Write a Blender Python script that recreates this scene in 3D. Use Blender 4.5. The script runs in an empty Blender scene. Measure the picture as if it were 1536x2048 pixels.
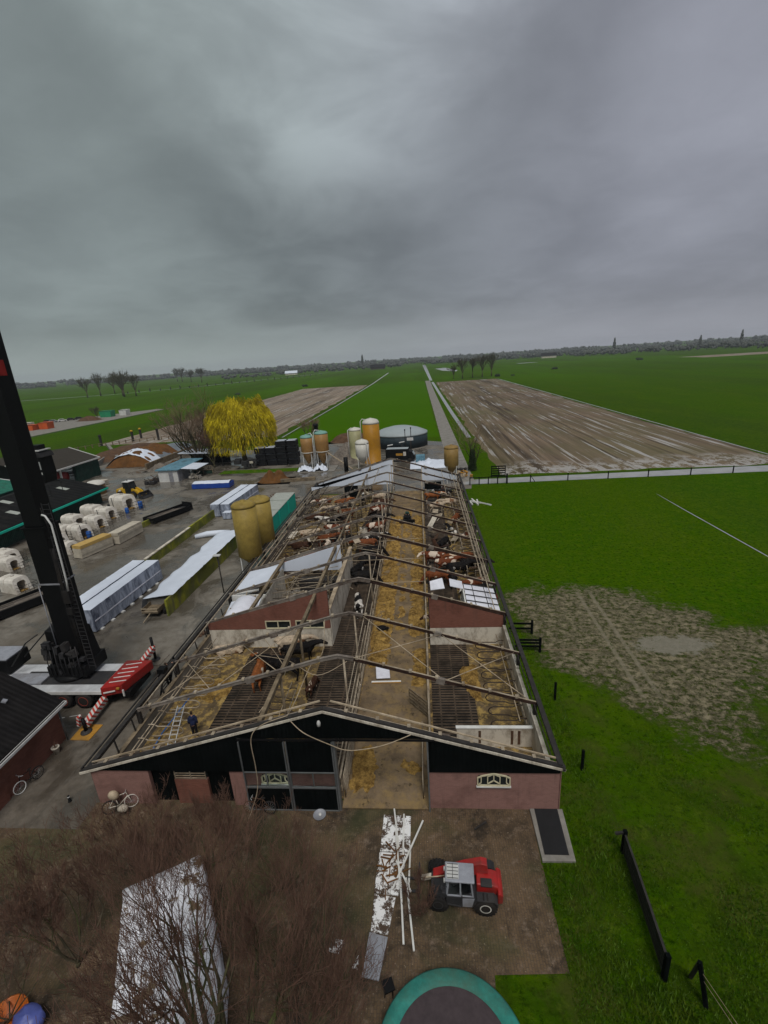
import bpy, bmesh, math, random
from mathutils import Vector, Matrix, Euler, noise as mnoise
R = math.radians; PI = math.pi
sc = bpy.context.scene; C = sc.collection
random.seed(7)
# ---------------------------------------------------------------- camera
cam_d = bpy.data.cameras.new('camera'); cam = bpy.data.objects.new('camera', cam_d); C.objects.link(cam)
MR = [[0.9958253345, 0.0682230325, -0.0606425670], [-0.0365704830, -0.3105166815, -0.9498641957], [-0.0836331446, 0.9481165584, -0.3067254289]]
rr, dd, ff = [Vector(v) for v in MR]
m = Matrix((rr, -dd, -ff)).transposed().to_4x4(); m.translation = Vector((0, 0, 22)); cam.matrix_world = m
cam_d.sensor_fit = 'HORIZONTAL'; cam_d.sensor_width = 36; cam_d.lens = 22.175; cam_d.clip_start = .1; cam_d.clip_end = 30000
sc.camera = cam
sc.render.resolution_x = 768; sc.render.resolution_y = 1024
sc.view_settings.view_transform = 'Standard'; sc.view_settings.look = 'None'; sc.view_settings.gamma = 1
sc.view_settings.exposure = 0.42
# ---------------------------------------------------------------- sun and sky
SUN_EL, SUN_AZ = R(60), R(168)          # azimuth from +Y towards +X
sd = bpy.data.lights.new('sun', 'SUN'); sd.energy = 1.6; sd.angle = R(22); sd.color = (1, .97, .93)
so = bpy.data.objects.new('sun', sd); C.objects.link(so)
sv = Vector((math.sin(SUN_AZ)*math.cos(SUN_EL), math.cos(SUN_AZ)*math.cos(SUN_EL), math.sin(SUN_EL)))
so.rotation_euler = sv.to_track_quat('Z', 'Y').to_euler(); so.location = (0, 0, 300)
W = bpy.data.worlds.new("World"); sc.world = W; W.use_nodes = True
def world():
    nt = W.node_tree; N = nt.nodes; L = nt.links; N.clear()
    out = N.new('ShaderNodeOutputWorld')
    sky = N.new('ShaderNodeTexSky'); sky.sky_type = 'NISHITA'; sky.sun_disc = False
    sky.sun_elevation = SUN_EL; sky.sun_rotation = SUN_AZ
    b1 = N.new('ShaderNodeBackground'); b1.inputs[1].default_value = .06; L.new(sky.outputs[0], b1.inputs[0])
    tc = N.new('ShaderNodeTexCoord'); sep = N.new('ShaderNodeSeparateXYZ'); L.new(tc.outputs['Generated'], sep.inputs[0])
    def mth(op, a, b=None, clamp=False):
        n = N.new('ShaderNodeMath'); n.operation = op; n.use_clamp = clamp
        for i, x in enumerate((a, b)):
            if x is None: continue
            if isinstance(x, (int, float)): n.inputs[i].default_value = x
            else: L.new(x, n.inputs[i])
        return n.outputs[0]
    z = mth('ADD', mth('MAXIMUM', sep.outputs[2], 0), .24)
    cx = N.new('ShaderNodeCombineXYZ'); L.new(mth('DIVIDE', sep.outputs[0], z), cx.inputs[0]); L.new(mth('DIVIDE', sep.outputs[1], z), cx.inputs[1])
    def noi(scale, det, rough, off, dist=0):
        mp = N.new('ShaderNodeMapping'); mp.inputs['Location'].default_value = off; L.new(cx.outputs[0], mp.inputs[0])
        n = N.new('ShaderNodeTexNoise'); n.inputs['Scale'].default_value = scale; n.inputs['Detail'].default_value = det
        n.inputs['Roughness'].default_value = rough; n.inputs['Distortion'].default_value = dist; L.new(mp.outputs[0], n.inputs[0]); return n.outputs[0]
    def rng(x, a, b, c, d):
        n = N.new('ShaderNodeMapRange'); n.interpolation_type = 'SMOOTHSTEP'
        L.new(x, n.inputs[0]); n.inputs[1].default_value = a; n.inputs[2].default_value = b; n.inputs[3].default_value = c; n.inputs[4].default_value = d; return n.outputs[0]
    big = rng(noi(.8, 2, .45, (2.3, 5.1, 0), .5), .3, .7, 0, 1); med = rng(noi(2.2, 6, .52, (7.7, 1.2, 0), .5), .3, .72, 0, 1)
    cl = mth('ADD', mth('MULTIPLY', big, .55), mth('MULTIPLY', med, .45))
    # thin place in the cloud deck, up and slightly left of the barn axis
    def glow(d, r0, r1):
        v = N.new('ShaderNodeVectorMath'); v.operation = 'DOT_PRODUCT'; L.new(tc.outputs['Generated'], v.inputs[0]); v.inputs[1].default_value = Vector(d).normalized()
        return rng(v.outputs['Value'], math.cos(R(r1)), math.cos(R(r0)), 0, 1)
    g1 = glow((-.12, .83, .58), 0, 22); g2 = glow((.719, 1.278, .493), 1, 13)
    fine = rng(noi(6.5, 6, .6, (1.7, 4.2, 0), .6), .3, .7, -1, 1); g1 = mth('MULTIPLY', g1, mth('ADD', mth('MULTIPLY', med, .9), .55))
    hz = rng(sep.outputs[2], 0, .10, 1, 0)
    dk = glow((-.207, .945, .252), 2, 15)
    val = mth('ADD', mth('ADD', mth('MULTIPLY', cl, .07), .138), mth('ADD', mth('MULTIPLY', g1, .165), mth('MULTIPLY', g2, .07)))
    val = mth('SUBTRACT', val, mth('MULTIPLY', mth('MULTIPLY', dk, mth('ADD', mth('MULTIPLY', med, -.6), 1.1)), .02)); val = mth('ADD', val, mth('MULTIPLY', fine, .005))
    mx = N.new('ShaderNodeMix'); mx.data_type = 'FLOAT'; L.new(mth('MULTIPLY', hz, .75), mx.inputs[0]); L.new(val, mx.inputs[2]); mx.inputs[3].default_value = .265
    # tint: greener to the west, violet to the east
    tn = N.new('ShaderNodeMix'); tn.data_type = 'RGBA'; L.new(rng(sep.outputs[0], -.5, .45, 0, 1), tn.inputs[0])
    tn.inputs[6].default_value = (.91, 1.06, 1.05, 1); tn.inputs[7].default_value = (.95, .985, 1.14, 1)
    vm = N.new('ShaderNodeVectorMath'); vm.operation = 'SCALE'; L.new(tn.outputs[2], vm.inputs[0]); L.new(mx.outputs[0], vm.inputs[3])
    b2 = N.new('ShaderNodeBackground'); L.new(vm.outputs[0], b2.inputs[0]); b2.inputs[1].default_value = 1.0
    ms = N.new('ShaderNodeMixShader'); ms.inputs[0].default_value = .94; L.new(b1.outputs[0], ms.inputs[1]); L.new(b2.outputs[0], ms.inputs[2]); L.new(ms.outputs[0], out.inputs[0])
world()
# ---------------------------------------------------------------- materials
_m = {}
class NT:
    def __init__(s, name):
        s.m = bpy.data.materials.new(name); s.m.use_nodes = True; s.t = s.m.node_tree; s.N = s.t.nodes; s.L = s.t.links
        s.b = s.N['Principled BSDF']; s.b.inputs['Specular IOR Level'].default_value = .12; s.tc = s.N.new('ShaderNodeTexCoord'); s.co = s.tc.outputs['Object']
    def map(s, src, sca=(1, 1, 1), loc=(0, 0, 0), rot=(0, 0, 0)):
        n = s.N.new('ShaderNodeMapping'); n.inputs['Scale'].default_value = sca; n.inputs['Location'].default_value = loc; n.inputs['Rotation'].default_value = rot; s.L.new(src, n.inputs[0]); return n.outputs[0]
    def noise(s, scale, det=4, rough=.55, src=None, dist=0):
        n = s.N.new('ShaderNodeTexNoise'); n.inputs['Scale'].default_value = scale; n.inputs['Detail'].default_value = det; n.inputs['Roughness'].default_value = rough
        n.inputs['Distortion'].default_value = dist; s.L.new(src or s.co, n.inputs[0]); return n.outputs[0]
    def rng(s, x, a, b, c=0, d=1):
        n = s.N.new('ShaderNodeMapRange'); s.L.new(x, n.inputs[0])
        for i, v in enumerate((a, b, c, d)): n.inputs[i+1].default_value = v
        return n.outputs[0]
    def mix(s, f, a, b):
        n = s.N.new('ShaderNodeMix'); n.data_type = 'RGBA'
        for i, v in ((0, f), (6, a), (7, b)):
            if isinstance(v, (int, float)): n.inputs[i].default_value = v
            elif isinstance(v, tuple): n.inputs[i].default_value = (*v[:3], 1)
            else: s.L.new(v, n.inputs[i])
        return n.outputs[2]
    def math(s, op, a, b=0.0, c=None):
        n = s.N.new('ShaderNodeMath'); n.operation = op
        for i, v in enumerate((a, b, c)):
            if v is None: continue
            if isinstance(v, (int, float)): n.inputs[i].default_value = v
            else: s.L.new(v, n.inputs[i])
        return n.outputs[0]
    def sep(s, src=None):
        n = s.N.new('ShaderNodeSeparateXYZ'); s.L.new(src or s.co, n.inputs[0]); return n.outputs
    def col(s, c): s.L.new(c, s.b.inputs['Base Color']) if not isinstance(c, tuple) else setattr(s.b.inputs['Base Color'], 'default_value', (*c, 1))
    def rough(s, r):
        if isinstance(r, (int, float)): s.b.inputs['Roughness'].default_value = r
        else: s.L.new(r, s.b.inputs['Roughness'])
    def bump(s, h, st=.4, d=.05):
        n = s.N.new('ShaderNodeBump'); n.inputs['Strength'].default_value = st; n.inputs['Distance'].default_value = d; s.L.new(h, n.inputs['Height']); s.L.new(n.outputs[0], s.b.inputs['Normal'])
def sca(c, k): return tuple(min(1, x*k) for x in c)
def M(name, col=(.5, .5, .5), rough=.7, var=.25, s=2.5, metal=0, dirt=None, da=.5, ds=.6, bump=0, st=(1, 1, 1)):
    if name in _m: return _m[name]
    n = NT(name); co = n.map(n.co, st)
    c = n.mix(n.rng(n.noise(s, 6, .65, co), .3, .7), sca(col, 1-var), sca(col, 1+var))
    if dirt: c = n.mix(n.math('MULTIPLY', n.rng(n.noise(ds, 7, .7, co), .45, .68), da), c, dirt)
    n.col(c); n.rough(rough); n.b.inputs['Metallic'].default_value = metal
    n.b.inputs['Specular IOR Level'].default_value = .5 if rough < .42 else .2
    if bump: n.bump(n.noise(s*3, 6, .7, co), bump, .04)
    _m[name] = n.m; return n.m
def reg(n, name): _m[name] = n.m; return n.m
def mat_grass(name, a, b, c, scale=1.0):
    n = NT(name); co = n.co
    g = n.mix(n.rng(n.noise(.05*scale, 4, .6, co), .35, .65), a, b)
    g = n.mix(n.rng(n.noise(.9*scale, 5, .7, co), .42, .66), g, c)
    g = n.mix(n.rng(n.noise(5, 5, .8, co), .45, .7, 0, .75), g, sca(a, .4))
    n.col(g); n.rough(.95); n.b.inputs['Specular IOR Level'].default_value = 0; n.bump(n.noise(3.5, 6, .75, co), .9, .14); return n
def build_mats():
    n = NT('pasture'); co = n.co; x = n.sep()
    A, B, Cc = (.032, .088, .0005), (.044, .092, .0005), (.068, .115, .002)
    g = n.mix(n.rng(n.noise(.045, 4, .6), .35, .65), A, B)
    g = n.mix(n.math('MULTIPLY', n.math('MAXIMUM', n.rng(x[0], -60, -110), n.rng(x[1], 250, 500)), n.rng(n.noise(.011, 4, .6, n.map(co, (1, .5, 1))), .34, .62)), g, (.050, .140, .0005)); strk = n.noise(.02, 4, .6, n.map(co, (1, .08, 1)))
    g = n.mix(n.rng(strk, .45, .62, 0, .75), g, (.030, .062, .008))
    g = n.mix(n.rng(n.noise(.11, 5, .7, n.map(co, (1, .35, 1), (5, 9, 0))), .5, .64, 0, .6), g, (.058, .098, .004)); g = n.mix(n.rng(n.noise(.8, 6, .75), .45, .68, 0, .8), g, Cc)
    g = n.mix(n.rng(n.noise(3.0, 5, .85), .5, .62, 0, .85), g, (.008, .026, .0005)); g = n.mix(n.rng(n.noise(4.3, 4, .85, n.map(co, (.6, 1.5, 1), (3, 1, 0))), .62, .70, 0, .6), g, (.13, .16, .02))
    g = n.mix(n.math('MULTIPLY', n.rng(x[1], 30, 14), n.rng(n.noise(.5, 5, .7), .42, .6, 0, .7)), g, (.024, .046, .003)); g = n.mix(n.math('MULTIPLY', n.rng(x[1], 40, 20), n.rng(n.noise(.28, 6, .75), .5, .62, 0, .7)), g, (.060, .066, .014)); g = n.mix(n.rng(n.noise(1.3, 6, .8, n.map(co, (1, .7, 1), (9, 2, 0))), .56, .68, 0, .6), g, (.10, .14, .012))
    # worn muddy feet of the pasture beside the barn
    w = n.noise(.16, 5, .65); wv = n.math('MULTIPLY', n.math('SUBTRACT', w, .5), 1.5)
    def ell(cx, cy, rx, ry, sl=0):
        u = n.math('DIVIDE', n.math('SUBTRACT', n.math('ADD', x[0], n.math('MULTIPLY', x[1], sl)), cx+cy*sl), rx); v = n.math('DIVIDE', n.math('SUBTRACT', x[1], cy), ry)
        return n.math('ADD', n.math('SQRT', n.math('ADD', n.math('MULTIPLY', u, u), n.math('MULTIPLY', v, v))), wv)
    m1 = n.rng(ell(16.2, 33.4, 8.4, 9.0, .25), 1.12, .8); m2 = n.rng(ell(25.0, 32.5, 7.0, 3.0, .35), 1.1, .6); m3 = n.rng(ell(16.5, 24, 1.6, 3.2, .5), 1.1, .4, 0, .6)
    mm = n.math('MAXIMUM', n.math('MAXIMUM', m1, m2), m3)
    fine = n.noise(1.9, 7, .8, n.map(co, (1, 1.35, 1), (0, 0, 0), (0, 0, .3)))
    mk = n.math('MULTIPLY', n.rng(mm, 0, .5), n.rng(n.math('ADD', fine, n.math('MULTIPLY', mm, .10)), .52, .61))
    # low yellowed turf inside the worn patch
    g = n.mix(n.math('MULTIPLY', mm, .75), g, n.mix(n.rng(n.noise(2.4, 5, .85), .44, .58), (.016, .024, .005), (.10, .095, .035)))
    mud = n.mix(n.rng(n.noise(1.7, 6, .8), .44, .58), (.10, .085, .045), (.235, .20, .12))
    pud = n.rng(n.math('ADD', ell(18.3, 32.5, 3.1, 1.3), n.math('MULTIPLY', n.math('SUBTRACT', n.noise(1.3, 6, .75), .5), 2.2)), 1.0, .75)
    # wheel ruts
    ru = n.math('ADD', x[0], n.math('MULTIPLY', n.math('SUBTRACT', x[1], 35), -.02))
    def rut(cx): return n.math('MULTIPLY', n.rng(n.math('ABSOLUTE', n.math('SUBTRACT', ru, cx)), .22, .1), n.rng(n.math('ABSOLUTE', n.math('SUBTRACT', x[1], 34)), 8.5, 6.5))
    rt = n.math('MULTIPLY', n.math('MAXIMUM', rut(14.0), rut(15.1)), .75)
    mk = n.math('MAXIMUM', mk, n.math('MAXIMUM', n.math('MULTIPLY', pud, .85), rt))
    mud = n.mix(rt, mud, (.22, .19, .13)); mud = n.mix(pud, mud, (.21, .19, .14))
    n.col(n.mix(mk, g, mud)); n.rough(n.rng(n.math('ADD', n.math('MULTIPLY', pud, .5), n.math('MULTIPLY', mk, .35)), 0, 1, .95, .35)); n.L.new(n.math('MULTIPLY', mk, .3), n.b.inputs['Specular IOR Level'])
    n.bump(n.math('ADD', n.noise(3.0, 6, .75), n.math('MULTIPLY', mk, -.25)), .9, .16); reg(n, 'pasture')
    reg(mat_grass('bright_meadow', (.044, .125, .0), (.050, .135, .0), (.055, .125, .001), .5), 'bright_meadow')
    reg(mat_grass('verge_grass', (.028, .095, .002), (.052, .115, .003), (.10, .145, .012)), 'verge_grass')
    # ploughed land with furrows along the field
    for nm, base, gr in (('ploughed_soil', (.17, .125, .085), .35), ('pale_stubble', (.26, .205, .155), .12)):
        n = NT(nm); x = n.sep()
        st = n.noise(1.0, 6, .75, n.map(n.co, (.55, .012, 1))); st2 = n.noise(1.0, 4, .6, n.map(n.co, (.14, .006, 1), (4, 2, 0)))
        c = n.mix(n.rng(st, .35, .65), sca(base, .62), sca(base, 1.25))
        c = n.mix(n.rng(n.noise(.03, 5, .65), .42, .62, 0, gr), c, (.085, .10, .03))
        c = n.mix(n.math('MULTIPLY', n.rng(st2, .5, .6), n.rng(st, .46, .54)), c, sca(base, .36))
        xx = n.math('ADD', x[0], n.math('MULTIPLY', n.noise(.02, 2), 3)); fu = n.math('SINE', n.math('MULTIPLY', xx, 2*PI/2.9)); fu2 = n.math('SINE', n.math('MULTIPLY', xx, 2*PI/13))
        c = n.mix(n.math('MULTIPLY', n.rng(fu, .5, .95, 0, .75), n.math('MULTIPLY', n.rng(fu2, -.6, .5), n.rng(n.noise(1, 4, .6, n.map(n.co, (.2, .03, 1), (7, 0, 0))), .4, .55))), c, sca(base, .30))
        wet = n.math('MULTIPLY', n.rng(n.noise(1, 5, .65, n.map(n.co, (.9, .022, 1))), .56, .6), n.rng(n.noise(.04, 3, .5), .38, .55))
        if nm == 'ploughed_soil':
            nearw = n.rng(n.math('ADD', x[1], n.math('MULTIPLY', n.noise(.15, 3), 16)), 108, 99)
            wet2 = n.math('MULTIPLY', nearw, n.rng(n.noise(.55, 6, .75, n.map(n.co, (1, .45, 1))), .47, .53)); wet = n.math('MAXIMUM', wet, wet2)
            c = n.mix(n.rng(n.math('ADD', x[0], n.math('MULTIPLY', n.noise(.3, 3), 5)), 24, 16, 0, .45), c, (.10, .09, .025))
        c = n.mix(n.math('MULTIPLY', wet, .85), c, (.38, .36, .33)); n.col(c); n.rough(n.rng(wet, 0, 1, .95, .25)); n.bump(st, .6, .2); reg(n, nm)
    n = NT('ditch_water'); n.b.inputs['Specular IOR Level'].default_value = .5; n.col(n.mix(n.rng(n.noise(.5, 4), .4, .6), (.27, .27, .25), (.33, .33, .32))); n.rough(.12); n.bump(n.noise(2, 3), .05, .02); reg(n, 'ditch_water')
    # wet concrete yard
    n = NT('wet_concrete'); x = n.sep()
    big = n.noise(.09, 5, .6, dist=.6); c = n.mix(n.rng(big, .36, .64), (.115, .098, .075), (.235, .215, .18))
    c = n.mix(n.rng(n.noise(.8, 7, .75), .42, .68, 0, .7), c, (.07, .055, .036)); c = n.mix(n.rng(n.noise(9, 5, .7), .55, .75, 0, .3), c, (.25, .24, .22))
    c = n.mix(n.math('MULTIPLY', n.rng(n.math('ADD', x[1], n.math('MULTIPLY', n.noise(.3, 4), 14)), 46, 26), .7), c, n.mix(n.rng(n.noise(1.1, 6, .75), .4, .62), (.05, .037, .024), (.115, .092, .068)))
    def jt(v, p): 
        f = n.math('ABSOLUTE', n.math('SUBTRACT', n.math('FRACT', n.math('DIVIDE', v, p)), .5)); return n.rng(f, .495, .5)
    c = n.mix(n.math('MULTIPLY', n.math('MAXIMUM', jt(x[0], 4.2), jt(x[1], 5.1)), .6), c, (.04, .035, .03))
    n.col(c); wet = n.rng(n.noise(.16, 5, .65, dist=.6), .44, .53); c = n.mix(n.math('MULTIPLY', wet, .55), c, (.045, .038, .03)); n.col(c); n.rough(n.rng(wet, 0, 1, .85, .16)); n.b.inputs['Specular IOR Level'].default_value = .5; n.bump(n.noise(6, 5, .7), .2, .02); reg(n, 'wet_concrete')
    # brown clinker paving in front
    n = NT('clinker_paving'); b = n.N.new('ShaderNodeTexBrick'); n.L.new(n.map(n.co, (1, 1, 1), (0, 0, 0), (0, 0, R(90))), b.inputs[0])
    b.inputs['Color1'].default_value = (.115, .076, .042, 1); b.inputs['Color2'].default_value = (.14, .093, .053, 1); b.inputs['Mortar'].default_value = (.085, .062, .044, 1)
    b.inputs['Scale'].default_value = 1; b.inputs['Brick Width'].default_value = .22; b.inputs['Row Height'].default_value = .11; b.inputs['Mortar Size'].default_value = .012
    c = n.mix(n.rng(n.noise(.5, 7, .75), .42, .62, 0, .85), b.outputs[0], (.042, .032, .022)); c = n.mix(n.rng(n.noise(2.5, 6, .75), .53, .68, 0, .7), c, (.20, .15, .11)); c = n.mix(n.rng(n.noise(.33, 6, .7, dist=.8), .54, .62, 0, .75), c, (.022, .018, .014)); c = n.mix(n.rng(n.noise(14, 3, .6), .66, .7, 0, .8), c, (.30, .24, .18)); c = n.mix(n.rng(n.noise(.22, 4, .6, dist=.5), .5, .62, 0, .5), c, (.04, .05, .018))
    n.col(c); n.rough(.8); n.bump(b.outputs['Fac'], .3, .01); reg(n, 'clinker_paving')
    # slatted floor
    n = NT('slats'); x = n.sep()
    f = n.math('ABSOLUTE', n.math('SUBTRACT', n.math('FRACT', n.math('DIVIDE', x[1], .26)), .5)); slot = n.rng(f, .26, .33)
    f2 = n.math('ABSOLUTE', n.math('SUBTRACT', n.math('FRACT', n.math('DIVIDE', x[0], .95)), .5)); brk = n.rng(f2, .45, .44)
    c = n.mix(n.rng(n.noise(1.2, 6, .7), .35, .65), (.045, .032, .022), (.11, .08, .055)); c = n.mix(n.rng(n.noise(.35, 5, .7), .5, .66, 0, .9), c, (.022, .018, .013))
    c = n.mix(n.math('MULTIPLY', slot, brk), c, (.008, .007, .006)); n.col(c); n.rough(n.rng(n.noise(.7, 4), .4, .6, .45, .9)); reg(n, 'slats')
    for nm, f0, dens in (('bedding', (.14, .10, .055), .35), ('alley_floor', (.18, .130, .080), .5)):
        n = NT(nm); x = n.sep()
        c = n.mix(n.rng(n.noise(.7, 6, .7), .36, .64), sca(f0, .6), sca(f0, 1.15)); c = n.mix(n.rng(n.noise(1.6, 7, .75), .47, .6, 0, .9), c, (.40, .27, .085)) if nm == 'bedding' else n.mix(n.rng(n.noise(.9, 7, .78), .46, .62, 0, .9), c, (.25, .17, .075))
        c = n.mix(n.rng(n.noise(2.2, 6, .7), .58, .68, 0, .9), c, (.05, .036, .022)); n.col(c); n.rough(.85); n.bump(n.noise(7, 6, .8), .5, .05); reg(n, nm)
    # straw / fodder
    n = NT('straw'); c = n.mix(n.rng(n.noise(2.2, 7, .8), .40, .62), (.12, .066, .018), (.48, .30, .085)); c = n.mix(n.rng(n.noise(9, 5, .8), .5, .7, 0, .7), c, (.10, .055, .015)); n.col(c); n.rough(.95); n.bump(n.noise(11, 6, .8), 1, .1); reg(n, 'straw')
    # cow hides
    for nm, a, b, lo, hi, s in (('hide_chestnut', (.17, .052, .018), (.55, .42, .30), .66, .68, 1.1), ('hide_red_pied', (.135, .038, .015), (.62, .52, .42), .52, .54, 1.3), ('hide_black', (.008, .007, .007), (.45, .43, .4), .68, .70, 1.1),
        ('hide_black_pied', (.010, .009, .009), (.62, .58, .52), .52, .54, 1.2), ('hide_cream', (.45, .36, .26), (.20, .10, .05), .60, .64, 1.5), ('hide_dark_brown', (.05, .022, .012), (.5, .4, .3), .66, .68, 1.2), ('hide_white_face', (.25, .082, .024), (.6, .5, .38), .62, .64, .9)):
        n = NT(nm); oi = n.N.new('ShaderNodeObjectInfo'); ad = n.N.new('ShaderNodeVectorMath'); ad.operation = 'ADD'; sc_ = n.N.new('ShaderNodeVectorMath'); sc_.operation = 'SCALE'
        cb = n.N.new('ShaderNodeCombineXYZ'); n.L.new(oi.outputs['Random'], cb.inputs[0]); n.L.new(oi.outputs['Random'], cb.inputs[2]); n.L.new(cb.outputs[0], sc_.inputs[0]); sc_.inputs[3].default_value = 37; n.L.new(sc_.outputs[0], ad.inputs[0]); n.L.new(n.co, ad.inputs[1])
        c = n.mix(n.rng(n.noise(6, 4), .3, .7), sca(a, .7), sca(a, 1.25)); c = n.mix(n.rng(n.noise(s, 2, .4, ad.outputs[0], .3), lo, hi), c, b)
        c = n.mix(n.rng(n.noise(3, 5, .7), .55, .7, 0, .4), c, (.07, .05, .03)); n.col(c); n.rough(.75); reg(n, nm)
    # corrugated roofing
    def corr(nm, col, p=.18, axis=0, dirt=(.05, .05, .045), bs=.5):
        n = NT(nm); x = n.sep(); w = n.math('SINE', n.math('MULTIPLY', x[axis], 2*PI/p))
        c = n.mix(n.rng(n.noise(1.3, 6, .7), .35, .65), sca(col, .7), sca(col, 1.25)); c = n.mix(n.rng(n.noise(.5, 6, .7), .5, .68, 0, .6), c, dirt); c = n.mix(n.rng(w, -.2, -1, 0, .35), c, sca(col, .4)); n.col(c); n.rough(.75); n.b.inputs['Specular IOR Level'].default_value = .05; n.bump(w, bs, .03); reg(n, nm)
    corr('black_roofing', (.012, .012, .012), 1.1, 1, (.03, .028, .024)); corr('brown_roofing', (.05, .042, .034), .9, 1, (.025, .022, .018)); corr('tile_roof', (.014, .013, .013), .3, 1, (.022, .021, .02)); corr('green_cladding', (.022, .055, .042), .3, 1)
    corr('green_roofing', (.03, .16, .11), .4, 1); corr('black_boards', (.0025, .0038, .0038), .22, 0, (.006, .007, .007), .15); corr('blue_roofing', (.13, .26, .33), .4, 0)
    n = NT('mossy_concrete'); n.col(n.mix(n.rng(n.noise(1.0, 6, .7, n.map(n.co, (1, 1, .25))), .34, .52), (.12, .11, .07), n.mix(n.rng(n.noise(.5, 4), .4, .6), (.30, .30, .03), (.13, .14, .03)))); n.rough(.9); reg(n, 'mossy_concrete')
    # brick, thin joints
    for nm, a, b, mo in (('pink_brick', (.235, .125, .105), (.275, .148, .125), (.28, .165, .14)), ('red_brick', (.175, .070, .048), (.22, .088, .062), (.18, .09, .07))):
        n = NT(nm); x = n.sep(); cb = n.N.new('ShaderNodeCombineXYZ'); n.L.new(n.math('ADD', x[0], x[1]), cb.inputs[0]); n.L.new(x[2], cb.inputs[1])
        t = n.N.new('ShaderNodeTexBrick'); n.L.new(cb.outputs[0], t.inputs[0]); t.inputs['Color1'].default_value = (*a, 1); t.inputs['Color2'].default_value = (*b, 1); t.inputs['Mortar'].default_value = (*mo, 1)
        t.inputs['Scale'].default_value = 1; t.inputs['Brick Width'].default_value = .22; t.inputs['Row Height'].default_value = .075; t.inputs['Mortar Size'].default_value = .008
        c = n.mix(n.rng(n.noise(.5, 6, .7), .5, .68, 0, .6), t.outputs[0], sca(a, .5)); c = n.mix(n.rng(n.noise(1, 5, .7, n.map(n.co, (3, 3, .3))), .55, .7, 0, .35), c, (.09, .06, .05)); n.col(c); n.rough(.85); reg(n, nm)
    n = NT('weathered_white'); n.col(n.mix(n.math('MULTIPLY', n.rng(n.noise(1.1, 7, .75, n.map(n.co, (1, 1, .5))), .46, .64), .75), (.60, .55, .46), (.17, .13, .085))); n.rough(.85); reg(n, 'weathered_white')
    # broken white foam boards
    n = NT('broken_foam'); n.col(n.mix(n.rng(n.noise(2.6, 7, .8), .49, .53), (.74, .74, .73), (.075, .05, .035))); n.rough(.8); reg(n, 'broken_foam')
    n = NT('torn_foil'); c = n.mix(n.rng(n.noise(1.1, 7, .75), .55, .58), (.86, .87, .92), (.17, .12, .07)); c = n.mix(n.rng(n.noise(4, 5, .7), .52, .72, 0, .25), c, (.5, .5, .56)); n.col(c); n.rough(.4); n.bump(n.noise(2.5, 5, .7, dist=1), .8, .12); reg(n, 'torn_foil')
    n = NT('wrap_film'); x = n.sep(); n.col(n.mix(n.rng(n.noise(1.4, 6, .7, n.map(n.co, (1, 1, .3)), .6), .38, .62), (.085, .10, .14), (.42, .46, .55))); n.rough(.3); n.bump(n.noise(3, 5, .7, n.map(n.co, (1, 1, .4)), .8), .6, .08); reg(n, 'wrap_film')
    n = NT('stripes'); x = n.sep(); f = n.math('FRACT', n.math('DIVIDE', n.math('ADD', x[0], n.math('ADD', x[1], x[2])), .34)); n.col(n.mix(n.rng(f, .48, .52), (.55, .53, .5), (.42, .05, .035))); n.rough(.5); reg(n, 'stripes')
    n = NT('window_glass'); n.col((.018, .022, .022)); n.rough(.08); n.b.inputs['Transmission Weight'].default_value = .0; reg(n, 'window_glass')
    n = NT('clear_glass'); n.col((.8, .85, .85)); n.rough(.05); n.b.inputs['Transmission Weight'].default_value = 1; n.b.inputs['IOR'].default_value = 1.02; reg(n, 'clear_glass')
build_mats()
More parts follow.
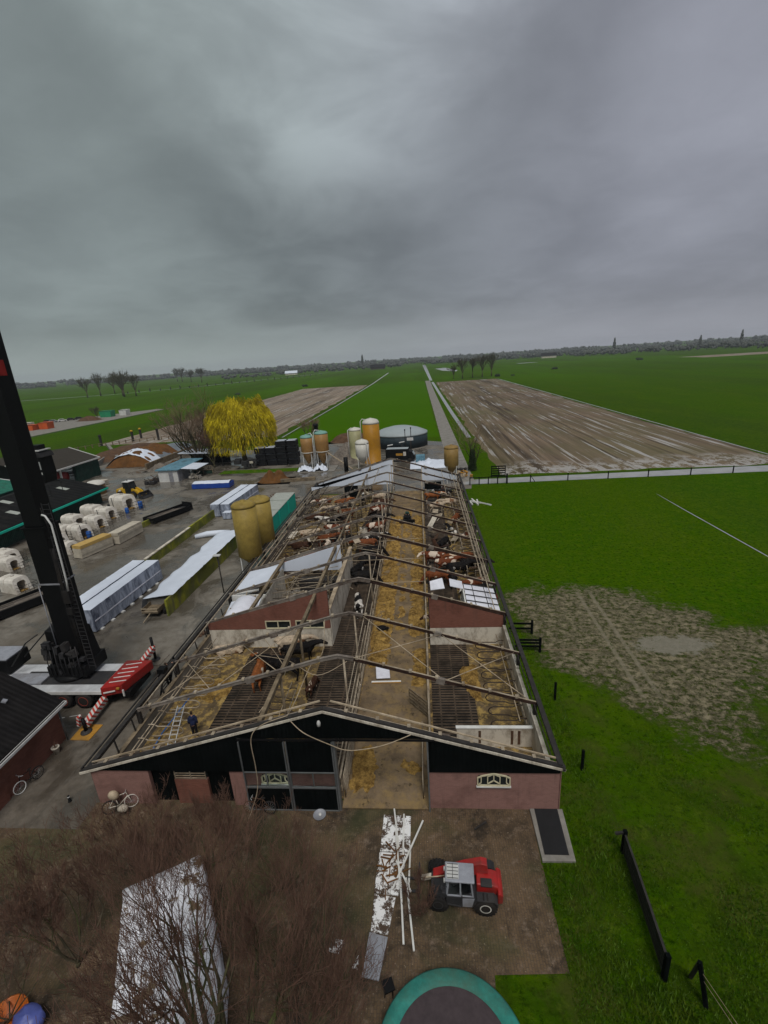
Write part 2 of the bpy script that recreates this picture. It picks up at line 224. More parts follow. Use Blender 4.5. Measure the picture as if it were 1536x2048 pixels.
def m_(k):
    if k in _m: return _m[k]
    P = {  # colour, rough, var, scale, metal, dirt, dirt amount
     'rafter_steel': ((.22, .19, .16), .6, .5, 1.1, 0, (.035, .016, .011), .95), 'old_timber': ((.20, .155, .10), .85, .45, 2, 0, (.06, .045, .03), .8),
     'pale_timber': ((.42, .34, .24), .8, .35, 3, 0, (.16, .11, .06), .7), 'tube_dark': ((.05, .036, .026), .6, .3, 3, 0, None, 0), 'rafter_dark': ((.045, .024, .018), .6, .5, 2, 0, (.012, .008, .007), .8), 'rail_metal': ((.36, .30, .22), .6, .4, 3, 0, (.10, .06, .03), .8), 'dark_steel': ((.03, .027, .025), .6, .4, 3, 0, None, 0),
     'black_paint': ((.0035, .0035, .004), .6, .3, 3, 0, None, 0), 'black_rubber': ((.014, .013, .013), .85, .3, 3, 0, (.05, .04, .03), .4), 'grey_frame': ((.11, .115, .115), .5, .2, 3, 0, None, 0),
     'white_paint': ((.62, .62, .60), .5, .12, 3, 0, (.30, .28, .24), .4), 'cream_paint': ((.55, .50, .34), .5, .15, 3, 0, None, 0), 'white_plastic': ((.52, .49, .44), .5, .15, 2, 0, (.24, .20, .15), .7), 'hutch_shell': ((.66, .62, .55), .5, .15, 2, 0, (.22, .17, .11), .6),
     'green_plastic': ((.012, .50, .36), .45, .08, 1.2, 0, (.02, .36, .26), .4), 'module_roof': ((.36, .38, .34), .6, .12, 2, 0, (.2, .2, .16), .4), 'silo_tan': ((.30, .215, .05), .55, .16, 1.6, 0, (.14, .095, .025), .6), 'silo_orange': ((.36, .17, .012), .5, .10, 1.5, 0, (.24, .12, .02), .5),
     'silo_pale': ((.32, .31, .17), .5, .12, 1.5, 0, (.2, .18, .1), .5), 'silo_cap': ((.60, .58, .52), .5, .1, 2, 0, (.35, .33, .28), .4), 'teal_cap': ((.17, .33, .28), .5, .1, 2, 0, None, 0), 'silo_copper': ((.30, .165, .055), .5, .15, 1.5, 0, (.18, .10, .04), .5), 'silo_ochre': ((.26, .165, .05), .55, .15, 2, 0, (.15, .1, .04), .6),
     'tank_wall': ((.022, .035, .042), .6, .25, 1, 0, None, 0), 'tank_cover': ((.33, .37, .38), .5, .12, .3, 0, (.22, .26, .27), .6), 'crane_white': ((.50, .51, .52), .45, .12, 1.5, 0, (.25, .25, .25), .5), 'crane_red': ((.30, .016, .013), .5, .2, 2, 0, (.07, .03, .025), .75),
     'machine_red': ((.33, .014, .012), .4, .2, 3, 0, (.09, .045, .035), .75), 'machine_grey': ((.27, .28, .31), .45, .15, 3, 0, (.12, .10, .08), .6), 'machine_yellow': ((.55, .33, .015), .45, .12, 2, 0, (.2, .13, .04), .5), 'machine_dark': ((.03, .03, .032), .6, .2, 3, 0, (.06, .05, .04), .5),
     'mat_orange': ((.42, .21, .03), .8, .2, 2, 0, (.12, .08, .04), .6), 'blue_plastic': ((.01, .09, .36), .4, .12, 2, 0, None, 0), 'blue_tarp': ((.012, .055, .30), .4, .2, 1.2, 0, None, 0), 'tarp_white': ((.66, .71, .80), .45, .1, 1.2, 0, (.45, .49, .56), .4),
     'panel_yellow': ((.50, .33, .10), .6, .12, 2, 0, (.35, .25, .12), .4), 'panel_cream': ((.50, .45, .36), .6, .2, 2, 0, (.28, .24, .18), .5), 'white_foil': ((.74, .75, .82), .4, .1, 1.5, 0, (.45, .43, .45), .5), 'white_board': ((.66, .66, .63), .6, .1, 2, 0, (.3, .26, .2), .5),
     'trampoline_pad': ((.028, .19, .155), .6, .3, 2.5, 0, (.05, .10, .07), .85), 'trampoline_mat': ((.055, .042, .045), .8, .2, 4, 0, None, 0), 'skin': ((.45, .25, .17), .6, .1, 5, 0, None, 0), 'navy_cloth': ((.012, .018, .05), .9, .2, 5, 0, None, 0), 'black_cloth': ((.010, .010, .012), .9, .2, 5, 0, None, 0), 'green_cloth': ((.03, .07, .06), .9, .2, 5, 0, None, 0), 'hair_brown': ((.03, .018, .01), .8, .2, 9, 0, None, 0),
     'bark': ((.075, .062, .038), .9, .4, 4, 0, (.06, .085, .015), .8), 'twig': ((.14, .078, .055), .9, .3, 5, 0, None, 0), 'far_twig': ((.085, .072, .045), .95, .3, 1, 0, None, 0), 'grey_twig': ((.22, .15, .10), .9, .3, 1, 0, None, 0), 'willow_gold': ((.50, .40, .012), .85, .45, .35, 0, (.20, .15, .006), .8), 'light_blade': ((.07, .13, .012), .9, .4, 1, 0, None, 0), 'far_wood': ((.078, .088, .078), .95, .4, .02, 0, (.09, .085, .065), .7), 'dark_leaf': ((.02, .035, .01), .9, .4, 1, 0, None, 0),  # distant wood: grey lightened in the colour itself, standing in for thicker haze
     'slate_sheet': ((.13, .15, .17), .5, .3, 1, 0, (.3, .32, .34), .4), 'soil_heap': ((.10, .055, .03), .95, .4, 1, 0, (.05, .03, .02), .6), 'silage': ((.14, .062, .018), .95, .45, 1.2, 0, (.05, .028, .012), .7), 'rubble': ((.17, .145, .12), .95, .5, 2.5, 0, (.04, .03, .025), .8), 'black_film': ((.005, .005, .006), .5, .3, 2, 0, (.10, .10, .10), .15), 'concrete': ((.23, .215, .19), .8, .2, 1.5, 0, (.1, .09, .07), .6),
     'black_mat': ((.016, .016, .017), .85, .15, 3, 0, None, 0), 'copper_red': ((.3, .05, .03), .5, .2, 3, 0, None, 0), 'blue_metal': ((.02, .10, .30), .4, .1, 3, 0, None, 0), 'aluminium': ((.55, .56, .56), .35, .1, 3, .3, None, 0), 'orange_plastic': ((.6, .14, .01), .4, .1, 3, 0, None, 0), 'purple_tarp': ((.10, .13, .42), .4, .2, 3, 0, None, 0),
     'far_orange': ((.5, .09, .02), .6, .2, .5, 0, None, 0), 'far_green': ((.02, .22, .10), .6, .2, .5, 0, None, 0), 'lamp_glass': ((.5, .5, .48), .4, .1, 3, 0, None, 0), 'rust': ((.09, .05, .03), .8, .4, 3, 0, (.04, .03, .02), .5), 'lime_paint': ((.1, .5, .05), .4, .1, 3, 0, None, 0), 'hoof': ((.05, .04, .03), .7, .2, 5, 0, None, 0)}
    c, r, v, s, me, di, da = P[k]; return M(k, c, r, v, s, me, di, da)
# ---------------------------------------------------------------- mesh helpers
class MB:
    def __init__(s): s.v = []; s.f = []; s.mi = []; s.sm = []
    def add(s, vs, fs, mi=0, sm=False):
        o = len(s.v); s.v += [tuple(v) for v in vs]
        for f in fs: s.f.append([i+o for i in f]); s.mi.append(mi); s.sm.append(sm)
        return s
    def box(s, x0, x1, y0, y1, z0, z1, mi=0):
        return s.add([(x0,y0,z0),(x1,y0,z0),(x1,y1,z0),(x0,y1,z0),(x0,y0,z1),(x1,y0,z1),(x1,y1,z1),(x0,y1,z1)], [(3,2,1,0),(4,5,6,7),(0,1,5,4),(1,2,6,5),(2,3,7,6),(3,0,4,7)], mi)
    def rbox(s, c, size, rot=(0,0,0), mi=0):
        E_ = Euler(rot).to_matrix(); h = [x/2 for x in size]; vs = [Vector(c)+E_@Vector((a*h[0], b*h[1], d*h[2])) for d in (-1,1) for a, b in ((-1,-1),(1,-1),(1,1),(-1,1))]
        return s.add(vs, [(3,2,1,0),(4,5,6,7),(0,1,5,4),(1,2,6,5),(2,3,7,6),(3,0,4,7)], mi)
    def bar(s, p, q, w=.1, h=None, mi=0):
        p = Vector(p); q = Vector(q); h = h or w; d = (q-p).normalized(); up = Vector((0,0,1)) if abs(d.z) < .98 else Vector((0,1,0))
        a = d.cross(up).normalized()*w/2; b = a.cross(d).normalized()*h/2
        return s.add([p-a-b, p+a-b, p+a+b, p-a+b, q-a-b, q+a-b, q+a+b, q-a+b], [(0,1,2,3),(7,6,5,4),(4,5,1,0),(5,6,2,1),(6,7,3,2),(7,4,0,3)], mi)
    def tube(s, pts, r, n=6, mi=0, sm=True, cap=True):
        pts = [Vector(p) for p in pts]; rs = r if isinstance(r, (list, tuple)) else [r]*len(pts); vs = []; fs = []; pa = None
        for i, p in enumerate(pts):
            d = (pts[min(i+1, len(pts)-1)]-pts[max(i-1, 0)]).normalized()
            if pa is None: pa = d.cross(Vector((0,0,1)) if abs(d.z) < .9 else Vector((1,0,0))).normalized()
            a = (pa-d*pa.dot(d)); a = a.normalized() if a.length > 1e-5 else d.orthogonal().normalized(); pa = a; b = d.cross(a)
            for k in range(n): t = 2*PI*k/n; vs.append(p+(a*math.cos(t)+b*math.sin(t))*rs[i])
        for i in range(len(pts)-1):
            for k in range(n): fs.append((i*n+k, i*n+(k+1) % n, (i+1)*n+(k+1) % n, (i+1)*n+k))
        if cap and n > 2: fs += [tuple(range(n))[::-1], tuple(range((len(pts)-1)*n, len(pts)*n))]
        return s.add(vs, fs, mi, sm)
    def lathe(s, x, y, prof, n=24, mi=0, sm=True, axis='z', caps=True):
        vs = []; fs = []
        for r, z in prof:
            for k in range(n):
                t = 2*PI*k/n; c, d = r*math.cos(t), r*math.sin(t)
                vs.append((x+c, y+d, z) if axis == 'z' else ((x+c, z, y+d) if axis == 'y' else (z, x+c, y+d)))
        for i in range(len(prof)-1):
            for k in range(n): fs.append((i*n+k, i*n+(k+1) % n, (i+1)*n+(k+1) % n, (i+1)*n+k))
        if caps and prof[0][0] > .001: fs.append(tuple(range(n))[::-1])
        if caps and prof[-1][0] > .001: fs.append(tuple(range((len(prof)-1)*n, len(prof)*n)))
        return s.add(vs, fs, mi, sm)
    def prism(s, pts, a, b, axis='z', mi=0):   # 2-D outline extruded along an axis
        n = len(pts); f = {'z': lambda p, t: (p[0], p[1], t), 'y': lambda p, t: (p[0], t, p[1]), 'x': lambda p, t: (t, p[0], p[1])}[axis]
        vs = [f(p, a) for p in pts]+[f(p, b) for p in pts]
        return s.add(vs, [tuple(range(n))[::-1], tuple(range(n, 2*n))]+[(i, (i+1) % n, n+(i+1) % n, n+i) for i in range(n)], mi)
    def ell(s, c, r, rot=(0,0,0), n=10, mi=0, jit=0):
        E_ = Euler(rot).to_matrix(); vs = []; fs = []; c = Vector(c); m = max(4, n//2)
        for i in range(m+1):
            for k in range(n):
                a = PI*i/m; t = 2*PI*k/n; u = Vector((math.sin(a)*math.cos(t), math.sin(a)*math.sin(t), math.cos(a)))
                w = 1+jit*(random.random()-.5)*2 if 0 < i < m else 1
                vs.append(c+E_@Vector((u.x*r[0]*w, u.y*r[1]*w, u.z*r[2]*w)))
        for i in range(m):
            for k in range(n): fs.append((i*n+k, (i+1)*n+k, (i+1)*n+(k+1) % n, i*n+(k+1) % n))
        return s.add(vs, fs, mi, True)
    def sheet(s, pts, z, mi=0): return s.add([(p[0], p[1], z) for p in pts], [tuple(range(len(pts)))], mi)
    def grid(s, x0, x1, y0, y1, nx, ny, fn, mi=0, sm=True):
        vs = [(x0+(x1-x0)*i/nx, y0+(y1-y0)*j/ny, fn(x0+(x1-x0)*i/nx, y0+(y1-y0)*j/ny)) for j in range(ny+1) for i in range(nx+1)]
        return s.add(vs, [(j*(nx+1)+i, j*(nx+1)+i+1, (j+1)*(nx+1)+i+1, (j+1)*(nx+1)+i) for j in range(ny) for i in range(nx)], mi, sm)
def build(name, mb, mats, parent=None, bev=0, label=None, kind=None):
    me = bpy.data.meshes.new(name); o = bpy.data.objects.new(name, me); C.objects.link(o)
    off = Vector((0,0,0)); p = parent
    while p: off += p.location; p = p.parent
    vs = mb.v if off.length == 0 else [(v[0]-off.x, v[1]-off.y, v[2]-off.z) for v in mb.v]
    me.from_pydata(vs, [], mb.f)
    for mt in (mats if isinstance(mats, (list, tuple)) else [mats]): me.materials.append(m_(mt))
    me.polygons.foreach_set('material_index', mb.mi); me.polygons.foreach_set('use_smooth', mb.sm); me.update()
    if parent: o.parent = parent
    if bev:
        b = o.modifiers.new('bevel', 'BEVEL'); b.width = bev; b.segments = 2; b.limit_method = 'ANGLE'; b.angle_limit = R(40)
    if label: o['label'] = label
    if kind: o['kind'] = kind
    return o
def tag(o, label, cat, group=None, kind=None):
    o['label'] = label; o['category'] = cat
    if group: o['group'] = group
    if kind: o['kind'] = kind
    return o
def T(name, label, cat, loc=(0,0,0), group=None):
    o = bpy.data.objects.new(name, None); C.objects.link(o); o.location = loc; o.empty_display_size = .3; return tag(o, label, cat, group)
def struct(name, mb, mat): return build(name, mb, mat, kind='structure')
def copy_tree(o, loc=None, rz=None, label=None, scale=None, parent=None):
    c = o.copy(); C.objects.link(c)
    if parent: c.parent = parent
    if loc is not None: c.location = loc
    if rz is not None: c.rotation_euler = (0, 0, rz)
    if scale is not None: c.scale = (scale,)*3 if isinstance(scale, (int, float)) else scale
    if label: c['label'] = label
    for ch in list(o.children): copy_tree(ch, parent=c)
    return c
def place(o, loc, rz=0): o.location = loc; o.rotation_euler = (0, 0, rz); return o
def blob(name, mb, mats, parent=None, vox=.05, it=3, **k):   # unites the shapes into one continuous skin
    o = build(name, mb, mats, parent, **k); r = o.modifiers.new('remesh', 'REMESH'); r.mode = 'VOXEL'; r.voxel_size = vox; r.use_smooth_shade = True
    if it: s_ = o.modifiers.new('smooth', 'SMOOTH'); s_.factor = .5; s_.iterations = it
    return o
# ---------------------------------------------------------------- ground, fields, water, roads
def Q(x0, x1, y0, y1): return [(x0, y0), (x1, y0), (x1, y1), (x0, y1)]
def strip(mb, pts, w, z):
    n = len(pts); L_ = []
    for i, p in enumerate(pts):
        a = Vector(pts[max(i-1, 0)]); b = Vector(pts[min(i+1, n-1)]); d = (b-a).normalized(); nn = Vector((-d.y, d.x)); ww = w[i] if isinstance(w, (list, tuple)) else w
        L_.append((Vector(p)+nn*ww/2, Vector(p)-nn*ww/2))
    for i in range(n-1): mb.add([(*L_[i][0], z), (*L_[i][1], z), (*L_[i+1][1], z), (*L_[i+1][0], z)], [(3, 2, 1, 0)])
def ragged(x0, x1, y0, y1, step, amp, seed=0):
    pts = []
    def e(ax, ay, bx, by):
        n = max(1, int(math.hypot(bx-ax, by-ay)/step))
        for i in range(n):
            t = i/n; x = ax+(bx-ax)*t; y = ay+(by-ay)*t; v = mnoise.noise_vector(Vector((x*.13/max(step*.15, .1)*.5+seed, y*.13/max(step*.15, .1)*.5, seed)))
            pts.append((x+v.x*amp, y+v.y*amp))
    e(x0, y0, x1, y0); e(x1, y0, x1, y1); e(x1, y1, x0, y1); e(x0, y1, x0, y0); return pts
g = MB(); g.sheet(Q(-9000, 9000, -200, 14000), 0); struct('ground', g, 'pasture')
g = MB(); g.sheet(ragged(-43.0, 5.0, 136, 470, 4, .8), .012); struct('field', g, 'bright_meadow')
g = MB(); g.sheet(ragged(-109, -47.5, 152, 455, 4, 2.4, 3), .014); struct('stubble_field', g, 'pale_stubble')
g = MB(); g.sheet(ragged(14.5, 66.5, 88.0, 434, 3, 1.5, 5), .014); struct('ploughed_field', g, 'ploughed_soil')
g = MB(); g.sheet([(-30,-12),(3.0,-12),(1.8,9),(2.0,11.6),(4.75,11.75),(4.72,15.8),(4.8,18.8),(-17.6,18.8),(-18.6,20),(-30,20)], .016); struct('paving', g, 'clinker_paving')
g = MB(); g.sheet([(-36,16.9),(-18.3,16.9),(-18.3,18.45),(-18.15,18.45),(-18.15,79.2),(8.3,79.2),(8.6,81.7),(7.2,86),(7,112),(6,127),(-4,134),(-14,134),(-28,132),(-40,128),(-62,131),(-84,128),(-100,121),(-82,96),(-80,70),(-80,16.9)], .02); struct('yard', g, 'wet_concrete')
g = MB(); g.sheet(ragged(-45, -19, 99.2, 102.6, 2, .3), .03); struct('grass_strip', g, 'verge_grass')
g = MB(); strip(g, [(7.6, 84), (7.5, 120), (7.7, 200), (7.8, 330), (8.2, 470)], [3.6, 4, 4, 4.2, 4.6], .034); struct('road', g, 'concrete')
g = MB(); strip(g, [(13.2, 132), (12.6, 200), (12.3, 300), (12, 440)], [1.2, 1.5, 1.7, 2.2], .03); strip(g, [(11.5, 470), (13, 800), (16, 1400)], [2.5, 5, 9], .03)
strip(g, [(-44.6, 150), (-44.2, 250), (-44.8, 470), (-50, 820)], [.5, .8, 1.4, 2.6], .03)
strip(g, [(7.0, 83.6), (16, 83.8), (40, 84.2), (70, 84.9), (140, 87), (400, 95)], [3.2, 3.4, 3.6, 4.4, 5, 6], .03)
strip(g, [(66.9, 92), (67.6, 260), (68, 434)], [.35, .6, .9], .028)
strip(g, [(35.4, 72), (35.4, 64), (35.6, 48), (36, 30)], [.05, .14, .16, .16], .028)
strip(g, [(-1500, 290), (-389, 600), (-330, 700), (-240, 1000), (-200, 1300)], [6, 5, 5, 5, 6], .03)
struct('ditch_water', g, 'ditch_water')
g = MB(); g.sheet([(30, 905), (36, 760), (52, 690), (58, 740), (50, 930)], .03); g.sheet([(180, 900), (215, 905), (205, 935), (178, 925)], .03); struct('flooded_patch', g, 'ditch_water')
g = MB(); g.sheet([(-205, 176), (-164, 176), (-164, 300), (-171, 305), (-205, 258)], .03); struct('far_yard', g, 'concrete')
g = MB(); g.sheet(ragged(360, 560, 640, 720, 30, 12), .02); struct('bare_soil_patch', g, 'pale_stubble')
g = MB(); strip(g, [(-162, 170), (-161.5, 215), (-163, 300), (-166, 360)], 2.2, .04); struct('reed_strip', g, 'dark_leaf')
# grass blades growing near the barn and in the foreground: nobody could count them
def tufts():
    g = MB(); rnd = random.Random(3)
    for i in range(52000):
        y = 9+29*rnd.random()**1.5; x = rnd.uniform(4.62, 8.5+(y-7)*.75)
        if x < 6.4 and y > 15.7: continue
        if x < 4.72 and y > 11.8 and rnd.random() < .5: continue
        if 8.6 < x < 26 and 24 < y < 42 and rnd.random() < .85: continue
        k = mnoise.noise(Vector((x*.35, y*.35, 0)))
        if x > 9.5 and k < .0 and rnd.random() < .6: continue
        h = rnd.uniform(.04, .11)*(1.8 if x < 8.6 else 1)*(1+k); a = rnd.uniform(0, PI); w = rnd.uniform(.015, .035); lx, ly = rnd.uniform(-.6, .6)*h*1.2, rnd.uniform(-.6, .6)*h*1.2
        dx, dy = math.cos(a)*w, math.sin(a)*w
        g.add([(x-dx, y-dy, 0), (x+dx, y+dy, 0), (x+lx, y+ly, h)], [(0, 1, 2)], 0 if rnd.random() < .8 else 1)
    tag(build('grass', g, ['verge_grass', 'light_blade']), 'tufts of long green grass along the east side of the barn', 'grass', kind='stuff')
tufts()
# ---------------------------------------------------------------- the roofless cattle barn
XL, XR, XA, ZA = -18.1, 6.1, -5.2, 6.2
def roofz(x): return ZA-(XA-x)*.295 if x < XA else ZA-(x-XA)*.30
FY = [18.6, 22.9, 27.7, 32.9, 37.9, 42.9, 48.1, 52.9, 57.8, 63.1, 68.3, 73.3, 78.4]
barn = T('cattle_barn', 'long roofless cattle barn with bare rafters, pink brick walls and a black boarded gable', 'barn', (-6, 48, 0))
def bp(name, mb, mat, **k): return build(name, mb, mat, barn, **k)
# floors
bp('bedding_floor', MB().box(-18, 6, 18.9, 78.6, .0, .05), 'bedding')
bp('feed_alley', MB().box(-4.75, -.2, 18.3, 79.0, .055, .11), 'alley_floor')
g = MB().box(-14.3, -10.9, 19, 32.7, .052, .075); bp('slatted_floor', g, 'slats')
bp('slatted_floor', MB().box(-8.4, -5.0, 19, 78, .052, .075), 'slats')
bp('slatted_floor', MB().box(.1, 2.95, 19, 78, .052, .075), 'slats')
bp('slatted_floor', MB().box(-14.3, -10.9, 43.3, 78, .052, .075), 'slats')
bp('parlour_floor', MB().box(-17.8, -8, 33.2, 43, .06, .09), 'concrete')
# ridges of straw and fodder along the feed rails
def ridge(x0, x1, y0, y1, h, seed, xc):
    g = MB()
    def fn(x, y):
        w = max(0, 1-abs((x-xc)/((x1-x0)*.5))**2)*min(1, (y-y0)*.8, (y1-y)*.8); k = mnoise.noise(Vector((x*1.1, y*.55, seed)))*.5+mnoise.noise(Vector((x*4, y*3, seed)))*.35+mnoise.noise(Vector((x*9, y*8, seed)))*.15
        return .075+h*w*(.5+k*1.3)-.05*(1-w)+.05*mnoise.noise(Vector((x*1.7, y*1.2, seed+9)))
    return g.grid(x0, x1, y0, y1, max(8, int((x1-x0)*7)), int((y1-y0)*7), fn)
bp('fodder', ridge(-4.72, -2.6, 29.5, 66, .40, 1, -3.85), 'straw'); bp('fodder', ridge(-1.95, -.2, 33.5, 66, .34, 2, -.95), 'straw')
bp('fodder', ridge(-1.9, -.25, 27.2, 33, .2, 3, -.7), 'straw'); bp('fodder', ridge(-3.2, -1.5, 56, 69, .16, 4, -2.3), 'straw'); bp('straw_heap', ridge(2.3, 5.6, 19.1, 22.2, .42, 5, 4.2), 'straw')
bp('straw_heap', ridge(-4.6, -2.2, 18.6, 23.4, .16, 6, -3.9), 'straw'); bp('straw_heap', ridge(-2.2, -.3, 19.4, 22.4, .10, 31, -1.2), 'straw'); bp('fodder', ridge(-3.2, -1.5, 34, 56, .07, 32, -2.4), 'straw'); bp('straw_heap', ridge(-16.9, -14.0, 26.2, 29.0, .16, 8, -15.5), 'straw'); bp('straw_heap', ridge(2.0, 3.5, 26.3, 30.3, .22, 9, 2.8), 'straw'); bp('straw_heap', ridge(-8.4, -7.6, 22.2, 25.5, .2, 19, -8.1), 'straw'); bp('straw_heap', ridge(-1.9, -.3, 22.4, 24.4, .16, 21, -.9), 'straw')
# portal frames
for i, y in enumerate(FY):
    g = MB(); rnd = random.Random(i); hp = .2 if i not in (3, 5) else .28
    xs = [XL-.15, -14.5, -11, XA-.9, XA, XA+.9, 0, 3, XR+.1]
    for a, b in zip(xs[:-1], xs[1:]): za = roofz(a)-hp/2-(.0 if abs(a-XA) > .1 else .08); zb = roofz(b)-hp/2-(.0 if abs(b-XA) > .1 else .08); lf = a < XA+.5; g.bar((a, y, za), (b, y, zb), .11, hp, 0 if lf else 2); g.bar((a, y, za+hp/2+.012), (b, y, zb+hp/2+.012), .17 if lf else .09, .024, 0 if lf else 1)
    for x in [XL+.9+k*1.55 for k in range(8)]+[XA+1.1+k*1.5 for k in range(7)]: g.rbox((x, y, roofz(x)+.05), (.16, .22, .12), mi=1)     # purlin cleats
    g.rbox((-10.6, y, roofz(-10.6)-.14), (.5, .2, .36), (0, R(-16.4), 0)); g.rbox((.6, y, roofz(.6)-.14), (.5, .2, .36), (0, R(16.7), 0))
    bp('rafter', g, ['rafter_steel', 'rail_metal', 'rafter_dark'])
    for x, w in ((XL+.05, .22), (XR-.15, .2)): bp('post', MB().box(x-w/2, x+w/2, y-w/2, y+w/2, 0, roofz(x)-hp), 'dark_steel')
    if i and i not in (3, 5):
        for x in (-8.75, -4.88, -.12): bp('post', MB().tube([(x, y, 0), (x, y, roofz(x)-hp)], .06 if x > -8 else .09, 8), 'rail_metal' if x > -8 else 'old_timber')
bp('support_beam', MB().bar((-8.75, 18.9, roofz(-8.75)-.42), (-8.75, 44, roofz(-8.75)-.42), .22, .3), 'old_timber')
bp('support_beam', MB().bar((-8.75, 44, roofz(-8.75)-.42), (-8.75, 78, roofz(-8.75)-.42), .16, .24), 'old_timber')
bp('support_beam', MB().bar((-14.2, 33, roofz(-14.2)-.12), (-14.2, 43, roofz(-14.2)-.12), .26, .22), 'old_timber')
bp('eave_beam', MB().bar((XL-.1, 18.4, 2.32), (XL-.1, 78.6, 2.32), .26, .2).bar((XL-.42, 18.4, 2.4), (XL-.42, 62, 2.4), .08, .08), ['dark_steel'])
bp('eave_beam', MB().bar((XR+.02, 18.4, 2.86), (XR+.02, 78.6, 2.86), .2, .16).bar((XR-.22, 18.6, 2.72), (XR-.22, 78.6, 2.72), .05, .05), 'dark_steel')
bp('gutter', MB().bar((XR+.16, 18.2, 2.78), (XR+.16, 78.6, 2.78), .12, .1), 'dark_steel')
# some leftover purlins above the parlour and far pens
rnd = random.Random(11)
for x, y0, y1 in [(-16.6, 42.9, 57.8), (-15.2, 42.9, 52.9), (-17.3, 42.9, 73.3), (-13.9, 57.8, 63.1), (-8.0, 37.9, 42.9), (4.9, 37.9, 78.4), (5.5, 37.9, 78.4), (-17.75, 22.9, 42.9)]:
    bp('purlin', MB().bar((x, y0, roofz(x)-.02), (x, y1, roofz(x)-.02), .07, .09), 'rail_metal')
# diagonal wind bracing in the roof plane
def brace(x0, x1, y0, y1):
    for a, b in ((x0, x1), (x1, x0)):
        bp('brace', MB().tube([(a, y0, roofz(a)-.12), (b, y1, roofz(b)-.12)], .028, 5), 'pale_timber')
for a in ((-4.3, .8, 23, 27.7), (.9, 5.7, 23, 27.7), (-17.3, -13.2, 23, 27.7), (-13, -8.9, 23, 27.7)): brace(*a)
for x, y, x2, y2 in ((-4.8, 37.9, -.1, 38.3), (-8, 43, -.2, 43.4), (-5, 48, .2, 49.0)): bp('brace', MB().tube([(x, y, 3.1), (x2, y2, 3.0)], .03, 5), 'pale_timber')
# side walls
def wallrun(x, t, y0, y1, z, mat, name='side_wall'): bp(name, MB().box(x-t/2, x+t/2, y0, y1, 0, z), mat)
for a, b, z in ((18.75, 23.2, 2.0), (23.25, 27.4, 1.72), (27.5, 32.7, 1.86), (33.2, 60, 1.25), (60, 78.5, 1.2)): wallrun(XR-.22, .22, a, b, z, 'weathered_white')
for a, b in ((18.75, 32.7), (32.75, 43), (43.05, 78.5)): wallrun(XL+.12, .2, a, b, 1.3, 'concrete')
bp('wall_cap', MB().box(XL-.02, XL+.26, 18.8, 78.4, 1.305, 1.36), 'old_timber')
bp('wall_ledge', MB().box(XR-.34, XR-.1, 33.2, 78.5, 1.255, 1.31), 'pale_timber')
for k in range(22):
    y = 34+k*2.05; bp('wall_strut', MB().bar((XR-.2, y, 1.3), (XR-.02, y, 2.75), .08, .08), 'pale_timber')
for k in range(14):
    y = 20.5+k*1.7
    bp('wall_strut', MB().bar((XL+.1, y, 1.36), (XL+.02, y, 2.25), .06, .08), 'dark_steel')
# front gable
Y0 = 18.55
def wall(x0, x1, z0, z1, mat, name, t=.22, y=Y0, **k): return bp(name, MB().box(x0, x1, y-t/2, y+t/2, z0, z1), mat, **k)
def panel(x0, x1, z0, y=Y0, t=.12, mat='black_boards', name='gable_cladding', drop=.05):
    pts = [(x0, z0), (x1, z0), (x1, roofz(x1)-drop)] + ([(XA, ZA-drop-.05)] if x0 < XA < x1 else []) + [(x0, roofz(x0)-drop)]
    bp(name, MB().prism(pts, y-t/2, y+t/2, 'y'), mat)
panel(-18.1, -9.75, 2.36, y=18.42); panel(-9.75, -.25, 4.48, y=18.42); panel(-.25, 6.12, 2.44, y=18.42)
wall(-18.1, -14.9, 0, 2.34, 'pink_brick', 'front_wall'); wall(-10.5, -4.87, 0, 2.45, 'pink_brick', 'front_wall'); wall(-.2, 6.15, 0, 2.42, 'pink_brick', 'front_wall'); wall(-13.6, -11.8, 0, 1.65, 'red_brick', 'low_wall', y=18.62)
wall(-9.6, -8.3, 2.45, 4.5, 'black_boards', 'gable_cladding', .08); wall(6.16, 6.2, .02, 2.8, 'pink_brick', 'corner_face', .3)
# fascia boards, weathered light timber on top of the gable
for a, b in ((XL-.5, XA), (XA, XR+.25)):
    bp('fascia', MB().bar((a, 18.30, roofz(a)-.06), (b, 18.30, roofz(b)-.06), .05, .12), 'weathered_white')
    bp('verge_board', MB().bar((a, 18.44, roofz(a)+.05), (b, 18.44, roofz(b)+.05), .22, .06), 'dark_steel')
    bp('verge_rail', MB().bar((a+.3, 18.85, roofz(a)+.12), (b-.2, 18.85, roofz(b)+.12), .07, .07), 'pale_timber')
# cladding of the gable far end, doorway kept free
panel(XL+.1, -4.95, 1.9, 78.45, .08, 'tarp_white', 'end_cladding'); panel(-.1, XR-.1, 2.0, 78.45, .08, 'tarp_white', 'end_cladding')
panel(XL+.1, -4.95, 3.0, 73.2, .06, 'tarp_white', 'end_cladding')
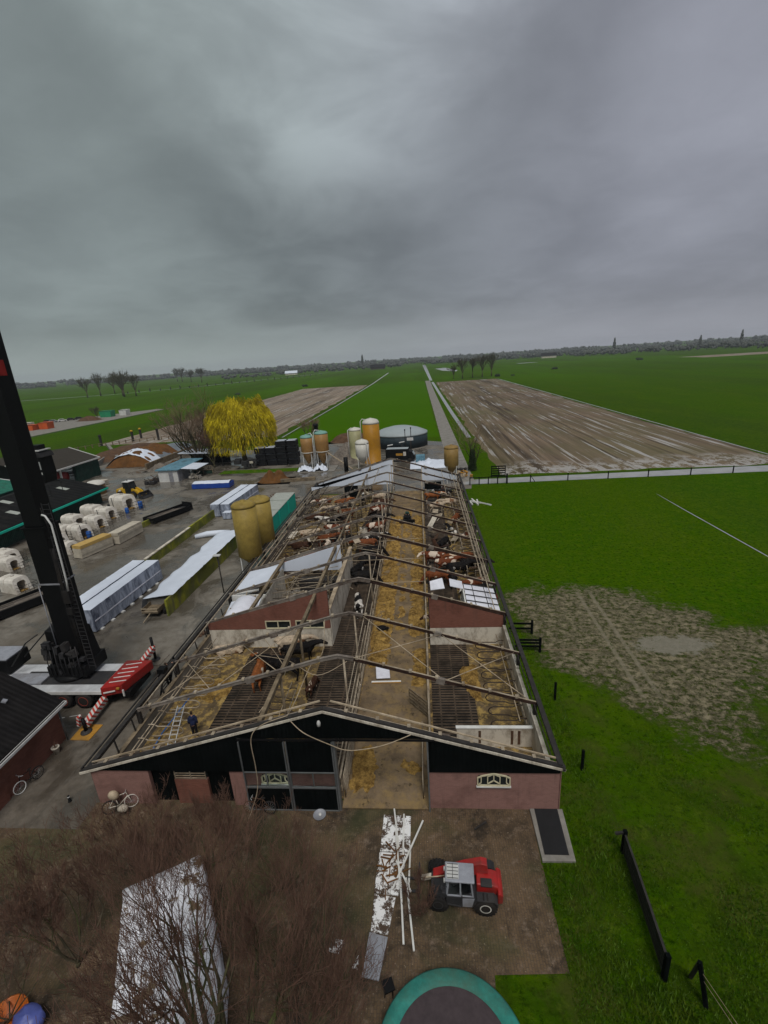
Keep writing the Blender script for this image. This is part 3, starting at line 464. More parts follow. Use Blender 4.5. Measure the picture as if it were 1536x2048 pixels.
# windows with pale radiating bars
def fancy(x0, x1, z0, z1, y):
    f = bp('window', MB().box(x0+.04, x1-.04, y-.02, y+.0, z0+.04, z1-.05), 'window_glass')
    g = MB(); xm = (x0+x1)/2; zt = z1-.1; w = .06; yy = y-.045
    P_ = [(x0, z0), (x1, z0), (x1, zt-.08), (x1-.18, zt+.03), (xm, z1+.08), (x0+.18, zt+.03), (x0, zt-.08)]
    for i in range(7): a = P_[i]; b = P_[(i+1) % 7]; g.bar((a[0], yy, a[1]), (b[0], yy, b[1]), w, w)
    for a, b in (((xm-.3, z0), (xm-.3, zt-.02)), ((xm+.3, z0), (xm+.3, zt-.02)), ((xm-.3, zt), (xm, z1+.06)), ((xm+.3, zt), (xm, z1+.06)), ((xm, z1), (xm, z0+.3)), ((xm-.3, z0+.1), (xm, z0+.32)), ((xm+.3, z0+.1), (xm, z0+.32)), ((x0+.17, z0+.18), (x0+.17, zt)), ((x1-.17, z0+.18), (x1-.17, zt)), ((x0, z0), (x0+.17, z0+.18)), ((x1, z0), (x1-.17, z0+.18))): g.bar((a[0], yy, a[1]), (b[0], yy, b[1]), .045, .045)
    build('window_frame', g, 'cream_paint', f); build('sill', MB().box(x0-.06, x1+.06, y-.1, y, z0-.1, z0-.035), 'white_paint', f)
fancy(2.17, 3.74, 1.62, 2.28, Y0-.13); fancy(-8.79, -7.4, 1.62, 2.2, Y0-.13)
# left doorways
for x0, x1 in ((-15.0, -13.58), (-11.82, -10.42)): bp('door', MB().box(x0, x1, 18.68, 18.74, 0, 2.34), 'black_boards')
bp('window', MB().box(-13.58, -11.82, 18.66, 18.7, 1.66, 2.34), 'window_glass')
g = MB()
for z in (1.72, 1.88, 2.04, 2.22): g.box(-13.55, -11.85, 18.5, 18.54, z, z+.035)
for x in (-13.55, -12.7, -11.88): g.box(x, x+.04, 18.5, 18.54, 1.66, 2.3)
bp('window_bars', g, 'rail_metal')
# two sliding door leaves
for x0, x1 in ((-9.62, -7.27), (-7.22, -4.86)):
    d = bp('sliding_door', MB().box(x0+.04, x1-.04, 18.20, 18.25, .05, 1.5).box(x0+.04, x1-.04, 18.20, 18.25, 2.55, 4.42), 'black_boards')
    g = MB()
    for z in (.02, 1.5, 2.5): g.box(x0, x1, 18.15, 18.27, z, z+(.08 if z == 1.5 else .04))
    for x in (x0, (x0+x1)/2-.03, x1-.07):
        if abs(x-(x0+x1)/2) < .1: g.box(x, x+.05, 18.17, 18.25, 1.57, 2.48)
        else: g.box(x, x+.055, 18.14, 18.28, .02, 4.42)
    build('door_frame', g, 'grey_frame', d); build('door_glazing', MB().box(x0+.07, x1-.07, 18.215, 18.225, 1.57, 2.48), 'clear_glass', d)
bp('door_post', MB().box(-4.86, -4.76, 18.2, 18.5, 0, 4.48), 'grey_frame'); bp('door_post', MB().box(-.28, -.2, 18.2, 18.6, 0, 4.48), 'grey_frame')
bp('door_track', MB().box(-9.7, .1, 18.2, 18.3, 4.47, 4.53), 'black_paint')
bp('wall_lamp', MB().lathe(-5.43, 18.28, [(.03, 5.3), (.09, 5.35), (.10, 5.5), (.06, 5.62), (0, 5.65)], 12).box(-5.47, -5.39, 18.28, 18.38, 5.42, 5.5), 'lamp_glass')
# cross walls
Y3 = 32.95
wall(-17.9, -7.8, 0, 1.74, 'weathered_white', 'cross_wall', .2, Y3); wall(.15, 5.95, 0, 1.6, 'weathered_white', 'cross_wall', .2, Y3)
pts = [(-17.9, 1.745), (-13.1, 1.745), (-13.1, 2.52), (-8.25, 2.52), (-8.25, 1.745), (-7.8, 1.745), (-7.8, roofz(-7.8)-.35), (-17.9, roofz(-17.9)-.12)]
bp('cross_wall', MB().prism(pts, Y3-.11, Y3+.11, 'y'), 'red_brick'); panel(.15, 5.95, 1.605, Y3, .22, 'red_brick', 'cross_wall', .3)
bp('cross_wall', MB().box(-11.0, -10.6, Y3-.11, Y3+.11, 1.745, 2.515), 'red_brick')
for x0, x1 in ((-13.1, -11.0), (-10.6, -8.25)):
    f = bp('window', MB().box(x0, x1, Y3-.02, Y3+.02, 1.75, 2.51), 'window_glass'); g = MB(); xm = (x0+x1)/2
    g.box(x0, x1, Y3-.14, Y3-.03, 1.75, 1.83).box(x0, x1, Y3-.14, Y3-.03, 2.43, 2.51)
    for x in (x0, xm-.05, x1-.08): g.box(x, x+.08, Y3-.138, Y3-.032, 1.83, 2.43)
    build('window_frame', g, 'cream_paint', f)
# parlour walls, partition of pale boards leaning beside the slatted alley
bp('partition', MB().add([(-7.95, 33.1, 0), (-7.95, 46, 0), (-7.95, 46, 3.3), (-7.95, 33.1, 3.3), (-7.75, 33.1, 0), (-7.75, 46, 0), (-7.75, 46, 3.3), (-7.75, 33.1, 3.3)], [(0,1,2,3),(7,6,5,4),(4,5,1,0),(5,6,2,1),(6,7,3,2),(7,4,0,3)]), 'weathered_white')
bp('partition', MB().bar((-7.85, 33.1, 3.36), (-7.85, 46, 3.36), .34, .1), 'pale_timber')
panel(-16.4, -8.3, 2.3, 42.75, .06, 'tarp_white', 'inner_cladding', .32)
bp('roof_sheet', MB().add([(-17.8, 38.4, 2.35), (-14.6, 38.4, 3.0), (-14.6, 42.6, 3.0), (-17.8, 42.6, 2.35), (-17.8, 38.4, 2.4), (-14.6, 38.4, 3.05), (-14.6, 42.6, 3.05), (-17.8, 42.6, 2.4)], [(3,2,1,0),(4,5,6,7),(0,1,5,4),(1,2,6,5),(2,3,7,6),(3,0,4,7)]), 'tarp_white')
bp('partition', MB().box(-14.4, -14.25, 33.1, 42.6, 0, 2.6), 'weathered_white')
bp('partition', MB().box(-17.8, -14.4, 37.7, 37.85, 0, 2.3), 'white_board')
g = MB()
for k in range(9): y = 34+k*1.0; g.tube([(-13.6, y, .1), (-13.4, y, 1.4), (-12.6, y+.5, 2.0), (-10, y+.4, 2.1)], .03, 5); g.tube([(-9.9, y, .1), (-9.9, y, 1.5), (-9.0, y+.5, 1.9)], .03, 5)
for z in (.9, 1.4, 2.1): g.tube([(-12.6, 33.6, z), (-12.6, 42.3, z)], .035, 5).tube([(-9.9, 33.6, z), (-9.9, 42.3, z)], .035, 5)
for k in range(5): g.tube([(-13.8, 34+k*1.7, 2.6), (-8.5, 35+k*1.7, 3.1)], .035, 5)
bp('milking_stalls', g, 'rail_metal'); bp('dark_shed_panel', MB().box(-12.5, -8.2, 41.6, 42.6, .1, 1.7), 'dark_steel')
for x, y in ((-14.05, 34.2), (-14.05, 35.7), (-14.05, 37.3)): bp('milk_jar', MB().lathe(x+.2, y, [(.05, 1.1), (.17, 1.2), (.19, 1.6), (.14, 1.75), (.06, 1.8)], 12), 'copper_red')
bp('pipe_rack', MB().box(-10.8, -9.0, 36.9, 37.4, 2.25, 2.5), 'blue_metal')
# pen walls in the front right corner
bp('pen_wall', MB().box(1.45, 5.85, 22.45, 22.6, 0, 1.35), 'weathered_white'); bp('pen_wall', MB().box(1.4, 5.88, 22.42, 22.63, 1.352, 1.42), 'white_board')
for x in (2.7, 4.55, 4.95): bp('pen_slot', MB().box(x, x+.14, 22.42, 22.447, .25, 1.2), 'rust')
# gate across the alley
g = MB()
for z in (.25, .5, .75, 1.0, 1.25): g.bar((-1.4, 26.1, z), (-.2, 24.7, z), .05, .14)
for t in (0, .5, 1): g.bar((-1.4+1.2*t, 26.1-1.4*t, .1), (-1.4+1.2*t, 26.1-1.4*t, 1.35), .07, .07)
bp('wooden_gate', g, 'old_timber')
# side gates inside the big door
for x, dx in ((-4.65, .15), (-.55, .35)):
    g = MB()
    for k in range(6): z = .25+k*.26; g.tube([(x, 18.9, z), (x-dx*.0, 22.6, z)], .025, 5)
    for y in (18.9, 20.1, 21.4, 22.6): g.tube([(x, y, .1), (x, y, 1.7)], .03, 5)
    bp('tubular_gate', g, 'rail_metal')
# feed rails
for x in (-4.88, -.12):
    g = MB(); g.bar((x, 19, 1.28), (x, 78.2, 1.28), .09, .09, 0).bar((x, 19, .62), (x, 78.2, .62), .06, .06).bar((x, 19, .25), (x, 78.2, .25), .14, .4)
    for k in range(40): y = 19.2+k*1.5; g.bar((x, y, 0), (x, y, 1.3), .05, .05)
    bp('feed_rail', g, ['rail_metal'])
bp('yoke_row', (lambda g: [g.bar((-5.05, 19.3+k*.36, .3), (-5.05, 19.3+k*.36, 1.5), .03, .03) for k in range(40)] and g)(MB().bar((-5.05, 19.2, 1.5), (-5.05, 33.5, 1.5), .06, .06)), 'rail_metal')
bp('alley_beam', MB().bar((-4.88, 19, 3.2), (-4.88, 78, 3.2), .05, .05).bar((-.12, 19, 3.1), (-.12, 78, 3.1), .05, .05), 'rail_metal')
# cubicle dividers: bent tube hoops
def divider(x, y, d, L_=1.9, mt='tube_dark'):      # d=+1: hoop points towards -X (fixed at +X side)
    s_ = d; g = MB()
    pts = [(x, y, 1.25), (x-s_*.35, y, 1.25), (x-s_*.6, y, 1.1), (x-s_*(L_-.3), y, 1.12), (x-s_*(L_-.07), y, 1.0), (x-s_*L_, y, .82), (x-s_*(L_-.07), y, .64), (x-s_*(L_-.3), y, .52), (x-s_*.9, y, .5), (x-s_*.6, y, .38), (x-s_*.3, y, .36), (x, y, .36)]
    bp('cubicle_divider', g.tube(pts, .038, 6), mt)
def cubicles(x, d, y0, y1, L_=1.9, st=1.16, rails=True, mt='tube_dark'):
    y = y0
    while y <= y1: divider(x, y+random.uniform(-.04, .04), d, L_, mt); y += st
    if rails:
        bp('cubicle_rail', MB().tube([(x-d*.45, y0-.3, 1.3), (x-d*.45, y1+.3, 1.3)], .03, 6), 'pale_timber'); bp('cubicle_rail', MB().tube([(x-d*.05, y0-.3, 1.1), (x-d*.05, y1+.3, 1.1)], .035, 6), 'rail_metal')
cubicles(5.65, 1, 23.4, 32, 2.1); cubicles(5.75, 1, 38, 77, 1.6, 1.2); cubicles(-17.6, -1, 19.4, 32, 2.2, mt='rail_metal'); cubicles(-9.0, 1, 20.4, 26.5, 1.7); cubicles(-17.6, -1, 44, 76, 1.9, 1.3)
for y in [44.2+1.7*k for k in range(14)]: divider(-9.0, y, 1, 1.6)
g = MB()
for y in (44.5, 48.5, 55.5, 60.2, 66, 71): 
    for z in (.5, .9, 1.3): g.tube([(-14.6, y, z), (-9.2, y+.6, z)], .03, 5)
for y in (49.2, 49.7, 50.2, 50.7): g.tube([(-8.4, y+1.2, 1.5), (-5.1, y, 1.4)], .045, 5)
bp('pen_rails', g, 'rail_metal')
bp('drinking_trough', MB().prism([(-8.6, 59.0), (-7.4, 59.0), (-7.55, 58.4), (-8.45, 58.4)], .3, .9), 'weathered_white')
bp('dark_hatch', MB().box(-12.6, -10.4, 72.9, 73.1, .5, 3.0), 'black_boards'); bp('dark_hatch', MB().box(.3, 3.1, 77.6, 77.8, .6, 1.9), 'black_boards')
# right-hand box behind the cross wall: white ribbed roof over a small store
g = MB()
def slopebox(g, x0, x1, y0, y1, z0, z1, t=.05, mi=0): return g.add([(x0,y0,z0),(x1,y0,z1),(x1,y1,z1),(x0,y1,z0),(x0,y0,z0+t),(x1,y0,z1+t),(x1,y1,z1+t),(x0,y1,z0+t)], [(3,2,1,0),(4,5,6,7),(0,1,5,4),(1,2,6,5),(2,3,7,6),(3,0,4,7)], mi)
bp('roof_sheet', slopebox(MB(), 3.2, 5.75, 33.2, 37.6, 3.0, 2.5), 'white_foil'); bp('roof_sheet', slopebox(MB(), 2.0, 3.1, 36.6, 38.0, 3.3, 3.0), 'white_foil')
g = MB()
for k in range(5): y = 33.5+k*.98; g.bar((3.2, y, 3.12), (5.75, y, 2.62), .06, .06)
for x in (3.9, 4.9): g.bar((x, 33.2, 3.07-.2*(x-3.2)), (x, 37.6, 3.07-.2*(x-3.2)), .05, .05)
bp('roof_ribs', g, 'dark_steel'); bp('store_wall', MB().box(3.05, 3.15, 33.1, 37.6, 0, 2.95), 'white_board'); bp('store_box', MB().box(.3, 2.8, 33.3, 37.2, .1, 1.1), 'dark_steel')
bp('loose_sheet', MB().add([(.3, 38.0, 3.1), (1.4, 38.1, 3.35), (1.55, 36.8, 3.0), (.35, 37.1, 2.7)], [(0, 1, 2, 3)]).add([(.3, 38.0, 3.13), (1.4, 38.1, 3.38), (1.55, 36.8, 3.03), (.35, 37.1, 2.73)], [(3, 2, 1, 0)]), 'white_foil')
# hanging cables on the gable
def cable(pts, r=.022, mat='pale_timber', name='hanging_cable'):
    q = []; P_ = [Vector(p) for p in pts]; P_ = [P_[0]]+P_+[P_[-1]]
    for i in range(1, len(P_)-2):
        for k in range(6):
            t = k/6; a, b, c, d = P_[i-1:i+3]; q.append(.5*((2*b)+(-a+c)*t+(2*a-5*b+4*c-d)*t*t+(-a+3*b-3*c+d)*t**3))
    q.append(P_[-2]); return bp(name, MB().tube(q, r, 5), mat)
cable([(-7.0, 18.4, 5.75), (-6.2, 18.1, 5.1), (-5.0, 18.05, 4.45), (-4.2, 18.05, 4.1), (-3.3, 18.05, 4.15), (-2.2, 18.05, 4.45), (-1.0, 18.1, 4.98)])
cable([(-7.0, 18.5, 5.75), (-8.3, 18.3, 5.35), (-8.85, 18.1, 4.7), (-8.85, 18.05, 3.0), (-8.95, 18.05, 1.6), (-9.4, 18.0, .3), (-9.5, 17.6, .05)])
cable([(-7.0, 18.5, 5.75), (-7.1, 20.2, 5.2), (-6.8, 22.9, 5.5), (-6.6, 25, 4.9), (-6.9, 27.7, 5.6)])
cable([(-11.5, 26.6, 3.6), (-9.5, 26.8, 3.0), (-7.5, 26.3, 2.2), (-5.5, 26.8, 2.9)])
cable([(-11.3, 27.7, 4.2), (-9.8, 26.2, 3.4), (-8.9, 24.0, 3.9), (-9.3, 20.5, 4.2)])

# leftover roof members and tangled fittings over the pens
rnd = random.Random(88)
for x, y0, y1 in [(-17.9, 43, 73), (-17.2, 43, 63), (-16.6, 52.9, 78), (-15.8, 43, 57.8), (-15.0, 57.8, 73), (-12.2, 48, 57.8), (-10.2, 57.8, 68), (5.7, 38, 78), (5.2, 33, 63), (4.4, 57.8, 78), (-6.8, 63, 73), (3.2, 63, 78)]:
    bp('purlin', MB().bar((x, y0, roofz(x)+.02), (x, y1, roofz(x)+.02), .06, .09), 'rail_metal' if rnd.random() < .5 else 'tube_dark')
for k in range(13):
    g = MB(); y = 43.6+k*2.6
    for q in range(15): x = rnd.uniform(-17.6, -8.6); a = rnd.gauss(0, .5); L_ = rnd.uniform(.6, 2.4); z = rnd.uniform(.4, 2.2); yy = y+rnd.uniform(-1, 1); g.bar((x, yy, z), (x+L_*math.cos(a), yy+L_*math.sin(a), z+rnd.uniform(-.4, .5)), rnd.uniform(.03, .09), .05)
    for q in range(4): x = rnd.uniform(-17.2, -9); yy = y+rnd.uniform(-1, 1); g.bar((x, yy, 0), (x+rnd.uniform(-.2, .2), yy, rnd.uniform(1.2, 2.3)), .06)
    bp('pen_fittings', g, ('rail_metal', 'tube_dark', 'old_timber')[k % 3])
for k in range(9):
    g = MB(); y = 45+k*3.6
    for q in range(7): x = rnd.uniform(2.6, 5.6); yy = y+rnd.uniform(-1.4, 1.4); g.bar((x, yy, rnd.uniform(.3, 1.2)), (x+rnd.uniform(-.8, .8), yy+rnd.uniform(-1, 1), rnd.uniform(.6, 1.9)), .06, .05)
    bp('pen_fittings', g, ('rail_metal', 'tube_dark')[k % 2])
for k in range(84):
    x = rnd.uniform(-17, -6.5) if k % 4 else rnd.uniform(.6, 5.4); y = rnd.uniform(44, 76); mt = ('old_timber', 'rust', 'weathered_white', 'rafter_dark', 'rail_metal')[k % 5]
    bp('broken_sheet', MB().rbox((x, y, rnd.uniform(.3, 1.9)), (rnd.uniform(.5, 2.0), rnd.uniform(.25, .9), .05), (rnd.gauss(0, .35), rnd.gauss(0, .35), rnd.uniform(0, 3.1))), mt)
for k in range(22):
    y = 44+k*1.55; bp('headrail_post', MB().bar((4.2, y, 0), (4.2, y, 1.3), .07), 'rail_metal')
bp('headrail', MB().bar((4.2, 43.6, 1.3), (4.2, 77, 1.3), .06).bar((4.2, 43.6, .8), (4.2, 77, .8), .05), 'rail_metal')
for k in range(24):
    y = 38.6+k*1.6; bp('ledge_rung', MB().bar((4.9, y, 1.5), (6.0, y, 1.55), .05), 'pale_timber')
g = MB()
for k in range(60):
    x = rnd.uniform(-13.9, -8.3); y = rnd.uniform(33.6, 42.4); a = rnd.uniform(-.6, 1.2); L_ = rnd.uniform(.8, 2.6); z = rnd.uniform(1.2, 2.6); g.bar((x, y, z), (min(-8.2, x+L_*math.cos(a)), min(42.6, y+L_*math.sin(a)), z+rnd.uniform(-.5, .6)), rnd.uniform(.04, .1), .05, rnd.randint(0, 2))
bp('tangled_pipes', g, ['rail_metal', 'old_timber', 'tube_dark'])
for k in range(16): x = rnd.uniform(-17.6, -14.6); y = rnd.uniform(33.3, 42.5); bp('broken_lath', MB().bar((x, y, 2.0), (x+rnd.uniform(-.4, 1.8), y+rnd.uniform(-1.5, 1.5), rnd.uniform(1.9, 2.8)), .07, .05), 'pale_timber')
bp('broken_panel', MB().rbox((-16.6, 38.6, 2.3), (2.2, 1.0, .06), (.1, -.15, .2)), 'white_board'); bp('broken_panel', MB().rbox((-16.8, 40.9, 2.5), (1.9, .8, .06), (-.1, -.2, -.1)), 'white_board')
bp('fill_sheet', MB().add([(-17.7, 33.2, .9), (-14.8, 33.3, 1.2), (-14.9, 37.4, 2.2), (-17.7, 37.3, 1.9), (-16.2, 35.2, 2.1)], [(0, 1, 4), (1, 2, 4), (2, 3, 4), (3, 0, 4)]), 'tarp_white')
# ---------------------------------------------------------------- mobile tower crane
cr = T('mobile_crane', 'black tower crane on a white and red truck deck with striped outriggers', 'crane', (-26, 28, 0))
def cp(n, g, m, p=cr, **k): return build(n, g, m, p, **k)
cp('deck', MB().prism([(-31.5, 25.75), (-22.6, 25.75), (-22.6, 28.9), (-31.8, 28.9)], 1.28, 1.42), 'crane_white', bev=.02)
cp('deck_trim', MB().box(-31.5, -22.6, 25.70, 25.745, 1.2, 1.43), 'white_paint')
cp('deck_recess', MB().box(-29.6, -22.9, 26.5, 28.0, 1.424, 1.44), 'machine_dark'); cp('deck_hatch', MB().box(-30.6, -27.6, 26.45, 27.6, 1.445, 1.6), 'machine_grey', bev=.03)
cp('chassis', MB().box(-31.4, -22.2, 26.1, 28.6, .45, 1.27), 'black_paint')
f = cp('front_cowl', MB().prism([(-22.6, 25.7), (-21.3, 26.1), (-20.6, 28.9), (-22.6, 28.9)], 1.0, 1.72), 'crane_red', bev=.06)
g = MB()
for k, y in enumerate((26.3, 26.8, 27.3, 27.8, 28.3)): g.bar((-22.3, y, 1.735), (-21.2, y+.25, 1.735), .06, .03)
g.bar((-22.4, 25.66, 1.35), (-21.7, 25.9, 1.35), .05, .08); build('cowl_trim', g, 'white_paint', f)
build('bumper', MB().box(-21.4, -20.9, 26.2, 28.8, .5, 1.0), 'black_paint', f); build('marker', MB().rbox((-21.2, 26.0, 1.1), (.1, .08, .5)), 'white_paint', f); build('warning_light', MB().rbox((-21.5, 25.95, 1.5), (.2, .1, .12)), 'mat_orange', f)
for x in (-30.4, -28.9, -25.6, -24.1):
    for y, t in ((25.9, -1), (28.75, 1)):
        w = cp('wheel', MB().lathe(x, .62, [(.35, y-.2), (.58, y-.2), (.62, y-.14), (.62, y+.14), (.58, y+.2), (.35, y+.2)], 22, axis='y'), 'black_rubber')
        build('rim', MB().lathe(x, .62, [(.0, y-.12), (.30, y-.13), (.34, y-.215), (.36, y-.215), (.36, y+.2), (0, y+.2)], 18, axis='y'), 'copper_red', w)
# outriggers, red and white striped
for (a, b, zz) in (((-22.6, 25.9, .75), (-22.45, 23.6, .55), 0), ((-21.4, 28.4, 1.5), (-22.0, 31.3, 1.15), 0)):
    o = cp('outrigger_arm', MB().bar(a, b, .38, .4), 'stripes', bev=.02)
    bx, by, bz = b; build('jack', MB().tube([(bx, by-.1 if by < 28 else by, .1), (bx, by-.1 if by < 28 else by, 1.1 if by < 28 else 2.1)], .11, 10), 'black_paint', o); build('foot', MB().lathe(bx, by-.1 if by < 28 else by, [(.35, .05), (.35, .11), (.12, .2)], 14), 'machine_dark', o)
cp('outrigger_bracket', MB().rbox((-22.9, 23.7, .8), (.16, .3, .7), (0, R(10), 0)), 'stripes')
# turntable with machinery, mast base
cp('turntable', MB().lathe(-26, 28, [(1.35, 1.42), (1.4, 1.6), (1.1, 1.8)], 28), 'black_paint')
b = cp('slewing_frame', MB().box(-27.2, -24.3, 26.9, 29.2, 1.7, 2.6).prism([(-27.1, 2.6), (-24.4, 2.6), (-24.7, 4.9), (-26.9, 5.3)], 27.3, 28.9, 'y'), 'black_paint', bev=.05)
g = MB(); rnd = random.Random(5)
for k in range(26): g.rbox((rnd.uniform(-27.2, -24.4), rnd.uniform(26.8, 27.4), rnd.uniform(1.9, 4.4)), (rnd.uniform(.1, .5), rnd.uniform(.1, .5), rnd.uniform(.1, .6)), (0, rnd.uniform(-.3, .3), 0))
for k in range(8): x = -26.9+k*.33; g.tube([(x, 26.9, 1.9), (x+.1, 26.7, 3), (x-.1, 27.0, 4.2)], .035, 5)
build('hydraulics', g, 'machine_dark', b); build('status_lamp', MB().rbox((-24.5, 27.0, 2.3), (.12, .08, .2)), 'white_paint', b)
g = MB(); g.tube([(-27.2, 27.0, 5.2), (-28.8, 27.5, 4.2), (-30.6, 27.6, 2.2)], .05, 6).tube([(-27.2, 28.5, 5.2), (-30.6, 28.8, 2.2)], .05, 6); cp('tie_rod', g, 'machine_dark')
cp('counterweight', MB().prism([(-33.3, 1.5), (-30.9, 1.5), (-30.9, 2.6), (-33.1, 2.6)], 27.6, 29.6, 'y'), 'black_paint', bev=.04); cp('counterweight_cover', MB().box(-33.1, -31.0, 27.7, 29.5, 2.605, 2.68), 'machine_grey')
cp('rear_cabin', MB().box(-34.2, -31.7, 26.2, 28.7, .5, 2.0), 'black_paint', bev=.05)
m0 = cp('lower_mast', MB().box(-26.02, -24.6, 27.2, 28.6, 2.5, 13.0), 'black_paint', bev=.04)
build('mast_collar', MB().box(-26.08, -24.54, 27.14, 28.66, 8.9, 8.99), 'machine_grey', m0); build('mast_collar', MB().box(-26.08, -24.54, 27.14, 28.66, 12.9, 13.0), 'black_paint', m0)
cp('upper_mast', MB().box(-25.93, -24.7, 27.3, 28.5, 13.0, 31), 'black_paint', bev=.04)
g = MB(); g.tube([(-26.15, 27.15, 3.5), (-26.1, 27.15, 8.9)], .035, 6); cp('hydraulic_pipe', g, 'machine_grey')
cp('emblem', MB().rbox((-24.69, 27.8, 22.9), (.02, .5, .9)), 'crane_red'); cp('emblem', MB().rbox((-25.2, 27.29, 22.0), (.7, .02, .9)), 'crane_red')
# ladder and cable loom beside the mast
g = MB()
for x in (-24.3, -23.8): g.bar((x, 27.3, 2.2), (x, 27.3, 14.6), .045, .045)
for k in range(40): g.bar((-24.3, 27.3, 2.4+k*.31), (-23.8, 27.3, 2.4+k*.31), .03, .03)
for k in range(8): z = 3.2+k*1.5; g.bar((-24.7, 27.4, z), (-24.2, 27.35, z), .04, .04)
cp('ladder', g, 'machine_dark')
g = MB(); rnd = random.Random(2)
for k in range(6): x = -24.62+k*.05; g.tube([(x, 27.25, 3.2), (x+rnd.uniform(-.1, .1), 27.2, 6), (x, 27.2, 9), (x+.1+rnd.uniform(-.1, .1), 27.25, 11.5)], .025, 5)
g.tube([(-24.5, 27.3, 12.0), (-24.2, 27.2, 12.8), (-24.4, 27.25, 14.3)], .03, 5).rbox((-24.25, 27.2, 8.0), (.5, .4, .9)).rbox((-24.35, 27.2, 6.9), (.4, .3, .5)); cp('cable_loom', g, 'black_rubber')
cp('exhaust_pipe', MB().tube([(-24.1, 27.15, 8.3), (-23.95, 27.1, 9.2), (-23.9, 27.1, 10.6), (-23.85, 27.1, 13.2), (-24.1, 27.1, 13.8), (-24.4, 27.2, 13.85)], .06, 10), 'white_paint')
# raised cab
cb = cp('cab', MB().prism([(-25.2, 14.4), (-23.95, 14.4), (-23.75, 15.2), (-23.8, 16.7), (-25.2, 16.7)], 27.1, 28.6, 'y'), 'black_paint', bev=.06)
build('cab_roof', MB().prism([(-25.25, 16.7), (-23.6, 16.7), (-23.8, 17.15), (-25.1, 17.25)], 27.0, 28.7, 'y'), 'machine_dark', cb, bev=.05); build('cab_roof_edge', MB().box(-25.2, -23.75, 27.1, 28.6, 17.26, 17.34), 'white_paint', cb); build('air_conditioner', MB().box(-25.0, -24.0, 27.4, 28.3, 17.35, 17.75), 'black_paint', cb, bev=.04); build('roof_lamp', MB().ell((-24.6, 27.3, 17.5), (.1, .1, .1)), 'white_paint', cb)
build('cab_window', MB().rbox((-24.25, 27.07, 16.0), (.55, .03, .7)), 'aluminium', cb); build('cab_window', MB().rbox((-24.9, 27.07, 15.3), (.3, .03, .3)), 'machine_grey', cb); build('cab_window', MB().rbox((-24.1, 27.07, 15.3), (.2, .03, .2)), 'white_paint', cb)
g = MB(); g.bar((-25.3, 27.0, 14.3), (-23.6, 27.0, 14.3), .06, .06).bar((-25.3, 28.7, 14.3), (-23.6, 28.7, 14.3), .06, .06).bar((-25.3, 27.0, 14.3), (-25.3, 28.7, 14.3), .06, .06)
for x, y in ((-24.9, 27), (-23.7, 27), (-23.7, 28.6)): g.bar((x, y, 13.3), (x, y, 14.3), .04, .04)
g.bar((-24.9, 27, 13.3), (-23.7, 27, 13.3), .04, .04); build('cab_railing', g, 'machine_dark', cb)
cb.scale = (.8, .8, .86); cb.location = (-24.6*.2+.1, 28*.2+.2, 15.6*.14); cb.location.x += .62; cp('pulley_rope', MB().tube([(-25.4, 27.6, 26), (-24.95, 27.6, 22.9), (-24.93, 27.6, 17.6)], .045, 6), 'dark_steel')
# ground mats
tag(build('ground_mat', (lambda g: g)(MB().prism([(-23.1, 22.85), (-21.8, 22.8), (-21.75, 24.15), (-23.15, 24.2)], .02, .07)), 'mat_orange'), 'orange spreader mat on the ground under the near outrigger foot', 'mat')
tag(build('ground_mat', MB().prism([(-22.9, 30.6), (-21.3, 30.5), (-21.2, 32.0), (-22.8, 32.1)], .02, .07), 'wet_concrete'), 'grey spreader mat under the far outrigger foot', 'mat')
# ---------------------------------------------------------------- brick outhouse on the left
h = T('brick_outhouse', 'red brick outhouse with a dark tiled roof and white gutter at the left edge', 'house', (-28, 20, 0))
build('wall', MB().box(-33, -23.5, 17.6, 22.9, 0, 2.75).prism([(17.6, 2.75), (22.9, 2.75), (20.25, 4.6)], -32.5, -23.52, 'x') if False else MB().box(-33, -23.5, 14.0, 23.0, 0, 2.7), 'red_brick', h)
build('plinth', MB().box(-33, -23.44, 14.0, 18.6, 0, 2.1), 'red_brick', h)
r = build('roof', MB().prism([(-34, 2.75), (-23.2, 2.62), (-23.2, 2.74), (-28.2, 5.9), (-34, 3.0)], 13.8, 23.3, 'y'), 'tile_roof', h)
build('gutter', MB().box(-23.2, -22.98, 13.8, 23.35, 2.5, 2.66), 'white_paint', r); build('gutter_channel', MB().box(-23.15, -23.03, 13.85, 23.3, 2.661, 2.67), 'dark_steel', r); build('downpipe', MB().tube([(-23.3, 22.9, 0), (-23.3, 22.9, 2.5)], .045, 8), 'grey_frame', h)
tag(build('roof_stone', MB().rbox((-25.2, 21.6, 4.1), (.25, .25, .1), (0, .5, .3)), 'machine_grey'), 'small grey slate piece lying on the dark outhouse roof', 'slate')
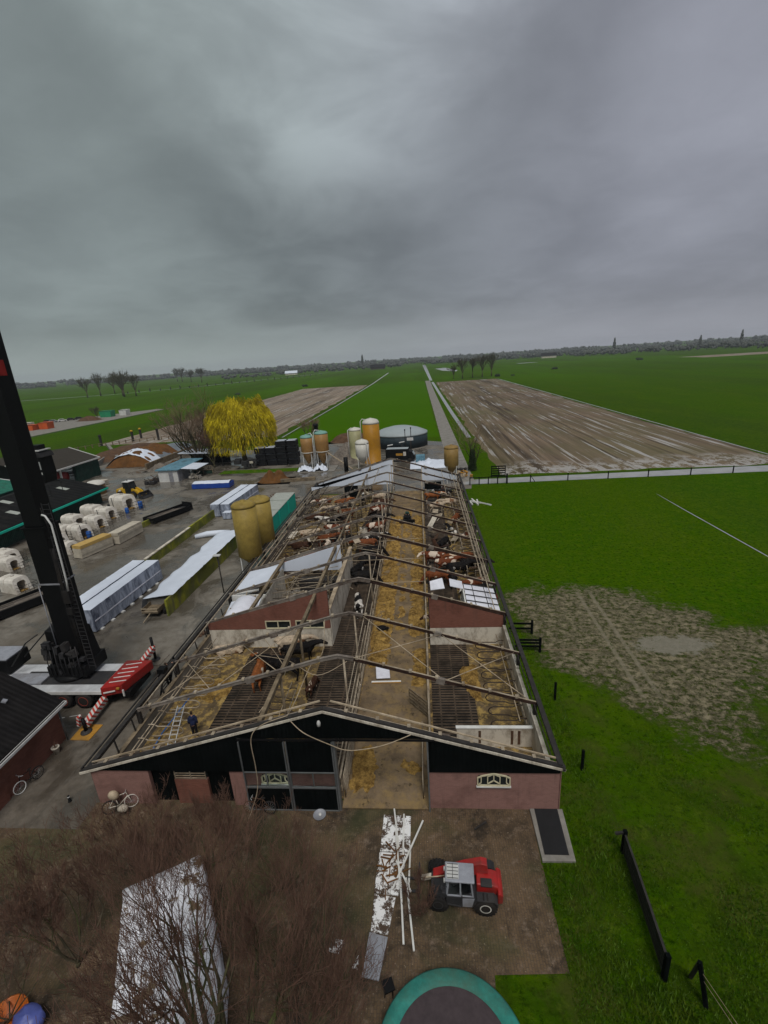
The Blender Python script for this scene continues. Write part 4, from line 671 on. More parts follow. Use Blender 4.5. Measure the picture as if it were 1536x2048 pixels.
# ---------------------------------------------------------------- sheds
s = T('calf_shed', 'long low shed with black roof sheets, skylights and green gutter behind the hutches', 'shed', (-62, 66, 0))
build('wall', MB().box(-74, -58.9, 47, 79.8, 0, 2.7), 'green_cladding', s)
r = build('roof', MB().prism([(-58.4, 2.9), (-58.4, 3.0), (-66, 5.0), (-74.5, 2.7), (-74.5, 2.6), (-66, 4.85)], 44, 80.2, 'y') if False else MB().prism([(-57.6, 2.75), (-57.6, 2.87), (-66, 4.9), (-74.5, 3.0), (-74.5, 2.85)], 44, 80.2, 'y'), 'black_roofing', s)
def on_roof(x): return 2.87+(-57.6-x)*.2417
for y, x in ((53, -61), (58, -62.2), (63, -60.8), (69, -61.6), (75.5, -62.4), (66, -64.4)):
    build('skylight', MB().add([(x-.9, y-.5, on_roof(x-.9)+.03), (x+.9, y-.5, on_roof(x+.9)+.03), (x+.9, y+.5, on_roof(x+.9)+.03), (x-.9, y+.5, on_roof(x-.9)+.03)], [(0, 1, 2, 3)]), 'module_roof', r)
build('gutter', MB().box(-57.58, -57.4, 44, 80.2, 2.5, 2.8), 'green_plastic', r)
s = T('machine_shed', 'open fronted green machine shed with weathered grey roof', 'shed', (-84, 105, 0))
def shed_roof(y): return 3.9+(min(y, 106)-92)*.05
build('roof', MB().add([(-75.7, 90.2, 3.9), (-75.7, 106, 4.1), (-98, 124, 4.2), (-99, 116.5, 4.1), (-75.7, 90.2, 3.75), (-75.7, 106, 3.95), (-98, 124, 4.05), (-99, 116.5, 3.95)], [(0,1,2,3),(7,6,5,4),(4,5,1,0),(5,6,2,1),(6,7,3,2),(7,4,0,3)]) if False else MB().prism([(-76.2, 90.2), (-76.0, 105.6), (-97.5, 124), (-110, 108)], 3.9, 4.05), 'brown_roofing', s)
build('verge_board', MB().bar((-76.1, 90.1, 4.0), (-75.9, 105.7, 4.0), .2, .3).bar((-76, 105.7, 4.0), (-97.6, 124.2, 4.0), .2, .3).bar((-76.1, 90.1, 4.0), (-95, 100, 4.0), .2, .25), 'white_paint', s)
build('wall', MB().prism([(-76.3, 97.4), (-76.2, 105.2), (-97, 123.4), (-96.6, 122.6), (-77.4, 104.8), (-77.0, 97.4)], 0, 3.88), 'green_cladding', s); build('rear_wall', MB().prism([(-90, 99), (-89, 98), (-108, 108), (-109, 110)], 0, 3.8), 'black_boards', s)
build('post', MB().bar((-76.6, 93.2, 0), (-76.6, 93.2, 3.9), .3), 'white_paint', s)
tk = T('slurry_tanker', 'red slurry tanker parked inside the open green machine shed', 'tanker', (-79, 96, 0))
build('tank', MB().lathe(96.2, 1.7, [(0, -80.6), (.9, -80.5), (1.2, -80.1), (1.2, -78.4), (1.0, -77.9), (0, -77.7)], 18, axis='x'), 'machine_red', tk); build('chassis', MB().box(-80.6, -77.6, 95.6, 96.8, .4, .6), 'machine_dark', tk)
for y in (95.2, 97.2): build('wheel', MB().lathe(-79, .5, [(0, y-.15), (.5, y-.15), (.5, y+.15), (0, y+.15)], 14, axis='y'), 'black_rubber', tk)
s = T('green_roofed_shed', 'low shed with green roof and white verge at the far left edge', 'shed', (-80, 78, 0))
build('wall', MB().box(-96, -76, 74, 84, 0, 3), 'green_cladding', s); build('roof', MB().prism([(-75.8, 3.0), (-75.8, 3.15), (-86, 5), (-97, 3.2), (-97, 3.0)], 73.5, 84.5, 'y'), 'green_roofing', s); build('verge_board', MB().bar((-75.8, 73.45, 3.05), (-86, 73.45, 4.95), .2, .35), 'white_paint', s); build('verge_board', MB().bar((-75.8, 84.55, 3.05), (-86, 84.55, 4.95), .2, .3), 'white_paint', s)
t = T('feed_tank', 'round brown tank with a pale domed lid beside the machine shed', 'tank', (-64.6, 86.6, 0)); build('shell', MB().lathe(-64.6, 86.6, [(1.7, 0), (1.7, 1.9)], 24), 'silo_copper', t); build('lid', MB().lathe(-64.6, 86.6, [(1.85, 1.9), (1.8, 2.15), (1.2, 2.6), (0, 2.8)], 24), 'silo_cap', t)
t = T('small_office_shed', 'small white shed with a blue sheet roof and canopy in the yard', 'shed', (-54, 96, 0))
build('wall', MB().box(-55.6, -51.4, 94.0, 99.5, 0, 2.5), 'white_paint', t); build('side_wall', MB().box(-51.39, -51.3, 94.1, 99.4, 0, 2.5), 'machine_grey', t); build('door', MB().box(-53.3, -52.4, 93.93, 93.99, 0, 2.1), 'machine_grey', t)
build('roof', MB().prism([(-56.0, 2.5), (-51.0, 2.5), (-51.0, 2.62), (-56.0, 2.75)], 93.7, 106, 'y'), 'blue_roofing', t); build('canopy', slopebox(MB(), -51.0, -47.5, 95, 101, 2.55, 2.3), 'tarp_white', t)
for x, y in ((-47.6, 95.2), (-47.6, 100.8)): build('canopy_post', MB().bar((x, y, 0), (x, y, 2.3), .1), 'dark_steel', t)
# junk beside it
rnd = random.Random(9)
for (x, y, nm, lb, mt) in ((-57.2, 95.4, 'scrap_pile', 'dark rusty frame of scrap left of the small white shed', 'rust'), (-56.8, 92.8, 'scrap_pile', 'low dark implement lying in front of the small white shed', 'dark_steel'), (-49.0, 96.5, 'tool_heap', 'mixed tools and planks under the white canopy', 'weathered_white'), (-70.5, 92.5, 'storage_rack', 'dark storage rack stacked with white parts by the green wall', 'dark_steel'), (-53.8, 76.2, 'scrap_pile', 'low scrap rack between the loader and the black flatbed', 'dark_steel')):
    t = T(nm, lb, 'scrap', (x, y, 0)); g = MB()
    for k in range(10): g.bar((x+rnd.uniform(-1.4, 1.4), y+rnd.uniform(-1, 1), rnd.uniform(.1, .4)), (x+rnd.uniform(-1.4, 1.4), y+rnd.uniform(-1, 1), rnd.uniform(.4, 1.5)), .09, .12)
    build('frame', g, mt, t); g = MB()
    for k in range(4): g.rbox((x+rnd.uniform(-1.1, 1.1), y+rnd.uniform(-.7, .7), .4), (rnd.uniform(.5, 1.1), .6, rnd.uniform(.4, .9)), (0, 0, rnd.uniform(0, 3)))
    build('parts', g, 'white_plastic' if nm != 'scrap_pile' else 'machine_dark', t)
t = T('pallet_box', 'white box pallet standing on the yard by the green shed', 'pallet box', (-68.2, 94, 0)); build('crate', MB().box(-69, -67.4, 93.3, 94.7, .1, 1.1), 'weathered_white', t, bev=.04); build('feet', MB().box(-68.9, -68.7, 93.4, 94.6, 0, .1).box(-67.7, -67.5, 93.4, 94.6, 0, .1), 'dark_steel', t)
t = T('lawn_mower', 'bright green ride-on mower beside the storage rack', 'mower', (-69.6, 90.6, 0)); build('body', MB().box(-70.4, -69.0, 90.2, 91.0, .25, .75), 'lime_paint', t, bev=.1); build('seat', MB().box(-70.3, -69.9, 90.4, 90.8, .75, 1.1), 'machine_dark', t, bev=.05)
for x in (-70.1, -69.3): build('wheel', MB().lathe(x, .25, [(0, 90.1), (.25, 90.1), (.25, 91.1), (0, 91.1)], 12, axis='y'), 'black_rubber', t)
# silage clamp: dark heap under pale sheet between walls
def heapf(cx, cy, rx, ry, h, seed):
    def f(x, y):
        d = ((x-cx)/rx)**2+((y-cy)/ry)**2; return max(0, h*(1-d)**.6 if d < 1 else 0)*(1+.25*mnoise.noise(Vector((x*.4, y*.4, seed))))
    return f
t = T('silage_clamp', 'brown silage heap with a torn white sheet in an open clamp', 'silage clamp', (-75, 118, 0))
build('silage', MB().grid(-80, -68, 112, 128, 24, 26, lambda x, y: .05+max(0, 3.4*(1-((x+74)/6.3)**2)*min(1, (y-112)/2.2))*(1+.15*mnoise.noise(Vector((x*.6, y*.6, 1))))), 'silage', t)
build('cover_sheet', MB().grid(-80.6, -67.9, 113.6, 118.5, 30, 14, lambda x, y: .1+max(0, (3.0+.25*(y-113.6)**.5)*(1-((x+74.1)/6.5)**2))*(1+.14*mnoise.noise(Vector((x*.9, y*.9, 1))))), 'tarp_white', t)
build('clamp_wall', MB().bar((-66.6, 108, .7), (-66.0, 150, .7), .4, 1.5), 'old_timber', t); build('clamp_wall', MB().bar((-83, 112, .5), (-92, 136, .5), .4, 1.2), 'concrete', t)
build('cover_sheet', MB().grid(-80.6, -67.5, 118.5, 140, 24, 30, lambda x, y: .1+max(0, 3.3*(1-((x+74.1)/6.6)**2))*(1-.025*(y-118))*(1+.14*mnoise.noise(Vector((x*.9, y*.9, 1))))), 'slate_sheet', t)
t = tag(build('soil_bank', MB().grid(-95, -83, 118, 150, 14, 26, heapf(-89, 134, 5.8, 16, 1.8, 4)), 'soil_heap'), 'brown earth bank along the far side of the clamp', 'earth bank')
for x, y, sc_ in ((-62, 108, 1), (-60, 113, .8)): tag(build('rubble_heap', MB().grid(x-4, x+4, y-3, y+3, 20, 16, lambda a, b: (.02+max(0, 1.3*sc_*(1-((a-x)/4)**2-((b-y)/3)**2))*(1+.8*mnoise.noise(Vector((a*1.5, b*1.5, 2)))))), 'rubble' if x < -61 else 'silage'), 'pale rubble heap in front of the silage clamp' if x < -61 else 'brown fodder heap right of the silage clamp', 'heap')
for k, (x, y, hgt) in enumerate(((-100.3, 158.7, 2.2), (-101.6, 166, 2.0), (-91, 158.7, 2.3), (-107.3, 151.7, 2.0))):
    lab = ['dark gate post with yellow top, second from the left beyond the clamp', 'thin dark gate post set back farthest beyond the clamp', 'stout dark gate post nearest the bare bush', 'black gate post farthest left at the field edge'][k]
    t = T('gate_post', lab, 'post', (x, y, 0), 'gate posts at the field edge'); build('shaft', MB().box(x-.3, x+.3, y-.3, y+.3, 0, hgt+1.2), 'dark_steel', t, bev=.05); build('cap', MB().lathe(x, y, [(.5, hgt+1.2), (.45, hgt+1.6), (0, hgt+1.8)], 8), 'machine_yellow' if k < 2 else 'dark_steel', t)
t = T('field_fence', 'low wooden post and rail fence between the yard and the meadow', 'fence', (-98, 145, 0))
g = MB(); P_ = [(-118, 128), (-112, 140), (-107, 150), (-99, 156), (-88, 160), (-70, 163)]
for i in range(5):
    for k in range(5):
        a = Vector((*P_[i], 0)).lerp(Vector((*P_[i+1], 0)), k/5); build('post', MB().box(a.x-.12, a.x+.12, a.y-.12, a.y+.12, 0, 1.2), 'old_timber', t)
    g.bar((*P_[i], 1.0), (*P_[i+1], 1.0), .06, .12)
build('rail', g, 'old_timber', t)
tag(build('low_wall', MB().bar((-84, 124, .5), (-104, 150, .5), .8, 1.0), 'concrete'), 'pale concrete clamp wall left of the earth bank', 'wall'); tag(build('low_wall', MB().bar((-88, 120, .45), (-112, 142, .45), 1.4, .9), 'concrete'), 'broad pale concrete block wall behind the machine shed', 'wall')
# ---------------------------------------------------------------- calf hutches
def hutch(nm='calf_hutch'):
    t = T(nm, 'x', 'calf hutch'); t['group'] = 'calf hutches in front of the black roofed shed'
    # tunnel of white plastic with a dark entrance at +X
    def arch(w, h, t_=0): return [(-w/2, 0), (-w/2, h*.72), (-w*.45, h*.87), (-w*.33, h*.97), (0, h), (w*.33, h*.97), (w*.45, h*.87), (w/2, h*.72), (w/2, 0)]
    o, i_ = arch(1.5, 1.4), arch(.78, 1.0); L_ = 2.2; g = MB(); n = len(o)
    vs = [(-L_/2+.12, a*.9, b*.96) for a, b in o]+[(L_/2-.22*b, a*(1-.06*b), b) for a, b in o]+[(L_/2-.22*b+.02, a, b) for a, b in i_]+[(-L_/2+.2, a*.9, b*.94) for a, b in i_]
    fs = []
    for k in range(n-1): fs += [(k, k+1, n+k+1, n+k), (n+k, n+k+1, 2*n+k+1, 2*n+k), (2*n+k, 2*n+k+1, 3*n+k+1, 3*n+k)]
    fs += [tuple(range(n)), tuple(range(3*n, 4*n))]; g.add(vs, [f[::-1] for f in fs]); build('shell', g, 'hutch_shell', t, bev=.03)
    for x in (-.3,):
        g = MB()
        for a, b in zip(o[:-1], o[1:]): g.bar((x, a[0]*(.97+.03*x), a[1]*.99), (x, b[0]*(.97+.03*x), b[1]*.99), .07, .03)
        build('rib', g, 'hutch_shell', t)
    build('vent', MB().lathe(0, 0, [(.14, 1.38), (.14, 1.46), (0, 1.48)], 10), 'white_plastic', t); build('floor_straw', MB().box(-.95, 1.05, -.6, .6, .01, .06), 'straw', t)
    g = MB()
    for z in (.3, .6, .9): g.tube([(1.1, -.65, z), (2.1, -.6, z), (2.1, .6, z), (1.1, .65, z)], .02, 4)
    for y in (-.6, -.2, .2, .6): g.tube([(2.1, y, 0), (2.1, y, .92)], .018, 4)
    build('pen_fence', g, 'dark_steel', t); return t
hu = hutch(); HB = [(-52.0, 75.4, -.35, 1.55, 'largest white calf hutch, nearest the yellow loader'), (-54.6, 71.0, -.3, 1.3, 'white calf hutch second from the yellow loader'), (-51.6, 70.0, -.3, 1.2, 'white hutch with a littered front pen, third from the loader'), (-54.4, 66.2, -.3, 1.25, 'beige calf hutch touching the green gutter'),
 (-50.6, 65.8, -.35, 1.15, 'pale beige hutch with open front beside the thin pole'), (-53.0, 62.0, -.3, 1.1, 'brownish hutch half hidden behind the blue drum hutch'), (-50.0, 61.4, -.4, 1.2, 'cream hutch standing right next to a blue drum'), (-50.8, 57.6, -.3, 1.2, 'grey cream hutch behind the crane ladder'), (-47.6, 55.6, -.2, .95, 'small white hutch in front of the yellow panel stack'), (-53.6, 52.6, -.3, 1.1, 'white hutch left of the crane mast near the green gutter'), (-51.6, 50.6, -.3, 1.0, 'second white hutch left of the crane mast'), (-45.6, 44.6, -.25, 1.05, 'lone white hutch standing by the black flat rack left of the mast')]
for i, (x, y, rz, k, lb) in enumerate(HB):
    o = hu if i == 0 else copy_tree(hu)
    o.location = (x, y, .02); o.rotation_euler = (0, 0, rz); o.scale = (k*1.17,)*3; o['label'] = lb
def drum():
    t = T('blue_drum', 'x', 'drum', group='blue plastic drums by the hutches'); build('body', MB().lathe(0, 0, [(.28, 0), (.3, .05), (.3, .3), (.32, .33), (.3, .36), (.3, .6), (.32, .63), (.3, .66), (.3, .88), (.27, .92)], 16), 'blue_plastic', t); build('lid', MB().lathe(0, 0, [(.26, .92), (.26, .95), (0, .95)], 16), 'blue_plastic', t); return t
dr = drum()
for i, (x, y, k, lb) in enumerate([(-48.2, 60.8, 1.1, 'blue drum at the mouth of the cream hutch'), (-48.9, 75.3, 1.25, 'blue drum farthest right beside the largest hutch'), (-49.6, 72.4, 1.0, 'blue-grey drum between the white hutches'), (-48.8, 57.4, .95, 'blue drum by the small white hutch near the panels')]):
    o = dr if i == 0 else copy_tree(dr); o.location = (x, y, .02); o.scale = (k,)*3; o['label'] = lb
for x, y, h_, lb in ((-50.2, 66.4, 2.6, 'thin dark pole rising between the beige hutches'), (-50.9, 71.3, 3.1, 'tall thin dark pole beside the white hutches'), (-48.8, 60.4, 2.2, 'short dark pole in front of the cream hutch')): tag(build('thin_pole', MB().tube([(x, y, 0), (x-.1, y-.1, h_)], .05, 6), 'dark_steel'), lb, 'pole')
# stacked sandwich panels
def panels(nm, x0, x1, y0, y1, n, th, top, side, lb, rz=0, cat='panel stack'):
    t = T(nm, lb, cat, (0, 0, 0)); rnd = random.Random(len(lb))
    cx, cy = (x0+x1)/2, (y0+y1)/2; t.location = (cx, cy, 0)
    for k in range(n):
        j = rnd.uniform(-.06, .06); build('panel', MB().box(x0+j, x1+j, y0+j, y1-j, .12+k*(th+.012), .12+k*(th+.012)+th), top if k == n-1 else side, t)
    yy = y0+.6
    while yy < y1: build('batten', MB().box(x0+.05, x1-.05, yy, yy+.15, .02, .12), 'old_timber', t); yy += 2.2
    t.rotation_euler = (0, 0, rz); return t
panels('panel_stack', -44.4, -42.9, 53.0, 57.6, 4, .41, 'panel_yellow', 'panel_cream', 'stack of sandwich panels with a yellow top on the left of the yard', -.28)
panels('panel_stack', -42.9, -41.4, 57.8, 62.8, 4, .38, 'panel_cream', 'panel_cream', 'stack of cream sandwich panels beyond the yellow topped stack', -.10)
# black flat racks
def rack(x, y, rz, L_, lb):
    t = T('flat_rack', lb, 'flat rack', (0, 0, 0)); w = 2.3
    build('floor', MB().box(-L_/2, L_/2, -w/2, w/2, .35, .5), 'machine_dark', t)
    for s_ in (-1, 1): build('side_wall', MB().box(-L_/2, L_/2, s_*w/2-.05, s_*w/2+.05, .2, .95), 'black_paint', t)
    build('end_wall', MB().box(L_/2-.08, L_/2, -w/2, w/2, .5, 1.35), 'black_paint', t); build('end_wall', MB().box(-L_/2, -L_/2+.08, -w/2, w/2, .5, .9), 'black_paint', t)
    g = MB()
    for k in range(6): g.bar((-L_/2+.3, -.9+k*.33, .62+.05*(k % 3)), (L_/2-.5-.3*k, -.9+k*.36, .64), .12, .08)
    g.rbox((L_*.1, .2, .62), (L_*.4, .7, .06), (0, 0, .05)); build('load', g, 'rubble', t)
    for a in (-L_/2+.5, L_/2-.7): build('roller', MB().lathe(a, .2, [(.0, -1.0), (.2, -1.0), (.2, 1.0), (0, 1.0)], 12, axis='y'), 'dark_steel', t)
    return place(t, (x, y, .02), rz)
rack(-40.9, 69.8, R(67), 7.6, 'black flat rack loaded with scrap right of the hutches'); rack(-41.2, 40.7, R(62), 7.8, 'black flat rack left of the crane mast with scrap on it')
# long mossy concrete bunker walls
def bwall(x0, y0, x1, y1, h_, lb, wh=.26, cap=True):
    t = T('bunker_wall', lb, 'wall', ((x0+x1)/2, (y0+y1)/2, 0)); build('wall', MB().bar((x0, y0, h_/2), (x1, y1, h_/2), wh, h_), 'mossy_concrete', t)
    if cap: build('top_plank', MB().bar((x0, y0, h_+.06), (x1, y1, h_+.06), wh+.12, .1), 'weathered_white', t)
bwall(-33.1, 49.5, -32.9, 60.5, 1.15, 'mossy concrete wall beyond the wrapped panel bundle'); bwall(-33.0, 60.5, -32.8, 69.0, 1.25, 'bright green mossy wall leading to the white bundles', cap=False); bwall(-42.6, 63.2, -42.2, 66.4, .8, 'short mossy wall stub at the black flat rack', cap=False)
# low wedge of panels covered in a pale sheet with a mossy side
t = T('sheeted_trough', 'long concrete trough covered by a pale sheet along the barn', 'trough', (-27, 48, 0))
build('side_wall', MB().bar((-24.55, 38.2, .85), (-24.2, 56.5, .85), .2, 1.7), 'mossy_concrete', t)
g = MB(); nx, ny = 10, 50
def cov(x, y): return 1.78-(-24.4-x)*.14+.05*mnoise.noise(Vector((x*1.5, y*1.2, 0)))
def ex(i, j): y = 39.2+j*(57.5-39.2)/ny; x0 = -27.6+.5*mnoise.noise(Vector((0, y*.5, 3)))-(y-39)*.01; x1 = -24.25+.12*mnoise.noise(Vector((5, y*3, 3)))+(y-39)*.018; return (x0+(x1-x0)*i/nx, y)
vs = [(*ex(i, j), cov(*ex(i, j)) if i else .3) for j in range(ny+1) for i in range(nx+1)]; g.add(vs, [(j*(nx+1)+i, j*(nx+1)+i+1, (j+1)*(nx+1)+i+1, (j+1)*(nx+1)+i) for j in range(ny) for i in range(nx)], 0, True); build('cover_sheet', g, 'tarp_white', t)
build('core', MB().box(-27.2, -24.6, 39.5, 57, .02, 1.2), 'concrete', t); tag(build('rolled_sheet', MB().tube([(-31.5, 59, .3), (-30, 59.6, .45), (-28.2, 59.8, .5), (-27.2, 60.6, .35)], [.3, .42, .4, .25], 10), 'tarp_white'), 'crumpled roll of pale sheet beyond the covered trough', 'sheet')
t = T('small_trailer', 'small open trailer with drawbar at the near end of the trough', 'trailer', (-26, 38.6, 0)); g = MB().box(-26.9, -25.3, 37.9, 39.6, .5, .58); 
for x in (-26.9, -25.34): g.box(x, x+.05, 37.9, 39.6, .58, .95)
build('bed', g, 'old_timber', t); build('drawbar', MB().bar((-26.1, 37.9, .5), (-26.0, 36.5, .35), .08), 'pale_timber', t); build('end_rail', MB().bar((-26.9, 37.88, 1.0), (-25.3, 37.88, 1.0), .06).bar((-26.9, 37.88, .7), (-25.3, 37.88, .7), .06), 'pale_timber', t)
for x in (-27.0, -25.1): build('wheel', MB().lathe(38.8, .32, [(0, x-.1), (.32, x-.1), (.32, x+.1), (0, x+.1)], 14, axis='x'), 'black_rubber', t)
# wrapped bundles of panels
def bundle(x0, x1, y0, y1, h_, lb, rz=0, n=2):
    cx, cy = (x0+x1)/2, (y0+y1)/2; t = T('wrapped_bundle', lb, 'panel bundle', (cx, cy, 0)); w = (x1-x0)/n
    for k in range(n):
        a = x0+k*w+.09; b = a+w-.18; g = MB(); m_y = int((y1-y0)*3)
        # side with sagging film: grid around the section
        sec = [(a, .15), (a, h_*.5), (a+.02, h_), (b-.02, h_), (b, h_*.5), (b, .15)]; vs = []
        for j in range(m_y+1):
            y = y0+(y1-y0)*j/m_y
            for q, (x, z) in enumerate(sec): nn = mnoise.noise(Vector((x*2, y*2.2, z*3+k)))*.05; vs.append((x+(nn if q < 2 else -nn if q > 3 else 0), y, z+nn*.5))
        n6 = 6; g.add(vs, [(j*n6+q, j*n6+q+1, (j+1)*n6+q+1, (j+1)*n6+q) for j in range(m_y) for q in (0, 1, 3, 4)]+[tuple(range(n6)), tuple(range(m_y*n6, m_y*n6+n6))], 1).add(vs, [(j*n6+2, j*n6+3, (j+1)*n6+3, (j+1)*n6+2) for j in range(m_y)], 0)
        build('film', g, ['tarp_white', 'wrap_film'], t)
        yy = y0+.5
        while yy < y1: build('batten', MB().box(a, b+.25 if k == n-1 else b, yy, yy+.35, .03, .16), 'white_board', t); yy += 1.5
        g = MB(); g.box(b-.01, b+.03, y0+.2, y1-.2, h_*.46, h_*.5); build('strap', g, 'white_foil', t)
    t.rotation_euler = (0, 0, rz)
bundle(-32.9, -29.6, 35.5, 46.5, 2.35, 'two tall rows of panels wrapped in blue-white film behind the crane', R(-2), 2); bundle(-33.0, -29.7, 68.4, 80.5, 2.1, 'white film wrapped panel rows between mossy wall and blue container', R(-3), 2)
bundle(-30.9, -29.4, 67.0, 68.2, 1.1, 'short white slatted bundle end in front of the far wrapped rows', 0, 1)
t = T('covered_container', 'low blue open container with a white cover on the yard', 'container', (-41.1, 87.8, 0)); build('body', MB().box(-45, -37.4, 86.7, 89.2, .1, 1.0), 'blue_tarp', t, bev=.03); build('cover', MB().grid(-44.9, -37.5, 86.8, 89.1, 30, 8, lambda x, y: 1.05+.28*(1-((y-87.95)/1.15)**2)+.08*mnoise.noise(Vector((x, y*2, 0)))), 'tarp_white', t); build('skid', MB().box(-44.8, -37.6, 86.9, 87.1, .0, .1).box(-44.8, -37.6, 88.9, 89.1, 0, .1), 'dark_steel', t)
# teal modules with pale roofs
for k, (x0, y0, y1, lb) in enumerate(((-22.9, 57.0, 61.1, 'nearest of the three bright green container modules'), (-22.9, 61.4, 65.8, 'middle bright green container module'), (-22.9, 66.1, 70.2, 'farthest of the three bright green container modules'))):
    t = T('green_module', lb, 'container', (x0+1.3, (y0+y1)/2, 0), 'green container modules beside the barn'); build('body', MB().box(x0, x0+2.9, y0, y1, .1, 3.0), 'green_plastic', t, bev=.03); build('roof', MB().box(x0-.05, x0+2.95, y0-.03, y1+.03, 3.005, 3.1), 'module_roof', t, bev=.02)
    build('door_panel', MB().box(x0+1.35, x0+1.39, y0-.015, y0-.003, .2, 2.65), 'dark_steel', t)
t = T('scrap_heap', 'dark tangled scrap heap behind the green modules', 'scrap heap', (-24.2, 73.5, 0)); g = MB(); rnd = random.Random(4)
for k in range(90): a = rnd.uniform(0, 6.28); x = -24.4+rnd.gauss(0, 1.7); y = 73.6+rnd.gauss(0, 1.3); g.bar((x, y, rnd.uniform(.05, .6)), (x+math.cos(a)*1.2, y+math.sin(a)*1.2, rnd.uniform(.2, 1.7)), rnd.uniform(.05, .2), .1)
build('timber', g, 'rust', t)
t = T('scrap_heap', 'pale splintered timber on the yard beside the barn eave', 'scrap heap', (-19.6, 74, 0)); g = MB()
for k in range(34): a = rnd.uniform(0, 6.28); x = -19.9+rnd.gauss(0, .45); y = 72+rnd.gauss(0, 1.6); g.bar((x, y, rnd.uniform(.05, .2)), (x+math.cos(a)*1.2, y+math.sin(a)*1.2, rnd.uniform(.1, .6)), .08, .1)
build('timber', g, 'old_timber', t)
tag(build('sand_heap', MB().grid(-33, -26, 88, 94, 24, 20, lambda x, y: .02+max(0, 1.6*(1-((x+30)/3)**2-((y-91.5)/2.6)**2))*(1+1.3*mnoise.noise(Vector((x*.8, y*.8, 0))))), 'silage'), 'orange brown heap of sand by the grass strip', 'heap'); tag(build('timber_beam', MB().bar((-28, 89.5, .35), (-21.2, 90.3, .35), .7, .6), 'old_timber'), 'long squared timber baulk beside the sand heap', 'beam')
# ---------------------------------------------------------------- silos
def silo(x, y, r, z0, z1, cone, capm, bodym, lb, nm='feed_silo', legs=4, dome=.6, pipe=None, band=False):
    t = T(nm, lb, 'silo', (x, y, 0)); g = MB()
    build('shell', MB().lathe(x, y, ([(.22, z0-cone), (.26, z0-cone)] if cone else [(r, z0)])+[(r, z0), (r*1.01, (z0+z1)/2), (r, z1)], 32), bodym, t)
    build('cap', MB().lathe(x, y, [(r*1.01, z1-.02), (r*1.0, z1+dome*.35), (r*.8, z1+dome*.75), (r*.4, z1+dome*.97), (.25, z1+dome), (.25, z1+dome+.12), (0, z1+dome+.12)], 32), capm, t)
    if band: build('band', MB().lathe(x, y, [(r*1.03, z0-.05), (r*1.03, z0+.12)], 32), 'silo_cap', t)
    if cone:
        for k in range(legs):
            a = PI/4+k*2*PI/legs; build('leg', MB().bar((x+r*.93*math.cos(a), y+r*.93*math.sin(a), 0), (x+r*.93*math.cos(a), y+r*.93*math.sin(a), z0+.2), .1), 'white_paint', t)
    if pipe: build('fill_pipe', MB().tube(pipe, .09, 8), 'white_paint', t)
    return t
silo(-19.15, 47.0, 1.28, 2.5, 8.0, 1.0, 'silo_tan', 'silo_tan', 'near tan silo with domed top beside the barn'); silo(-19.1, 51.6, 1.3, 2.4, 7.2, 1.0, 'silo_tan', 'silo_tan', 'second tan silo directly behind the near one')
silo(-24.75, 101, 1.38, 3.7, 6.9, 2.5, 'teal_cap', 'silo_copper', 'copper coloured hopper silo with green cap, left of the pair', pipe=[(-23.25, 100.2, .4), (-23.25, 100.2, 7.4), (-23.7, 100.4, 7.9), (-24.5, 100.9, 7.6)], band=True)
silo(-21.5, 101, 1.45, 3.8, 7.6, 2.7, 'teal_cap', 'silo_copper', 'copper coloured hopper silo with green cap, right of the pair', pipe=[(-22.95, 100.2, .4), (-22.95, 100.2, 7.9), (-22.6, 100.4, 8.5), (-21.8, 100.9, 8.3)], band=True)
tag(build('silo_slab', MB().box(-27, -18.6, 97.2, 103, .02, .14), 'concrete'), 'concrete slab carrying the pair of copper silos', 'slab'); tag(build('black_chimney', MB().lathe(-24, 108, [(.5, 0), (.5, 8.3), (.6, 8.4), (.6, 8.9), (0, 9.0)], 16), 'black_paint'), 'black round flue behind the green capped silos', 'flue')
for k, (x, y, h_, r_, lb) in enumerate(((-25.2, 98.7, 1.3, 1.3, 'white bags piled under the left copper silo'), (-21.9, 98.6, 1.4, 1.4, 'white bags piled under the right copper silo'))): tag(build('white_bags', MB().grid(x-1.8, x+1.8, y-1.2, y+1.6, 18, 14, lambda a, b: .14+max(0, h_*(1-((a-x)/1.6)**2-((b-y)/1.5)**2))**.6*(.8+.9*mnoise.noise(Vector((a*1.9, b*1.9, k))))), 'tarp_white'), lb, 'bags')
silo(-14.9, 107, 1.42, .05, 7.1, 0, 'silo_cap', 'silo_pale', 'pale yellow silo behind the white hopper silo', pipe=[(-16.4, 106, 0), (-16.4, 106, 7.3), (-15.6, 106.4, 7.8)])
silo(-10.95, 104.5, 1.87, .05, 8.75, 0, 'silo_cap', 'silo_orange', 'tall orange silo with white cap beside the round tank', pipe=[(-13.1, 103.6, 3), (-13.1, 103.6, 9.4), (-12.7, 103.8, 9.9), (-11.9, 104, 9.7)], dome=1.1)
silo(-12.45, 98.5, 1.42, 2.9, 5.4, 1.7, 'silo_cap', 'silo_cap', 'small white hopper silo in front of the orange silo', dome=.9, pipe=[(-10.7, 96.8, .6), (-11.3, 97.2, 5.3), (-12.1, 98.2, 6.4)])
silo(5.25, 84, 1.27, 3.3, 6.3, 1.5, 'silo_ochre', 'silo_ochre', 'ochre hopper silo at the far right corner of the barn', dome=.5)
tag(build('auger', MB().bar((-20.5, 100.5, 3.6), (-14.5, 96.5, .5), .18), 'pale_timber'), 'slanting auger tube left of the white silo', 'auger'); tag(build('dark_post', MB().tube([(-15.9, 96.8, 0), (-15.9, 96.8, 3.0)], .45, 10), 'black_paint'), 'stubby black post at the barn corner by the white silo', 'post')
